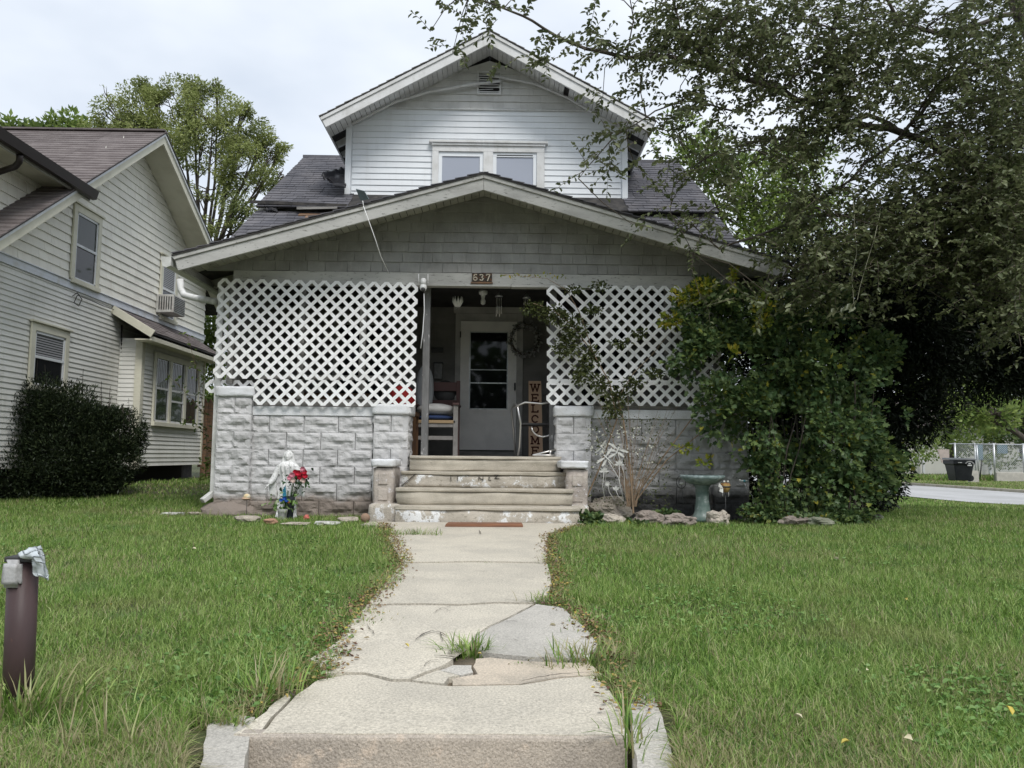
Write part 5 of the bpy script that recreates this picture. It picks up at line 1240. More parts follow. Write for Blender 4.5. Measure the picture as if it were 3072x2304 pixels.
stone(806, 1574, .14, .085, .12, brick_o, 'squarish orange brick fragment in the left edging row', 2.0, flat=.5)
stone(885, 1577, .26, .045, .14, stone_l, 'long low stone slab half sunk in the grass before the statue', 3.0, flat=.5, rot=.1)
stone(977, 1577, .26, .06, .14, conc_w, 'white flat concrete slab in the left edging row', 4.0, flat=.5, rot=-.05)
stone(1043, 1568, .20, .08, .14, stone_l, 'tilted grey slab next to the stone ball', 5.0, flat=.6, rot=.3)
o = MB().ball((PG(1094, 1568).x, PG(1094, 1568).y + .03, PG(1094, 1568).z + .045), .05, 18, 12).build('stone_ball', M('brown_stone_ball', (.30, .20, .14), (.24, .17, .12), 6, bump=.3, bscale=80), None); tag(o, 'brown stone ball at the end of the left edging row', 'stone ball')
stone(510, 1546, .26, .05, .1, conc_w, 'broken pale slab lying in the grass left of the pier', 6.0, flat=.5, rot=.2)
stone(580, 1545, .16, .05, .1, stone_l, 'small grey slab in the grass beside the left pier', 6.6, flat=.5)
o = blob('fallen_flower', (PG(916, 1562).x, PG(916, 1562).y + .05, PG(916, 1562).z + .03), (.03, .02, .025), M('faded_red_petal', (.55, .16, .13), bump=0), 3, 'faded red flower head fallen behind the edging stones', 'flower', amp=.5, fr=3)
# rocks on the right
rock_a = M('knobbly_brown_rock', (.50, .45, .38), (.35, .31, .265), 8, .4, .65, spots=[((.12, .11, .10), 25, .6, .7), ((.55, .50, .43), 45, .6, .7)], bump=.8, bscale=35, dist=.02)
rock_b = M('reddish_aggregate_rock', (.31, .265, .23), (.21, .18, .155), 10, .4, .65, spots=[((.62, .58, .55), 60, .64, .68)], bump=.8, bscale=45, dist=.015)
rock_c = M('mossy_grey_rock', (.24, .25, .19), (.16, .17, .12), 8, spots=[((.38, .37, .33), 40, .62, .7)], bump=.7, bscale=45, dist=.015)
def rock(px, py, wpx, hpx, mat, lab, seed, d=.3, rot=0):
    p = PG(px, py); s = F / (p.y + d * .3); w, h = wpx / s, hpx / s
    return blob('rock', (p.x, p.y + d * .4, p.z + h * .38), (w * .5, d * .5, h * .62), mat, seed, lab, 'rock', 'rocks edging the right bed', amp=.45, fr=1.4, sub=4, rot=rot, extra=.09)
rock(1836, 1556, 118, 62, rock_a, 'largest knobbly tan rock right beside the steps', 11.0, .34)
rock(1840, 1570, 70, 26, rock_a, 'low tan rock leaning before the largest rock', 11.7, .16)
rock(1950, 1570, 86, 36, rock_b, 'reddish speckled rock second from the steps', 12.3, .24)
rock(2048, 1577, 90, 33, rock_b, 'long pinkish rock in front of the birdbath foot', 13.1, .22)
rock(2163, 1574, 64, 42, rock_a, 'squarish brown rock just right of the birdbath', 14.6, .24)
rock(2280, 1566, 72, 46, rock_a, 'pointed tan rock under the left edge of the bush', 15.2, .26)
rock(2388, 1576, 80, 24, rock_b, 'flat pink topped rock under the bush', 16.9, .22)
rock(2470, 1578, 76, 24, rock_c, 'mossy grey rock at the right end of the row', 17.4, .24)
rock(2640, 1562, 26, 18, rock_c, 'small rounded stone far right in the shade', 18.4, .14)
rock(2092, 1560, 34, 18, rock_b, 'small white flecked stone at the birdbath foot', 19.0, .14)
# birdbath
bc = P(2108, 1555, 8.85); bz = g(bc.x, 8.85) - .0; bb = thing('birdbath', (bc.x, 8.85, bz), 'green scalloped birdbath on a fluted pedestal', 'birdbath')
gm = M('weathered_green_glaze', (.10, .15, .13), (.19, .235, .215), 9, .4, .7, spots=[((.40, .44, .42), 18, .58, .68)], rough=.45, bump=.2, bscale=40)
z1 = P(2108, 1455, 8.85).z; zr = P(2108, 1427, 8.85).z
MB().lathe([(.13, 0), (.135, .03), (.10, .07), (.085, .12), (.07, .25), (.075, z1 - bz - .03), (.10, z1 - bz + .01)], (bc.x, 8.85, bz), 28, mod=lambda a, z: 1 + .035 * math.cos(a * 10)).build('pedestal', gm, bb)
MB().lathe([(.08, z1 - bz), (.15, z1 - bz + .015), (.23, zr - bz - .03), (.242, zr - bz), (.235, zr - bz + .006), (.22, zr - bz - .02), (.12, z1 - bz + .035), (0, z1 - bz + .03)], (bc.x, 8.85, bz), 96, mod=lambda a, z: 1 + (.025 * abs(math.sin(a * 14)) if z > zr - bz - .04 else 0)).build('basin', M('green_basin_glaze', (.16, .22, .21), (.34, .41, .41), 14, .35, .65, rough=.4, bump=.2), bb)
MB().lathe([(.05, 0), (0, .001)], (bc.x, 8.85, z1 + .033), 20).build('water', pane_mid, bb)
# dragonfly and leaf stakes
wm = M('white_painted_metal_ornament', (.66, .66, .62), (.5, .5, .46), 20, bump=0)
def insect(px, py, ang, l, lab, base, Y=8.95):
    c = P(px, py, Y); t = thing('dragonfly_stake', (P(*base, Y).x, Y, P(*base, Y).z), lab, 'garden ornament', 'white dragonfly stakes'); ca, sa_ = math.cos(ang), math.sin(ang); d = Vector((ca, 0, sa_)); n = Vector((-sa_, 0, ca))
    MB().tube([c + d * l * .25, c - d * l * .1, c - d * l * .75], [.008, .009, .003], 6).build('body', wm, t)
    for s in (-1, 1):
        for k, (o_, lw) in enumerate(((.08, 1), (-.06, .85))):
            r_ = c + d * l * o_; tip = r_ + n * s * l * .62 * lw + d * l * (.12 if k == 0 else -.10)
            md_ = (r_ + tip) / 2; MB().prism([r_, md_ + d * l * .09, tip + d * l * .03, tip - d * l * .05, md_ - d * l * .07], (0, .004, 0)).build('wing', wm, t)
    b = P(*base, Y); MB().tube([c, (c + b) / 2 + Vector((.03, 0, .03)), b], .0035, 5).build('stake', wm, t)
insect(1852, 1352, math.radians(65), .19, 'highest white dragonfly ornament, wings spread, right of the steps', (1876, 1505))
insect(1820, 1374, math.radians(135), .19, 'lower white dragonfly ornament with lacy wings', (1873, 1508), 8.9)
insect(1808, 1344, math.radians(140), .15, 'small cream dragonfly ornament behind the other two', (1812, 1505), 9.05)
def sprig(px, py, lab, base, n=5, l=.06, Y=8.93):
    c = P(px, py, Y); b = P(*base, Y); t = thing('leaf_stake', (b.x, Y, b.z), lab, 'garden ornament', 'white leaf stakes'); MB().tube([c, (c + b) / 2 + Vector((-.02, 0, 0)), b], .0035, 5).build('stake', wm, t)
    for k in range(n):
        a = math.radians(90 + (k - (n - 1) / 2) * 42); d = Vector((math.cos(a), 0, math.sin(a))); nn_ = Vector((-d.z, 0, d.x))
        MB().prism([c, c + d * l * .5 + nn_ * l * .22, c + d * l, c + d * l * .5 - nn_ * l * .22], (0, .003, 0)).build('leaf', wm, t)
sprig(1858, 1395, 'white metal leaf sprig directly under the dragonflies', (1870, 1500), 5)
sprig(1812, 1415, 'white metal leaf sprig next to the step pedestal', (1814, 1500), 5)
sprig(1848, 1472, 'low white metal leaf sprig above the big rock', (1872, 1505), 3)
sprig(1822, 1452, 'white metal daisy on a short stem above the big rock', (1845, 1502), 8, .032)
# spiral and bee pot, bluebird stakes
c = P(2045, 1448, 9.05); t = thing('spiral_ornament', (c.x, 9.05, g(c.x, 9.05)), 'dark wire spiral ornament left of the birdbath', 'garden ornament')
MB().tube([c + Vector((.075 * math.cos(a * .45) * (1 - a * .028), 0, .09 * math.sin(a * .45) * (1 - a * .028))) for a in range(24)], .004, 5).build('spiral', dkmetal_m, t); MB().tube([c, (c.x + .02, 9.05, g(c.x, 9.05))], .004, 5).build('stake', dkmetal_m, t)
MB().ball(c + Vector((.0, -.01, -.01)), (.03, .012, .015), 10, 6).build('centre', wm, t)
c = P(2176, 1462, 8.7); t = thing('bee_pot_ornament', (c.x, 8.7, g(c.x, 8.7)), 'brown and gold flowerpot bee ornament with white wings, right of the birdbath', 'garden ornament')
MB().lathe([(.0, -.055), (.035, -.05), (.05, -.01), (.055, .02), (.045, .045), (.0, .055)], c, 18).build('body', M('gold_brown_pot', (.38, .26, .09), (.2, .1, .05), 14, bump=0), t)
MB().lathe([(.056, .0), (.058, .008), (.054, .016)], c, 18).build('stripe', dkmetal_m, t)
for dx in (-.02, .02): MB().ball(c + Vector((dx, -.03, .062)), .013, 8, 6).build('eye', wm, t)
for k, (dx, dz) in enumerate(((-.05, .02), (-.04, -.03))): MB().prism([c + Vector((-.03, -.03, 0)), c + Vector((dx - .03, -.05, dz + .03)), c + Vector((dx - .04, -.05, dz - .01)), c + Vector((dx, -.05, dz - .03))], (0, .004, 0)).build('wing', wm, t)
for dx in (-.03, 0, .035): MB().tube([c + Vector((dx, 0, -.045)), c + Vector((dx, 0, -.10))], .003, 5).build('leg', wm, t)
MB().tube([c - Vector((0, 0, .05)), (c.x, 8.7, g(c.x, 8.7))], .004, 5).build('stake', dkmetal_m, t)
c = P(2232, 1443, 8.8); t = thing('bird_stake', (c.x + .05, 8.8, g(c.x, 8.8)), 'small turquoise bird ornament on a bent stake at the bush edge', 'garden ornament')
MB().ball(c, (.045, .018, .014), 12, 8).build('body', M('turquoise_bird', (.05, .22, .26), (.5, .5, .48), 30, bump=0), t); MB().ball(c + Vector((-.045, 0, .008)), .013, 8, 6).build('head', wm, t)
MB().tube([c, c + Vector((.03, 0, -.10)), c + Vector((.09, 0, -.16)), (c.x + .13, 8.8, g(c.x, 8.8))], .004, 5).build('stake', metal_m, t)
# plank before the steps
a_, b_ = PG(1335, 1584), PG(1568, 1580)
pk = MB(); y0 = PG(1450, 1586).y; z0 = g(0, y0) + .016
o = MB().hexa([(a_.x, y0, z0), (b_.x, y0 + .03, z0), (b_.x - .005, y0 + .03, z0 + .028), (a_.x + .01, y0, z0 + .028), (a_.x + .02, y0 + .17, z0), (b_.x - .01, y0 + .21, z0), (b_.x - .01, y0 + .21, z0 + .03), (a_.x + .02, y0 + .17, z0 + .03)]).build('plank', M('brown_weathered_plank', (.27, .13, .075), (.16, .085, .055), 9, .35, .65, stretch=(.25, 2, 2), bump=.5, bscale=40), None, bevel=.004)
tag(o, 'rough reddish brown plank lying at the foot of the steps', 'plank')

# ---- brown post with taped top and plastic bag
pb_ = PG(55, 2112); px_, py_ = pb_.x, pb_.y; gz0 = g(px_, py_) - .1; zt = P(60, 1672, py_).z
post = thing('lamp_post_stump', (px_, py_, g(px_, py_)), 'dark brown metal post stump wrapped with grey tape on top', 'post')
lean = Vector((.012, 0, 0)); rr_ = .0425
MB().tube([(px_, py_, gz0), (px_ - .012, py_, zt - .012)], rr_, 32).build('pole', M('brown_enamel', (.070, .045, .045), (.055, .036, .037), 5, .4, .7, stretch=(1, 1, .3), spots=[((.11, .06, .045), 30, .64, .72)], rough=.5, bump=.1, bscale=40), post)
tb = rough_cap(px_ - .046, px_ + .008, py_ - .058, py_ + .02, zt - .085, zt - .002, post, M('grey_duct_tape', (.46, .46, .46), (.34, .34, .34), 20, spots=[((.18, .18, .18), 60, .62, .7)], rough=.5, bump=.5, bscale=40), 'tape_wrap', 3, amp=.0035)
MB().box((px_ - .048, py_ - .04, zt - .010), (px_ + .036, py_ + .035, zt + .006)).build('cap', dkmetal_m, post, bevel=.003)
bagm = M('pale_plastic_bag', (.55, .60, .62), (.42, .46, .48), 20, rough=.25, bump=.3, bscale=25)
Yb_ = py_ - .045
def BP(x, y, dy=0.0): return P(x * .4545, 1550 + y * .4545, Yb_ + dy)
bb = MB(); rows = [[BP(118, 243, 0), BP(150, 225, .0), BP(190, 205, .02), BP(225, 198, .05), BP(262, 196, .08)], [BP(125, 262, -.012), BP(165, 250, -.02), BP(205, 235, -.02), BP(250, 215, .0), BP(280, 215, .06)], [BP(140, 272, -.01), BP(180, 268, -.022), BP(222, 262, -.03), BP(268, 262, -.02), BP(296, 255, .04)],
        [BP(205, 285, -.01), BP(225, 290, -.02), BP(240, 290, -.03), BP(282, 310, -.022), BP(302, 305, .03)], [BP(212, 345, .0), BP(226, 335, -.01), BP(248, 330, -.02), BP(292, 352, -.02), BP(318, 350, .02)], [BP(214, 372, .0), BP(232, 380, .0), BP(262, 385, -.01), BP(300, 402, -.018), BP(322, 385, .01)], [BP(216, 380, .0), BP(240, 392, .0), BP(275, 398, -.01), BP(312, 420, -.01), BP(324, 395, .01)]]
for i in range(len(rows) - 1):
    for j in range(4): bb.add([rows[i][j], rows[i][j + 1], rows[i + 1][j + 1], rows[i + 1][j]], [(0, 1, 2, 3)], True)
bg_ = bb.build('plastic_bag', bagm, None)
import bmesh
bm = bmesh.new(); bm.from_mesh(bg_.data); bmesh.ops.remove_doubles(bm, verts=bm.verts, dist=.0004); bmesh.ops.subdivide_edges(bm, edges=bm.edges, cuts=3, use_grid_fill=True)
for v in bm.verts: v.co += Vector((noise.noise(v.co * 60), noise.noise(v.co * 45 + Vector((4, 0, 0))) * 1.6, noise.noise(v.co * 55 + Vector((0, 4, 0))))) * .0045
bm.to_mesh(bg_.data); bm.free()
md = bg_.modifiers.new('s', 'SOLIDIFY'); md.thickness = .0015; tag(bg_, 'crumpled pale plastic bag draped over the top of the brown post', 'plastic bag')
MB().prism([BP(208, 285, .0), BP(262, 330, .0), BP(308, 412, .0), BP(262, 395, .0), BP(232, 350, 0)], (0, .01, 0)).build('bag_lining', dkmetal_m, bg_)

# ================================================================== across the street
def at(px, py, Y): return P(px, py, Y)
YBn = 36.5; bl, br = at(2846, 1441, YBn), at(2912, 1441, YBn); xb_ = (bl.x + br.x) / 2; zb = bl.z - .02; s = F / YBn; w0 = (br.x - bl.x) / 2; hb = 69 / s
bin_m = M('black_bin_plastic', (.018, .02, .024), (.026, .028, .032), 4, rough=.4, bump=.05)
bn = thing('wheeled_bin', (xb_, YBn, zb), 'black wheeled rubbish bin standing on the verge across the street', 'bin')
v = []
for (hw, hd, z) in ((.35, .32, .02), (.36, .33, .1), (.47, .40, .70 * hb), (.52, .45, .72 * hb), (.53, .46, .90 * hb)): v.append((hw * w0 / .53, hd, z))
mb = MB(); vs = []
for hw, hd, z in v: vs += [(xb_ - hw, YBn - hd, zb + z), (xb_ + hw, YBn - hd, zb + z), (xb_ + hw, YBn + hd, zb + z), (xb_ - hw, YBn + hd, zb + z)]
fs = [(0, 1, 2, 3)] + [(k * 4 + i, k * 4 + (i + 1) % 4, k * 4 + 4 + (i + 1) % 4, k * 4 + 4 + i) for k in range(4) for i in range(4)] + [(16, 17, 18, 19)]
mb.add(vs, fs).build('body', bin_m, bn, bevel=.03)
lid = MB(); lid.hexa([(xb_ - w0 - .05, YBn - .5, zb + .90 * hb), (xb_ + w0 + .03, YBn - .5, zb + .90 * hb), (xb_ + w0, YBn - .45, zb + .97 * hb), (xb_ - w0, YBn - .45, zb + .97 * hb), (xb_ - w0 - .05, YBn + .5, zb + .92 * hb), (xb_ + w0 + .03, YBn + .5, zb + .92 * hb), (xb_ + w0, YBn + .45, zb + 1.0 * hb), (xb_ - w0, YBn + .45, zb + 1.0 * hb)]); lid.build('lid', M('grey_bin_lid', (.13, .135, .14), rough=.4, bump=0), bn, bevel=.03)
for yy_ in (YBn - .2, YBn + .35): MB().tube([(xb_ + w0 * .75, yy_ - .05, zb + .13), (xb_ + w0 * .75, yy_ + .05, zb + .13)], .14, 18, smooth=False).build('wheel', bin_m, bn)
wp = M('white_print', (.6, .6, .6), bump=0)
mb = MB()
for k in range(8):
    a = math.radians(25 + k * 17); mb.obox((xb_ + w0 * .42 + .26 * math.cos(a) * .8, YBn - .475, zb + .66 * hb + .20 * math.sin(a)), (.03, 0, 0), (0, .004, 0), (0, 0, .014))
mb.obox((xb_ + w0 * .42, YBn - .475, zb + .68 * hb), (.10, 0, 0), (0, .004, 0), (0, 0, .03)); mb.obox((xb_ + w0 * .42, YBn - .475, zb + .76 * hb), (.05, 0, 0), (0, .004, 0), (0, 0, .03)); mb.build('printed_emblem', wp, bn)
MB().box((xb_ - w0 * .62, YBn - .49, zb + .78 * hb), (xb_ - w0 * .28, YBn - .474, zb + .81 * hb)).build('label_strip', wp, bn)
# chain-link fence
Yc = 42.0; zc0 = g(24, Yc); zc1 = at(2900, 1332, Yc).z
fe = thing('chain_link_fence', (at(2860, 1400, Yc).x, Yc, zc0), 'galvanised chain-link fence on a low concrete wall across the street', 'fence')
fx = [at(2850, 1400, Yc).x, at(2867, 1400, Yc).x, at(2927, 1400, Yc).x, at(2984, 1400, Yc).x, at(3072, 1400, Yc).x, at(3160, 1400, Yc).x, at(3260, 1400, Yc).x]
for k, x in enumerate(fx[1:]): MB().tube([(x, Yc, zc0), (x, Yc, zc1 + .06)], .05 if k != 1 else .03, 8).build('post', metal_m, fe)
MB().tube([(fx[0], Yc, zc1), (fx[-1], Yc, zc1)], .028, 6).build('top_rail', metal_m, fe)
mesh_l = []
x0, x1, za_, zb2 = fx[1], fx[-1], zc0 + .55, zc1
hgt = zb2 - za_; k = x0 - hgt
while k < x1:
    for sg in (1, -1):
        a = k; b = k + hgt; p, q_ = (a, za_ if sg == 1 else zb2), (b, zb2 if sg == 1 else za_)
        t0 = max(0, (x0 - a) / hgt); t1 = min(1, (x1 - a) / hgt)
        if t1 > t0: mesh_l.append(([(a + hgt * t0, Yc, p[1] + (q_[1] - p[1]) * t0), (a + hgt * t1, Yc, p[1] + (q_[1] - p[1]) * t1)], .009, .009))
    k += .11
o = multi_tube('wire_mesh', mesh_l, metal_m, fe, 3); tag(o, kind='stuff')
MB().box((fx[3], Yc - .15, zc0 - .3), (fx[-1], Yc + .12, zc0 + .50)).build('low_wall', walk_grey, fe, bevel=.02)
# leaning gate frame
gf = thing('fence_gate', (at(2930, 1430, 40).x, 40, g(24, 40)), 'rusty gate frame standing ajar behind the bin', 'gate')
MB().tube([at(2930, 1335, 40), at(2937, 1432, 40)], .035, 6).build('stile', metal_m, gf); MB().tube([at(2946, 1378, 40), at(2940, 1432, 40)], .03, 6).build('stile', dkmetal_m, gf)
MB().box((at(2912, 1412, 39.5).x, 39.5, g(24, 39.5) - .1), (at(2936, 1412, 39.5).x, 39.8, at(2912, 1412, 39.5).z)).build('bottom_block', walk_grey, gf)
o = MB().box((at(2928, 1330, 44).x, 44, at(2928, 1380, 44).z), (at(2948, 1330, 44).x, 44.05, at(2928, 1331, 44).z)).build('blue_sheet', M('blue_grey_sheet', (.16, .24, .29), bump=0), None); tag(o, 'blue grey sheet hanging behind the fence gate', 'sheet')
o = MB().box((at(2992, 1330, 44).x, 44, at(2928, 1360, 44).z), (at(3022, 1330, 44).x, 44.05, at(2928, 1331, 44).z)).build('blue_sheet', bpy.data.materials['blue_grey_sheet'], None); tag(o, 'blue grey sheet behind the right half of the chain-link fence', 'sheet')
o = MB().prism([at(2812, 1348, 41), at(2848, 1348, 41), at(2848, 1388, 41), at(2826, 1388, 41)], (0, .05, 0)).build('board_panel', M('pale_pink_board', (.45, .38, .34), (.36, .31, .28), 5, bump=.1), None); tag(o, 'pale weathered board leaning at the left end of the fence', 'board')
# pale far house behind the trees
fh = thing('far_house', (30, 62, -.3), 'pale house with a light roof half hidden by trees across the street', 'house')
fhm = M('pale_far_siding', (.66, .66, .60), (.58, .58, .53), 1, bump=0)
MB().box((26, 60, -.3), (46, 68, 3.2)).build('wall', fhm, fh)
MB().prism([(25.5, 59.5, 3.1), (25.5, 68.5, 3.1), (25.5, 64, 5.6)], (21, 0, 0)).build('roof', roof_brown, fh)
for x in (29, 33.5, 39): 
    w = MB().box((x, 59.96, .9), (x + 1.1, 60, 2.4)).build('window', white_paint, fh); MB().box((x + .1, 59.94, 1), (x + 1.0, 59.955, 2.3)).build('pane', pane_dark, w)
for x in (31.5, 36.5): MB().box((x, 59.5, -.3), (x + .15, 59.65, 3.1)).build('porch_post', white_paint, fh)
# ================================================================== trees and shrubs
lm_tree = leafmat('dark_tree_leaf', [(.066, .084, .036), (.115, .138, .060), (.19, .21, .105), (.085, .106, .045)], .32, .03, pos=[((.15, .17, .05), .8, .6, .8, .35)])
lm_back = leafmat('fresh_green_leaf', [(.12, .19, .05), (.20, .28, .07), (.30, .37, .11), (.17, .24, .06)], .42, .02, pos=[((.06, .10, .03), .9, .5, .65, .8)])
lm_pale = leafmat('pale_feathery_leaf', [(.20, .25, .08), (.30, .35, .12), (.42, .45, .19), (.25, .29, .10)], .42, .02, pos=[((.09, .12, .045), .9, .5, .65, .7)])
lm_yew = leafmat('yew_needle', [(.014, .022, .012), (.026, .038, .019), (.050, .066, .028)], .1, .02)
lm_bush = leafmat('bush_leaf', [(.040, .080, .028), (.075, .135, .050), (.12, .18, .075), ((.16, .22, .06), .968), ((.40, .36, .05), 1.0)], .3, .03)
lm_rose = leafmat('rose_leaf', [(.05, .065, .022), (.09, .11, .04), (.15, .17, .06)], .3, .02)
lm_yel = leafmat('yellowing_leaf', [(.14, .20, .03), (.26, .30, .04), (.45, .36, .05)], .35, .02)
lm_ever = leafmat('evergreen_needle', [(.008, .012, .008), (.014, .020, .012), (.022, .030, .016)], .05, .02)
RN = np.random
def rv(n): return unit(RN.normal(size=(n, 3)))

# ---- the big tree on the right: trunk, limbs, twigs and leaves
COVER = """
233345567777777776
101335667777877777
000001345677877778
000001244567866789
000001214677466789
000001024567657899
000000124446688899
000000002357788789
000000001357643468
000000000013420147
000000000000000012
000000000000000000
""".split()
tree = thing('overhanging_tree', (6.6, 10.2, g(6.6, 10.2)), 'large dark leafy tree overhanging the right half of the house', 'tree')
limbs = [([(3300, 1540, 10.4), (3290, 1250, 10.4), (3270, 900, 10.3), (3230, 600, 10.2), (3160, 300, 10.1), (3060, 40, 9.9), (3000, -250, 9.8)], .19, .09),
 ([(3225, 600, 10.2), (2850, 470, 9.6), (2700, 400, 9.2), (2520, 350, 8.8), (2340, 275, 8.4), (2140, 205, 8.1), (2020, 165, 8.0), (1880, 168, 7.9), (1760, 140, 7.8), (1600, 66, 7.7), (1480, 12, 7.6), (1390, -20, 7.6)], .075, .006),
 ([(2700, 400, 9.2), (2610, 345, 9.0), (2490, 385, 8.8), (2350, 418, 8.6), (2250, 430, 8.5), (2120, 470, 8.3)], .045, .008),
 ([(2340, 275, 8.4), (2200, 330, 8.2), (2050, 300, 8.0), (1960, 330, 7.9), (1850, 410, 7.8), (1760, 500, 7.75), (1735, 535, 7.7)], .018, .004),
 ([(2540, 350, 8.8), (2480, 180, 8.6), (2500, 60, 8.5), (2540, -60, 8.4)], .045, .02),
 ([(2140, 205, 8.1), (2040, 90, 8.0), (2010, -40, 8.0)], .02, .01),
 ([(1880, 168, 7.9), (1900, 60, 7.8), (1880, -60, 7.8)], .012, .006),
 ([(3160, 300, 10.1), (2900, 180, 9.5), (2820, 260, 9.2), (2700, 420, 9.0), (2600, 480, 8.9), (2520, 560, 8.7), (2440, 620, 8.6)], .05, .01),
 ([(3060, 40, 9.9), (2840, 100, 9.3), (2700, 60, 9.0), (2620, -60, 8.8)], .05, .02),
 ([(3250, 760, 10.2), (2850, 680, 9.5), (2650, 640, 9.1), (2450, 650, 8.8), (2280, 700, 8.6), (2150, 740, 8.4), (2060, 650, 8.3)], .05, .006),
 ([(3270, 900, 10.3), (2900, 850, 9.6), (2700, 830, 9.2), (2500, 800, 8.9), (2350, 830, 8.7)], .045, .008),
 ([(2120, 470, 8.3), (2020, 560, 8.2), (2010, 640, 8.1), (2080, 760, 8.1)], .012, .004)]
LN = []; LP = []
for pts, r0, r1 in limbs:
    w = [P(*p) for p in pts]; 
    if r0 > .1: w[0].z = g(w[0].x, w[0].y) - .1
    out = []
    for i in range(len(w) - 1):
        for k in range(4):
            p = w[i].lerp(w[i + 1], k / 4); q_ = Vector((noise.noise(p * 2.1), noise.noise(p * 2.1 + Vector((9, 0, 0))), noise.noise(p * 2.1 + Vector((0, 9, 0))))) * min(.08, r0 * 1.2 + .01); out.append(p + (q_ if (i or k) else Vector()))
    out.append(w[-1]); LN.append((out, r0 * (.68 if r0 < .1 else 1), r1 * .8))
    if r0 < .1: LP += out
multi_tube('trunk', [LN[0]], bark_m, tree, 14)
multi_tube('limbs', LN[1:], bark_m, tree, 7)
LPa = np.array([tuple(p) for p in LP])
cs_, ds_, tw = [], [], []
def twig(base, d, l, nl, droop=.35, sz=.05, rad=.004, spread=.9):
    d = Vector(d).normalized(); pts = [base]; p = base.copy(); n = 6
    for i in range(n):
        d = (d + Vector((R(-.18, .18), R(-.18, .18), R(-.15, .12) - droop * .16))).normalized(); p = p + d * l / n; pts.append(p)
    tw.append((pts, rad, .0012))
    for k in range(nl):
        t = (k + .5) / nl * n; i = min(int(t), n - 1); q = pts[i].lerp(pts[i + 1], t - i); dd = (pts[i + 1] - pts[i]).normalized()
        s = dd.cross(Vector((R(-.4, .4), R(-.4, .4), 1))).normalized() * (1 if k % 2 else -1)
        ld = dd * .5 + s * spread + Vector((R(-.4, .4), R(-.4, .4), R(-.5, .25))); cs_.append(tuple(q)); ds_.append(tuple(ld))
for j, row in enumerate(COVER):
    for i, ch in enumerate(row):
        c = int(ch)
        if c == 0: continue
        lai = -math.log(1 - min(c / 9.4, .985)) ; far = (i >= 9) * .6 + (i >= 13) * .8
        ntw = int(round(lai * 30 + R(0, .9)))
        if c >= 8 and j >= 5: ntw = int(ntw * 1.5)
        for _ in range(ntw):
            px = 1300 + 100 * i + R(-10, 110); py = 100 * j + R(-15, 105)
            # keep the real holes open
            if noise.noise(Vector((px / 130, py / 120, 2.2))) < -.30 + (.25 if c <= 5 else 0) - (.5 if c >= 8 else 0): continue
            Y = R(7.5, 8.4) + far * R(.1, 1.3); b = P(px, py, Y)
            twig(b, (R(-1, .5), R(-.6, .6), R(-.7, .45)), R(.2, .42), random.randint(9, 15))
for k, p in enumerate(LP):
    if p.z > 4.0 or True:
        if R(0, 1) < .55: twig(p, (R(-1, .4), R(-.8, .8), R(-.5, .8)), R(.2, .5), 12, rad=.005)
# crown carried on outside the frame, above and to the right
for _ in range(900):
    a = R(0, 6.28); p = Vector((6.2 + R(-3.2, 3.6), 10.2 + R(-2.4, 3.6), R(3.2, 9.2)))
    s_ = (p - CAMP); 
    pr = CR.transposed() @ s_; px = CX + F * pr.x / -pr.z; py = CY - F * pr.y / -pr.z
    if 1300 < px < 3072 and 0 < py < 1300: continue
    twig(p, (R(-1, 1), R(-1, 1), R(-.6, .6)), R(.3, .6), 14)
# joining shoots from the twigs back to the nearest limb
for k in range(0, len(tw), 5):
    b = tw[k][0][0]; d2 = ((LPa - np.array(tuple(b))) ** 2).sum(1); q = Vector(LPa[int(d2.argmin())])
    if (q - b).length < 1.3:
        m_ = (q + b) / 2 + Vector((R(-.06, .06), R(-.06, .06), R(-.02, .1))); tw.append(([q, m_, b], .007, .004))
multi_tube('twigs', tw, twig_m, tree, 3)
leaves('crown', cs_, lm_tree, .060, .56, tree, dirs=ds_, sv=.35)
print('tree leaves', len(cs_))
cs_, ds_, tw = [], [], []
vs_ = thing('hanging_vine', P(2575, 690, 8.0), 'thin pale vine strands hanging from the dark tree, ending in a few leaves', 'vine')
V1 = [P(2640, 640, 8), P(2622, 720, 7.95), P(2600, 790, 7.9), P(2580, 860, 7.9), P(2572, 900, 7.9)]
V2 = [P(2560, 600, 8), P(2565, 690, 7.95), P(2570, 760, 7.9), P(2555, 830, 7.9), P(2562, 915, 7.9)]
multi_tube('stems', [(V1, .0035, .003), (V2, .0035, .003), ([P(2570, 905, 7.9), P(2530, 930, 7.9), P(2490, 945, 7.88)], .003, .002)], M('pale_vine_bark', (.24, .24, .17), bump=0), vs_, 5)
lp = [P(2572 - k * 10, 908 + k * 3 + R(-6, 6), 7.88) for k in range(9)]
leaves('leaves', [tuple(p) for p in lp], leafmat('pale_vine_leaf', [(.10, .12, .06), (.16, .17, .09)], .3), .09, .55, vs_, dirs=[(-.5, -.3, -.7 + R(-.3, .3)) for _ in lp])

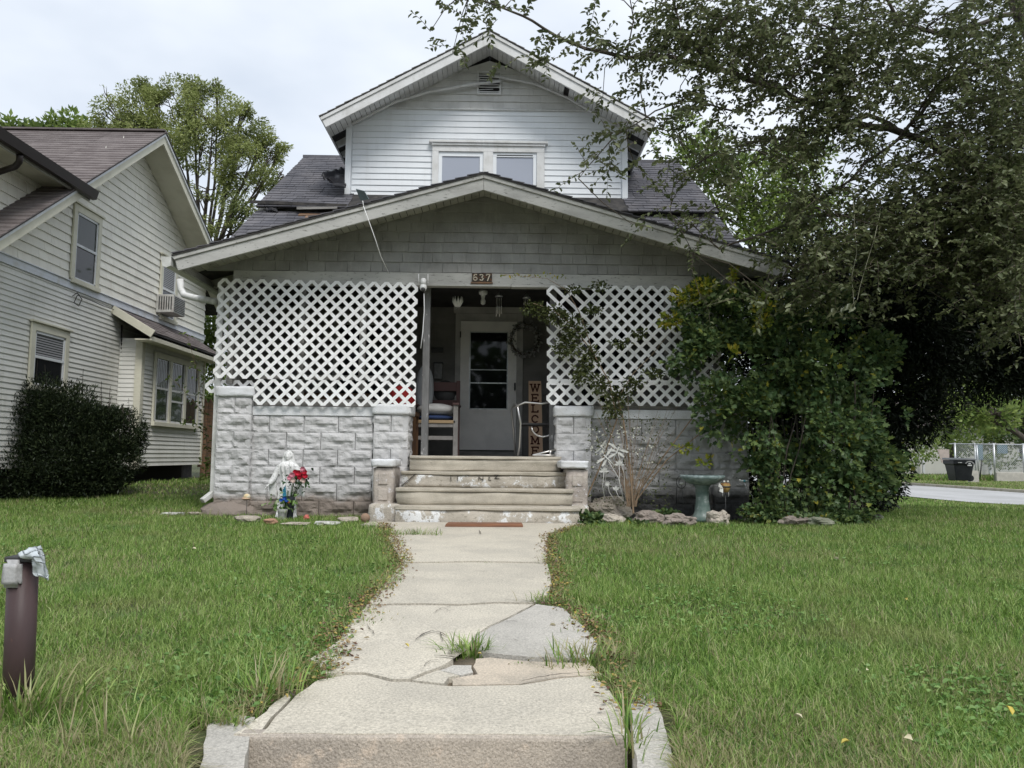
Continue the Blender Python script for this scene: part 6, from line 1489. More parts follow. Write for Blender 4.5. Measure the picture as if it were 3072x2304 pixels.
def clump_tree(name, label, trunk, blobs, mat, nleaf, size, aspect=.5, group=None, cat='tree', bark=bark_m, simple=True, trunk_r=.15, hole=.0, droop=0, hfr=1.2):
    """blobs: (px, py, Y, rx, ry(depth), rz) in metres; leaf positions biased to each clump's outside"""
    base = trunk[0]; t = thing(name, base, label, cat, group)
    ls = [([Vector(p) for p in trunk], trunk_r, trunk_r * .5)]; top = Vector(trunk[-1])
    B = []
    for (px, py, Y, rx, ry, rz) in blobs:
        c = P(px, py, Y); B.append((c, rx, ry, rz)); m_ = (c + top) / 2 + Vector((R(-.2, .2), R(-.2, .2), R(-.1, .3)))
        s0 = Vector(trunk[max(0, len(trunk) - 2)]).lerp(top, R(.2, 1)); ls.append(([s0, m_, c], trunk_r * .4, .012))
        for _ in range(7):
            d = Vector(tuple(rv(1)[0])); ls.append(([m_.lerp(c, R(.3, 1)), c + Vector((d.x * rx * .5, d.y * ry * .5, d.z * rz * .5)), c + Vector((d.x * rx * .95, d.y * ry * .95, d.z * rz * .95))], trunk_r * .12, .006))
    multi_tube('trunk', ls[:1], bark, t, 9); multi_tube('branches', ls[1:], bark, t, 5)
    vol = np.array([rx * ry * rz for _, rx, ry, rz in B]) ** .67; vol /= vol.sum(); C = []; D = []; O = []
    for (c, rx, ry, rz), v in zip(B, vol):
        n = int(nleaf * v); d = rv(n); r = RN.rand(n) ** .45 * (1 + .22 * np.array([noise.noise(Vector(x * 2.3) + c) for x in d]))
        p = np.array(tuple(c)) + d * r[:, None] * np.array([rx, ry, rz])
        if hole:
            keep = np.array([noise.noise(Vector(q) * hfr) for q in p]) > -hole; p = p[keep]; d = d[keep]
        # gather the leaves into small sprays
        C.append(p); D.append(d * (1, 1, .6) + RN.normal(size=p.shape) * .6 - (0, 0, droop))
    C = np.concatenate(C); D = np.concatenate(D); leaves('crown', C, mat, size, aspect, t, dirs=D, simple=simple, sv=.4); return t
# ---- tree behind the neighbour's house
clump_tree('background_tree', 'tall light green tree rising between the cream house and the white house', [(-9.1, 23, .1), (-9.0, 23, 3.0), (-8.7, 23, 6.0)],
    [(420, 330, 23, 1.0, 1.0, .8), (345, 345, 23.4, .6, .8, .6), (540, 310, 23, 1.1, 1.1, .75), (640, 350, 22.6, 1.1, 1.0, .8), (480, 400, 23, 1.4, 1.2, .8), (600, 440, 22.4, 1.3, 1.2, .7), (730, 400, 22.6, .9, .9, .6), (770, 470, 22.4, .75, .8, .5), (820, 460, 22.5, .35, .4, .35), (690, 520, 22.5, .9, .9, .5), (790, 540, 22, .55, .6, .4), (620, 560, 22.5, .7, .8, .35), (720, 620, 22, .7, .8, .35), (600, 680, 22, .6, .6, .3), (700, 690, 22, .5, .5, .3), (330, 420, 23.6, .8, .8, .8), (460, 270, 23, .55, .6, .35), (580, 262, 23, .5, .5, .3), (318, 300, 23.4, .18, .3, .45), (425, 262, 23, .2, .3, .3), (655, 268, 23, .22, .3, .28), (800, 420, 22.6, .4, .4, .16), (850, 440, 22.6, .22, .3, .12), (735, 330, 22.8, .35, .3, .2), (845, 520, 22.4, .25, .3, .14)], lm_pale, 84000, .092, .42, hole=.05, trunk_r=.16, hfr=1.7, droop=.3)
clump_tree('distant_tree', 'feathery tree tops just clearing the cream house roof at the far left', [(-19, 32, .1), (-19, 32, 4), (-18.5, 32, 9)],
    [(30, 385, 30, .7, .8, .45), (90, 398, 30, .4, .5, .3), (160, 378, 30, .55, .5, .45), (215, 368, 30, .45, .5, .5), (260, 385, 30, .6, .6, .35), (120, 420, 30, 2, 1, .5), (240, 420, 30, 1.6, 1, .5)], lm_back, 2600, .26, .4, trunk_r=.2)
# greenery in the gap between the houses
clump_tree('side_shrub', 'leafy green shrub in the gap between the two houses', [(P(650, 1400, 19).x, 19, .2), (P(650, 1400, 19).x, 19, 1.6)],
    [(640, 960, 19, .7, .6, .9), (640, 1100, 19, .6, .6, .8), (660, 1220, 18.6, .5, .5, .5), (700, 1000, 19, .9, .6, 1.2)], lm_back, 6500, .12, .5, cat='shrub', trunk_r=.06)
# ---- right background trees
clump_tree('background_tree', 'bright yellow green tree behind the right end of the house roof', [(7.5, 22, -.2), (7.6, 22, 3), (7.4, 22, 6)],
    [(2030, 400, 21, .75, .9, .6), (2130, 470, 21, 1.2, 1.2, .8), (2250, 560, 21, 1.4, 1.2, .9), (2330, 660, 20.6, 1.1, 1, .7), (2420, 600, 21, 1.2, 1, .9), (2300, 720, 20.5, .9, .8, .5), (2500, 760, 21, 1.2, 1, .8), (2180, 640, 21, .9, .9, .6), (2380, 480, 21.5, 1.2, 1, .8)], lm_back, 22000, .13, .5, hole=.15, trunk_r=.2)
for k, (px, py, Y, s, lab) in enumerate(((2960, 1230, 33, 1.25, 'bright green tree overhanging the chain-link fence'), (3060, 1190, 46, 2.6, 'dark green tree at the right edge beyond the fence'), (2830, 1150, 50, 3.0, 'broad green tree behind the far house end'), (2560, 1080, 55, 4.0, 'wide tree filling the gap beyond the side street'), (3300, 1050, 50, 4.5, 'tall tree just past the right edge of the view'), (2300, 1000, 58, 4.5, 'distant tree behind the white house corner'))):
    c = P(px, py, Y); z = g(c.x, Y)
    clump_tree('street_tree', lab, [(c.x + (2.2 if k == 0 else .4), Y, z), (c.x + (2.1 if k == 0 else .3), Y, z + 1.6), (c.x, Y, c.z)], [(px + R(-80, 80) * s * .55, py + R(-50, 45) * s * .5, Y + R(-1, 1), R(.8, 1.3) * s, R(.8, 1.2) * s, R(.5, .9) * s) for _ in range(7)], lm_back if k != 1 else lm_bush, 5200 if k else 4500, .15 + .05 * s, .55, group='trees across the side street', hole=.1, trunk_r=.12 + .05 * s)
tv = []
for k in range(26):
    a = math.radians(-62 + k * 5.2); Y = 85 + R(-8, 8); X = math.tan(a) * 85
    if abs(a) < .2: continue
    tv.append((X, Y))
C = []
for X, Y in tv:
    n = 900; d = rv(n); C.append(np.array([X, Y, 4.0]) + d * (RN.rand(n) ** .4)[:, None] * np.array([5.5, 3, 4.8]))
tag(leaves('distant_woods', np.concatenate(C), lm_back, .9, .8, None, simple=True), 'hazy line of trees far behind the houses', 'trees', kind='stuff')
# trees added unseen behind the camera to darken reflections in the glass
C = []
for k in range(16):
    X, Y = -34 + k * 4.6, -26 + R(-3, 3); n = 700; d = rv(n); C.append(np.array([X, Y, 4.4]) + d * (RN.rand(n) ** .4)[:, None] * np.array([3.6, 2.5, 4.2]))
tag(leaves('reflection_trees', np.concatenate(C), lm_bush, .8, .8, None, simple=True), 'unseen row of trees added behind the viewer to darken the glass reflections', 'trees', kind='stuff')

# ---- dark evergreen behind the bush and its hanging skirts
def mass(name, label, cat, blobs, mat, n, size, aspect, group=None, simple=True, dirs=None, fill=.45, origin=None, stems=None, stem_mat=None, lobed=False, up=None, part='foliage', hole=0, hfr=2.0):
    base = origin or P(*blobs[0][:3]); t = thing(name, base, label, cat, group)
    vol = np.array([b[3] * b[4] * b[5] for b in blobs]) ** .67; vol /= vol.sum(); C = []; D = []
    for b, v in zip(blobs, vol):
        k = int(n * v); d = rv(k); r = RN.rand(k) ** fill; c = P(*b[:3]); r = r * (1 + .25 * np.array([noise.noise(Vector(x * 2.6) + c) for x in d]))
        p = np.array(tuple(c)) + d * r[:, None] * np.array(b[3:6])
        gp_ = gz(p[:, 0], p[:, 1]) ; kp = p[:, 2] > gp_ + .01
        if hole: kp &= np.array([noise.noise(Vector(q) * hfr) for q in p]) > -hole
        p = p[kp]; d = d[kp]; C.append(p); D.append(d * .8 + RN.normal(size=p.shape) * .5 + (np.array(dirs) if dirs is not None else 0))
    leaves(part, np.concatenate(C), mat, size, aspect, t, dirs=np.concatenate(D), simple=simple, sv=.4, lobed=lobed, up=up)
    if stems: multi_tube('stems', stems, stem_mat or bark_m, t, 5)
    return t
def stemset(px, Y, n, spread, h, r=.012, lean=.25):
    b = PG(px, 1545) ; out = []
    for _ in range(n):
        x, y = b.x + R(-spread, spread), Y + R(-.15, .15); z = g(x, y) - .03; pts = []; dx, dy = R(-lean, lean), R(-lean, lean) * .6
        for k in range(6): pts.append(Vector((x + dx * k / 5 * h + R(-.02, .02), y + dy * k / 5 * h, z + h * k / 5)))
        out.append((pts, r * R(.6, 1.3), .004))
    return out
mass('fence_shrubs', 'pale green shrubs growing against the far house behind the fence', 'shrubs', [(2880, 1330, 46, 1.2, .8, .8), (2960, 1320, 46.5, 1.3, .8, 1.0), (3040, 1330, 46, 1.3, .8, .9), (3010, 1380, 44.5, 1.4, .6, .5), (2760, 1340, 45, 1.2, .8, 1.0), (2700, 1380, 43, 1.0, .7, .7), (3110, 1300, 47, 1.3, .8, 1.3), (2830, 1290, 48, 1.4, 1, .8)], lm_back, 9000, .17, .6, hole=.15, hfr=1.2)
tag([o for o in S.objects if o.name == 'fence_shrubs'][0], kind='stuff')
yb = [(2620, 1180, 11.2, .8, .7, 1.0), (2560, 1350, 10.8, .6, .6, .75), (2640, 1420, 11.4, .40, .5, .5), (2740, 1100, 11.6, .9, .8, .95), (2850, 980, 12, 1.1, .9, .9), (2960, 1000, 12.2, .8, .8, .7), (2780, 1240, 11.4, .36, .5, .45), (2500, 1000, 11, .9, .8, .9), (2640, 900, 11.4, 1.0, .9, .9), (2800, 850, 12, 1.2, 1, .8), (3020, 880, 12, 1.1, 1, .9), (2590, 1490, 10.9, .45, .4, .30), (2680, 1300, 11.3, .3, .4, .35), (3100, 1080, 12.4, .7, .8, .7), (2450, 820, 10.8, .8, .8, .6), (2270, 1130, 10.7, .45, .6, .6), (2300, 1260, 10.7, .4, .6, .5), (2400, 1250, 10.8, .5, .6, .7), (2330, 980, 10.7, .6, .6, .6), (2400, 1420, 10.8, .5, .5, .4), (2265, 1440, 10.6, .30, .4, .5), (2175, 960, 10.5, .35, .5, .35), (2165, 1060, 10.5, .3, .5, .3), (2950, 1130, 12.2, .8, .7, .45), (3060, 1100, 12.4, .7, .7, .45), (2700, 960, 11.2, 1.0, .8, .9), (2900, 800, 11.8, 1.2, .9, .8)]
c0 = P(2620, 1500, 11.3)
mass('dark_evergreen', 'nearly black evergreen tree behind the green bush on the right', 'tree', yb, lm_ever, 150000, .075, .34, origin=(c0.x, 11.3, g(c0.x, 11.3)), stems=[([Vector((c0.x, 11.5, -.1)), Vector((c0.x + .1, 11.6, 1.5)), Vector((c0.x + .2, 11.7, 4.2))], .13, .05)] + [([Vector((c0.x + .1, 11.6, z)), Vector((c0.x + R(-.8, 1.2), 11.5, z + .3)), Vector((c0.x + R(-1.4, 2.4), 11.4 + R(-.3, .5), z + R(-.1, .5)))], .03, .008) for z in (1.0, 1.4, 1.8, 2.2, 2.6, 3.0, 3.3)], fill=.5, part='needles')
# ---- flowering bush against the right of the porch
bb_ = [(2120, 960, 9.0, .42, .30, .40), (2080, 1060, 8.95, .34, .25, .40), (2180, 1080, 8.9, .45, .35, .50), (2260, 960, 9.0, .55, .4, .45), (2360, 1060, 8.9, .55, .45, .55), (2480, 1120, 8.9, .55, .45, .50), (2200, 1230, 8.85, .48, .35, .40), (2330, 1260, 8.8, .60, .42, .50), (2470, 1300, 8.85, .62, .45, .50), (2590, 1240, 9.1, .50, .4, .45), (2600, 1380, 9.1, .45, .4, .45), (2420, 1430, 8.8, .55, .38, .38), (2540, 1480, 8.95, .45, .35, .28), (2310, 1420, 8.85, .32, .3, .35), (2620, 1060, 9.3, .35, .3, .3), (2440, 930, 9.2, .5, .4, .35), (2130, 880, 9.1, .25, .2, .2)]
c0 = P(2380, 1545, 8.9)
mass('leafy_bush', 'large green leafy bush covering the right corner of the porch', 'bush', bb_, lm_bush, 29000, .060, .85, simple=False, lobed=True, dirs=(-.1, -.45, -.1), fill=.36, origin=(c0.x, 8.95, g(c0.x, 8.95)), stems=stemset(2360, 9.0, 24, .60, 1.6, .012, .15) + stemset(2280, 8.9, 8, .3, 1.4), up=(0, -.75, .7), part='leaves', hole=.06, hfr=3.0)
mass('yellow_shoots', 'yellow green leafy shoots at the left edge of the bush, over the lattice', 'shoots', [(2110, 860, 8.8, .16, .12, .10), (2060, 890, 8.85, .20, .12, .12), (2010, 960, 8.9, .12, .1, .12), (2290, 920, 8.6, .12, .1, .12), (2285, 965, 8.6, .10, .1, .10), (2200, 1060, 8.6, .06, .06, .05), (2200, 830, 8.8, .05, .05, .22), (2120, 1385, 8.9, .10, .06, .05), (2060, 1345, 8.95, .16, .06, .05)], lm_yel, 620, .06, .7, simple=False, lobed=True, dirs=(-.2, -.5, 0), up=(0, -.7, .7), part='leaves')
mass('low_weeds', 'low leafy weeds between the rocks under the bush', 'weeds', [(2300, 1540, 8.7, .35, .12, .10), (2440, 1560, 8.6, .5, .12, .06), (2480, 1510, 8.7, .05, .05, .14), (2550, 1545, 8.7, .3, .12, .08), (1770, 1560, 8.4, .16, .08, .08), (1910, 1575, 8.3, .12, .06, .05), (2000, 1545, 8.75, .15, .08, .06), (2230, 1585, 8.3, .4, .1, .04), (1985, 1595, 8.2, .4, .1, .03)], lm_bush, 2600, .045, .8, simple=False, fill=.6, part='leaves')
tag([o for o in S.objects if o.name.startswith('low_weeds')][0], kind='stuff')
# ---- climbing rose over the right lattice and doorway
rp = [(1740, 1540, 9.0), (1800, 1400, 9.05), (1850, 1260, 9.05), (1830, 1150, 9.1), (1780, 1060, 9.1), (1720, 980, 9.1), (1660, 930, 9.1), (1600, 910, 9.05)]
rl = [([P(*p) for p in rp], .010, .004), ([P(1900, 1540, 8.95), P(1890, 1400, 9.0), P(1870, 1260, 9.05), P(1850, 1180, 9.1)], .012, .008), ([P(1850, 1200, 9.1), P(1900, 1120, 9.1), P(1960, 1060, 9.05), P(2000, 1010, 9.0)], .006, .003), ([P(1780, 1060, 9.1), P(1740, 940, 9.1), P(1700, 870, 9.1), P(1640, 835, 9.0), P(1500, 822, 8.9)], .005, .002), ([P(1900, 1500, 9), P(1990, 1370, 9.1), P(2080, 1250, 9.1), P(2200, 1130, 9)], .010, .005), ([P(1910, 1500, 9), P(2000, 1380, 9.05), P(2140, 1270, 9.0), P(2240, 1230, 8.9)], .008, .004)]
rb_ = [(1600, 925, 9.1, .14, .1, .10), (1660, 945, 9.1, .18, .1, .13), (1720, 985, 9.1, .17, .1, .16), (1700, 1040, 9.1, .16, .1, .16), (1770, 1070, 9.1, .12, .1, .14), (1740, 1120, 9.1, .12, .1, .13), (1800, 1150, 9.1, .14, .1, .12), (1850, 1190, 9.1, .20, .1, .12), (1800, 860, 9.1, .12, .06, .05), (1720, 870, 9.1, .12, .06, .06), (1900, 1150, 9.1, .14, .08, .07), (1960, 1120, 9.0, .14, .08, .05), (1860, 1030, 9.1, .13, .06, .05), (1920, 1000, 9.1, .10, .06, .05), (1780, 930, 9.1, .12, .08, .05), (1840, 1230, 9.05, .14, .08, .1)]
c0 = P(1880, 1545, 9.0)
mass('climbing_rose', 'straggly climbing rose trained across the right lattice and the doorway corner', 'climbing rose', rb_, lm_rose, 3000, .036, .62, simple=False, dirs=(-.1, -.4, -.2), up=(0, -.6, .7), origin=(c0.x, 9.0, g(c0.x, 9)), stems=rl, stem_mat=vine_m, fill=.6, part='leaves')
t = [o for o in S.objects if o.name.startswith('climbing_rose')][0]
sp_ = []
for k in range(30):
    x = 1500 + k * 6.8; p = P(x, 823 + (x - 1500) * .02 + R(-3, 3), 8.9 + (x - 1500) / 1000); sp_.append(tuple(p))
leaves('spray', sp_, lm_yel, .04, .5, t, dirs=RN.normal(size=(30, 3)) * (.4, .3, .5) - (0, 0, .3))
# ---- dry bramble by the dragonflies, with small pale flowers
br_ = []
for k in range(46):
    b = P(1893 + R(-14, 16), 1520, 8.98); tpx = 1893 + R(-120, 150); tpy = R(1180, 1400)
    br_.append(([b, P(1893 + (tpx - 1893) * .25 + R(-8, 8), 1440, 8.98), P(1893 + (tpx - 1893) * .6 + R(-10, 10), (tpy + 1440) / 2, 9.0), P(tpx, tpy, 9.02)], .0042, .0015))
bt_ = thing('dry_bramble', P(1893, 1520, 8.98), 'tangle of dry reddish stems with tiny white flowers right of the steps', 'plant')
multi_tube('stems', br_, vine_m, bt_, 3)
fl_ = np.array([tuple(P(R(1760, 1960), R(1280, 1400), 9.0)) for _ in range(170)])
leaves('flowers', fl_, leafmat('tiny_pale_flower', [(.55, .55, .45), (.7, .7, .6)], .1), .020, .9, bt_, up=(0, -1, .2))
leaves('leaves', [tuple(P(R(1760, 2010), R(1250, 1520), 9.05)) for _ in range(700)], lm_rose, .028, .5, bt_, up=(0, -.7, .7))
# ---- the two clipped yews on the left
def hedge(name, label, blobs, n, ox):
    t = mass(name, label, 'hedge', blobs, lm_yew, n, .052, .26, group='clipped yews in front of the cream house', fill=.33, dirs=(0, -.1, .35), origin=(ox, 11.3, g(ox, 11.3)), stems=[([Vector((ox + R(-.2, .2), 11.4, .0)), Vector((ox + R(-.25, .25), 11.3, .5)), Vector((ox + R(-.35, .35), 11.2 + R(-.2, .2), 1.0))], .03, .01) for _ in range(14)], part='needles', hole=.42, hfr=3.2)
    return t
hedge('yew_hedge', 'taller dark yew at the left edge, under the cream house window', [(-40, 1220, 11.2, .55, .5, .42), (-20, 1320, 11.2, .6, .5, .5), (10, 1250, 11.1, .5, .5, .5), (10, 1420, 11.0, .6, .5, .4), (50, 1215, 11.2, .50, .5, .42), (135, 1215, 11.2, .45, .5, .42), (215, 1225, 11.2, .34, .45, .40), (20, 1290, 11.2, .75, .6, .55), (140, 1270, 11.2, .60, .55, .48), (225, 1280, 11.2, .40, .45, .42), (60, 1400, 11.0, .85, .6, .5), (190, 1370, 11.0, .60, .5, .5), (-120, 1300, 11.2, .8, .6, .8), (100, 1460, 11, .9, .5, .25)], 90000, -6.5)
hedge('yew_hedge', 'lower rounded dark yew nearer the white house', [(290, 1290, 11.3, .42, .5, .38), (350, 1290, 11.4, .38, .5, .33), (330, 1380, 11.2, .42, .5, .38), (250, 1400, 11.1, .42, .5, .40), (280, 1440, 11.1, .48, .45, .24), (385, 1320, 11.4, .20, .4, .28)], 40000, -5.5)
leaves_sh = []
tsh = []
for k in range(16):
    px = R(60, 400); top = 1125 + max(0, px - 270) * .7 + (px > 270) * 30; b = P(px, top + 50, 11.2); e = P(px + R(-8, 8), top - R(5, 45), 11.2); tsh.append(([b, e], .006, .003))
    for q in range(9): leaves_sh.append(tuple(b.lerp(e, q / 9)))
yh = [o for o in S.objects if o.name == 'yew_hedge'][0]
tag(multi_tube('shoots', tsh, bark_m, yh, 3), kind='stuff'); leaves('shoot_needles', leaves_sh, lm_yew, .05, .3, yh, simple=True)
# thin twiggy sapling beside the downspout
ts = thing('sapling', P(600, 1400, 10.5), 'thin twiggy sapling growing beside the left corner of the porch', 'sapling')
tl = [([P(625, 1390, 10.6), P(612, 1240, 10.6), P(590, 1110, 10.6), P(560, 1000, 10.6)], .006, .002), ([P(612, 1240, 10.6), P(560, 1180, 10.5), P(500, 1120, 10.4)], .004, .0015), ([P(600, 1160, 10.6), P(640, 1100, 10.6)], .004, .002), ([P(618, 1300, 10.6), P(580, 1270, 10.5), P(540, 1260, 10.5)], .003, .0015)]
multi_tube('stems', tl, vine_m, ts, 4)
leaves('leaves', [tuple(l[0][i].lerp(l[0][i + 1], R(0, 1)) + Vector((R(-.05, .05), R(-.05, .05), R(-.05, .05)))) for l in tl for i in range(len(l[0]) - 1) for _ in range(14)] + [tuple(P(R(600, 640), R(1370, 1440), 10.6)) for _ in range(60)], lm_back, .06, .5, ts)

# ================================================================== grass
def wedge_poly(poly):
    P2 = np.array([(p.x, p.y) for p in poly]); return P2
WP = [PG(*p) for p in [(1165, 1570), (1175, 1600), (1205, 1640), (1222, 1692), (1190, 1745), (1135, 1800), (1112, 1822), (1075, 1870), (1040, 1915), (1035, 1960), (1020, 2010), (960, 2045), (880, 2068), (830, 2100), (790, 2130), (757, 2150)]]
WPR = [PG(*p) for p in [(1760, 1570), (1690, 1590), (1632, 1612), (1640, 1694), (1655, 1710), (1655, 1760), (1640, 1822), (1700, 1840), (1760, 1905), (1790, 1960), (1800, 1990), (1800, 2030), (1830, 2090), (1880, 2160)]]
lx = np.array([(p.y, p.x) for p in WP])[::-1]; rx_ = np.array([(p.y, p.x) for p in WPR])[::-1]
def inwalk(x, y, m=0.0):
    j = .03 * np.sin(y * 23) + .02 * np.sin(y * 57 + 1)
    l = np.interp(y, lx[:, 0], lx[:, 1]); r = np.interp(y, rx_[:, 0], rx_[:, 1])
    core = (x > l + j + m) & (x < r - j - m) & (y > 2.0) & (y < 8.4)
    near = ((x > -.385 * y + .02) & (x < .215 * y) & (y < 2.33)) | ((x > -.70) & (x < .36) & (y < 2.7)) | ((x > .3) & (x < .55) & (y < 2.52) & (x < .215 * y)) | ((x > -1.45) & (x < .95) & (y > 8.22))
    return core | near
def blocked(x, y):
    b = inwalk(x, y)
    b |= (x > -3.45) & (x < 3.0) & (y > 9.26)            # house
    b |= (x > -3.2) & (x < -1.2) & (y > 8.62) & (RN.rand(len(x)) < .55)   # thin bed by the wall
    b |= (x > 1.0) & (x < 4.2) & (y > 8.55) & (RN.rand(len(x)) < .80)
    b |= (x > 12.15) & (x < 18.2)
    b |= (x < -6.1) & (y > 11.6) | (x < -5.0) & (y > 11.2) & (x < -5.6) & (y < 12)
    return b
def fbm(x, y, s, seed=0.0):
    # cheap smooth noise: sum of rotated sines
    v = 0
    for k, (a, b, ph) in enumerate(((1.0, .3, 0), (-.4, 1.1, 1.7), (.8, -.9, 4.1), (1.7, 1.3, 2.2), (-2.1, .7, 5.3), (.5, 2.6, .9))):
        v = v + np.sin((x * a + y * b) * s + ph + seed) / (1 + .5 * k)
    return v / 2.4
grass_m = leafmat('grass_blade', [((.050, .110, .020), 0), ((.165, .295, .052), .35), ((.30, .43, .105), .62), ((.50, .58, .23), .82), ((.34, .31, .16), .90), ((.46, .40, .25), 1.0)], .32, .03, pos=[((.31, .32, .13), .9, .50, .72, .48), ((.10, .20, .07), 1.9, .52, .75, .35)])
def blades(n, x0, x1, y0, y1, h, w, dens=None, seg=2, lean=.55, name='lawn_grass', dry=0.0, parent=None, xy=None, rndf=None, dz=-.012):
    if xy is None:
        # equal density on screen-ish: sample depth with 1/y weighting
        u = RN.rand(n); y = 1 / (1 / y0 + u * (1 / y1 - 1 / y0)) if dens == 'inv' else y0 + u * (y1 - y0)
        s = RN.rand(n); half_l = x0(y); half_r = x1(y); x = half_l + s * (half_r - half_l)
    else: x, y = xy
    keep = ~blocked(x, y); x, y = x[keep], y[keep]; n = len(x)
    z = gz(x, y) + dz; patch = fbm(x, y, 2.2); p2 = fbm(x, y, 6.5, 2.0)
    hh = h * np.random.uniform(.45, 1.15, n) * (1 + .28 * p2 + .12 * patch) * np.where(y < 2.9, 1.15, 1)
    ang = RN.rand(n) * 6.283; ln = np.abs(RN.normal(size=n)) * lean + .12
    d = np.stack([np.cos(ang) * ln, np.sin(ang) * ln, np.ones(n)], 1); d = unit(d) * hh[:, None]
    bend = np.stack([np.cos(ang), np.sin(ang), -np.ones(n) * .55], 1) * (hh * ln * .55)[:, None]
    fa = ang + np.pi / 2 + RN.normal(size=n) * .8; ww = (w * np.maximum(1, y / 4.2) ** .75 * np.random.uniform(.6, 1.4, n) / 2)[:, None]
    sd = np.stack([np.cos(fa), np.sin(fa), np.zeros(n)], 1) * ww
    b = np.stack([x, y, z], 1)
    r = RN.rand(n) * .72 + .06 * p2 + .05
    dryp = np.clip(.085 + dry + .16 * (fbm(x, y, 1.3, 3.3) > .45) + .36 * np.exp(-((y - 2.0) / .5) ** 2) * (fbm(x, y, 3.0, 5.0) > -.25) + .28 * np.exp(-(np.minimum(np.abs(x - np.interp(y, lx[:, 0], lx[:, 1])), np.abs(x - np.interp(y, rx_[:, 0], rx_[:, 1]))) / .15) ** 2) * (y < 8.3), 0, .8)
    isd = RN.rand(n) < dryp; r = np.where(isd, RN.uniform(.86, 1.0, n), np.clip(r, 0, .82))
    if seg == 2:
        m = b + d * .55
        v = np.stack([b - sd, b + sd, m + sd * .75, m - sd * .75, b + d + bend], 1); k = 5
        f = np.concatenate([(np.arange(n) * 5)[:, None] + np.array([[0, 1, 2]]), (np.arange(n) * 5)[:, None] + np.array([[0, 2, 3]]), (np.arange(n) * 5)[:, None] + np.array([[3, 2, 4]])])
    else:
        v = np.stack([b - sd, b + sd, b + d + bend * .6], 1); k = 3; f = np.arange(n * 3).reshape(-1, 3)
    return npmesh(name, v.reshape(-1, 3), f, grass_m, parent, np.repeat(r, k))
fx0 = lambda y: -.70 * y - .15; fx1 = lambda y: .68 * y + .15
o = blades(330000, fx0, fx1, 1.50, 5.0, .060, .0034, 'inv'); tag(o, 'short green lawn grass on both sides of the walk', 'grass', kind='stuff')
o = blades(380000, fx0, fx1, 4.2, 11.5, .056, .0042, None, seg=1); tag(o, 'mown lawn grass running up to the porch', 'grass', kind='stuff')
o = blades(90000, lambda y: np.maximum(-.70 * y, -8), lambda y: np.minimum(.70 * y, 12.1), 9.5, 24, .07, .007, None, seg=1); tag(o, 'lawn grass beside and behind the house', 'grass', kind='stuff')
o = blades(60000, lambda y: 18.3 + 0 * y, lambda y: .72 * y, 27, 48, .10, .014, None, seg=1, dry=.25); tag(o, 'dry verge grass across the side street', 'grass', kind='stuff')
o = blades(20000, lambda y: 18.6 + 0 * y, lambda y: .72 * y, 42.4, 50, .32, .03, None, seg=1, dry=.1); tag(o, 'tall weeds behind the chain-link fence', 'grass', kind='stuff')
o = blades(45000, lambda y: .68 * y + .15, lambda y: 1.15 * y + .8, 2.2, 11.5, .060, .007, None, seg=1); tag(o, 'lawn grass past the right edge of the view', 'grass', kind='stuff')
o = blades(38000, lambda y: -1.1 * y - .6, lambda y: -.70 * y - .15, 2.2, 10.5, .060, .007, None, seg=1); tag(o, 'lawn grass past the left edge of the view', 'grass', kind='stuff')
# long blades and stalks at the front edge and round the post
def tuft(cx, cy, n, spread, h, w, name, label, cat='grass tuft', dry=.0, lean=.9, group='grass tufts round the walk', dz=-.01):
    x = cx + RN.normal(size=n) * spread[0]; y = cy + RN.normal(size=n) * spread[1]
    z = gz(x, y) + dz; ang = np.arctan2(y - cy, x - cx) + RN.normal(size=n) * .9; ln = np.abs(RN.normal(size=n)) * lean * .5 + .25; hh = h * RN.uniform(.4, 1.1, n)
    V = []; b = np.stack([x, y, z], 1); o3 = np.stack([np.cos(ang), np.sin(ang), 0 * ang], 1); up = np.array([[0, 0, 1.0]])
    fa = ang + np.pi / 2; sd = np.stack([np.cos(fa), np.sin(fa), 0 * fa], 1) * (w / 2 * RN.uniform(.6, 1.3, n))[:, None]
    p = []
    for t in (0, .35, .7, 1.0):
        c = b + (o3 * ln[:, None] * t ** 1.6 + up * (t - .38 * ln[:, None] * t ** 2)) * hh[:, None]
        if t < 1: p += [c - sd * (1 - .5 * t), c + sd * (1 - .5 * t)]
        else: p += [c]
    v = np.stack(p, 1); B = (np.arange(n) * 7)[:, None, None]
    f = (B + np.array([[0, 1, 3], [0, 3, 2], [2, 3, 5], [2, 5, 4], [4, 5, 6]])[None]).reshape(-1, 3)
    r = np.where(RN.rand(n) < dry, RN.uniform(.86, 1, n), RN.uniform(.1, .75, n))
    oo = npmesh(name, v.reshape(-1, 3), f, grass_m, None, np.repeat(r, 7), origin=(cx, cy, g(cx, cy)))
    return tag(oo, label, cat, group, 'stuff' if max(spread) >= .09 else None)
def tf(px, py, n, sp, h, label, dry=.1, w=.006, **k): p = PG(px, py); return tuft(p.x, p.y, n, sp, h, w, 'grass_tuft', label, dry=dry, **k)
tf(1410, 1962, 130, (.040, .028), .105, 'green grass tuft growing out of the hole in the cracked slab', .15, lean=1.1)
tf(1260, 1608, 130, (.10, .03), .11, 'grass tuft in the upper walk joint nearest the steps', .35)
tf(1170, 1608, 120, (.09, .05), .11, 'grass tuft at the left walk corner below the steps', .3)
tf(1655, 1812, 90, (.06, .03), .09, 'yellowish tuft at the right end of the middle joint', .5)
tf(1770, 1990, 190, (.09, .05), .12, 'orange brown tuft on the right edge beside the orange patch', .6)
tf(1690, 2004, 160, (.10, .02), .035, 'flat creeping weed in the joint right of the orange patch', .3)
tf(1400, 1695, 60, (.25, .01), .04, 'thin line of grass in the joint below the landing', .4)
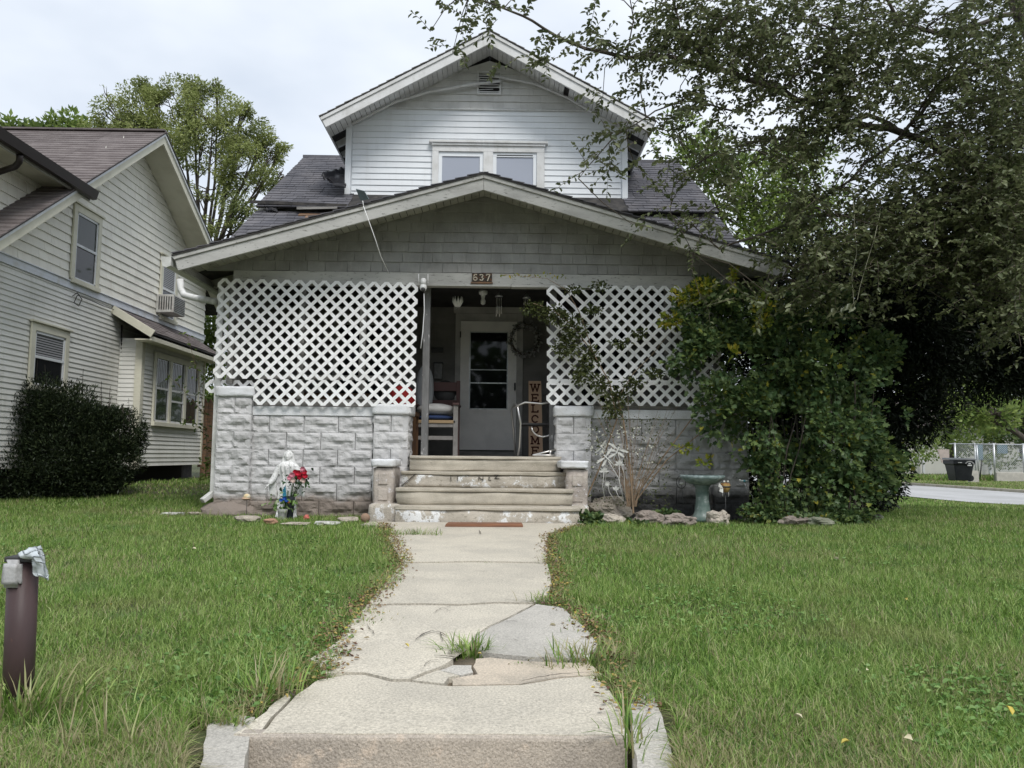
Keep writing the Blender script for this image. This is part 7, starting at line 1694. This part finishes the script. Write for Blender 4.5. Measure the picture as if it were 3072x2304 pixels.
tf(1680, 1690, 70, (.08, .03), .10, 'dry wispy grass at the right end of the landing joint', .6)
tf(800, 2090, 110, (.05, .05), .16, 'yellow green upright tuft at the left corner of the front slab', .35)
tf(60, 2140, 260, (.12, .05), .17, 'long pale grass round the foot of the brown post', .35)
tf(1895, 2215, 50, (.02, .08), .14, 'green weed in the gap right of the front slab', .1)
tf(1150, 1760, 300, (.05, .22), .06, 'brown fringe of clover and grass left of the walk', .55)
tf(1100, 1860, 260, (.06, .12), .05, 'dry leafy fringe along the left walk edge', .55)
tf(1760, 1880, 200, (.05, .14), .06, 'dry leafy fringe along the right walk edge', .5)
tf(500, 1545, 160, (.30, .06), .12, 'straw coloured clippings by the left pier', .85)
for (px, py, lab) in ((310, 2230, 'seeding grass stalk in the lower left lawn'), (390, 2250, 'pale leaning grass stalk by the left wing block'), (200, 2260, 'long bleached stalk near the bottom left corner')):
    tf(px, py, 14, (.006, .006), .22, lab, .9, w=.004, group='bleached grass stalks')
# broad-leaved weeds and clover
n = 15000
yy_ = 1 / (1 / 1.8 + RN.rand(n) * (1 / 8.6 - 1 / 1.8)); xx_ = fx0(yy_) + RN.rand(n) * (fx1(yy_) - fx0(yy_))
kp = (fbm(xx_, yy_, 3.1, 7.0) > .22) & ~blocked(xx_, yy_); xx_, yy_ = xx_[kp], yy_[kp]
cl = np.stack([xx_, yy_, gz(xx_, yy_) + RN.uniform(.006, .032, len(xx_))], 1)
lm_clover = leafmat('clover_leaf', [(.10, .20, .05), (.16, .29, .08), (.24, .37, .12)], .25, .03)
o = leaves('clover', cl, lm_clover, .022, .75, None, dirs=RN.normal(size=(len(cl), 3)) * (1, 1, .25), up=(0, 0, 2.5)); tag(o, 'clover and broad-leaved weeds scattered through the lawn', 'weeds', kind='stuff')
# leaf litter along the edges
n = 2600; yl = RN.uniform(2.4, 8.2, n); side = RN.rand(n) < .55
xl_ = np.where(side, np.interp(yl, lx[:, 0], lx[:, 1]) + RN.normal(size=n) * .045 - .04, np.interp(yl, rx_[:, 0], rx_[:, 1]) + RN.normal(size=n) * .04 + .04)
lit = leafmat('dead_leaf', [(.11, .05, .04), (.20, .12, .07), (.30, .22, .10), ((.45, .34, .08), 1.0)], .1)
o = leaves('leaf_litter', np.stack([xl_, yl, gz(xl_, yl) + .02], 1), lit, .019, .6, None, dirs=RN.normal(size=(n, 3)) * (1, 1, .2), up=(0, 0, 2)); tag(o, 'brown leaf litter along the walk edges', 'leaf litter', kind='stuff')
# single fallen yellow leaves
ylf = leafmat('fallen_yellow_leaf', [(.55, .42, .05), (.62, .50, .10), (.45, .38, .16)], .1)
plf = leafmat('fallen_pale_leaf', [(.60, .55, .38), (.66, .60, .42)], .1)
for px, py, m_, sz, lab in ((1226, 1957, ylf, .035, 'small yellow leaf lying left of the slab crack'), (1445, 1978, ylf, .03, 'yellow leaf at the foot of the tuft in the walk'), (1668, 1890, plf, .045, 'pale leaf on the right grey slab'), (1048, 1900, ylf, .04, 'orange yellow leaf at the left edge of the cracked slab'), (1786, 2082, ylf, .045, 'yellow leaf on the right end of the front slab'),
        (588, 1668, plf, .06, 'cream leaf upright in the left lawn'), (2518, 1702, plf, .07, 'white crumpled leaf high in the right lawn'), (2715, 1825, ylf, .05, 'orange leaf in the middle of the right lawn'), (3040, 2200, ylf, .05, 'yellow leaf near the bottom right corner'), (2525, 2292, ylf, .05, 'yellow leaf at the bottom of the right lawn'), (2410, 2210, plf, .045, 'pale pinkish leaf low in the right lawn'), (1835, 1985, lit, .035, 'curled brown leaf on the right walk edge'), (330, 1848, ylf, .03, 'tiny yellow leaf in the left lawn'), (2600, 2056, plf, .04, 'cream leaf right of centre in the lawn'), (2740, 2278, plf, .05, 'pale leaf at the lower edge of the right lawn')):
    p = PG(px, py); p.z += .02 if 1000 < px < 1850 else .05
    o = leaves('fallen_leaf', [tuple(p)], m_, sz * .5, .6, None, dirs=[(R(-1, 1), R(-.5, .5), R(0, .4))], up=(0, -.4, 1), fold=.4, origin=tuple(p)); tag(o, lab, 'leaf', 'fallen leaves')
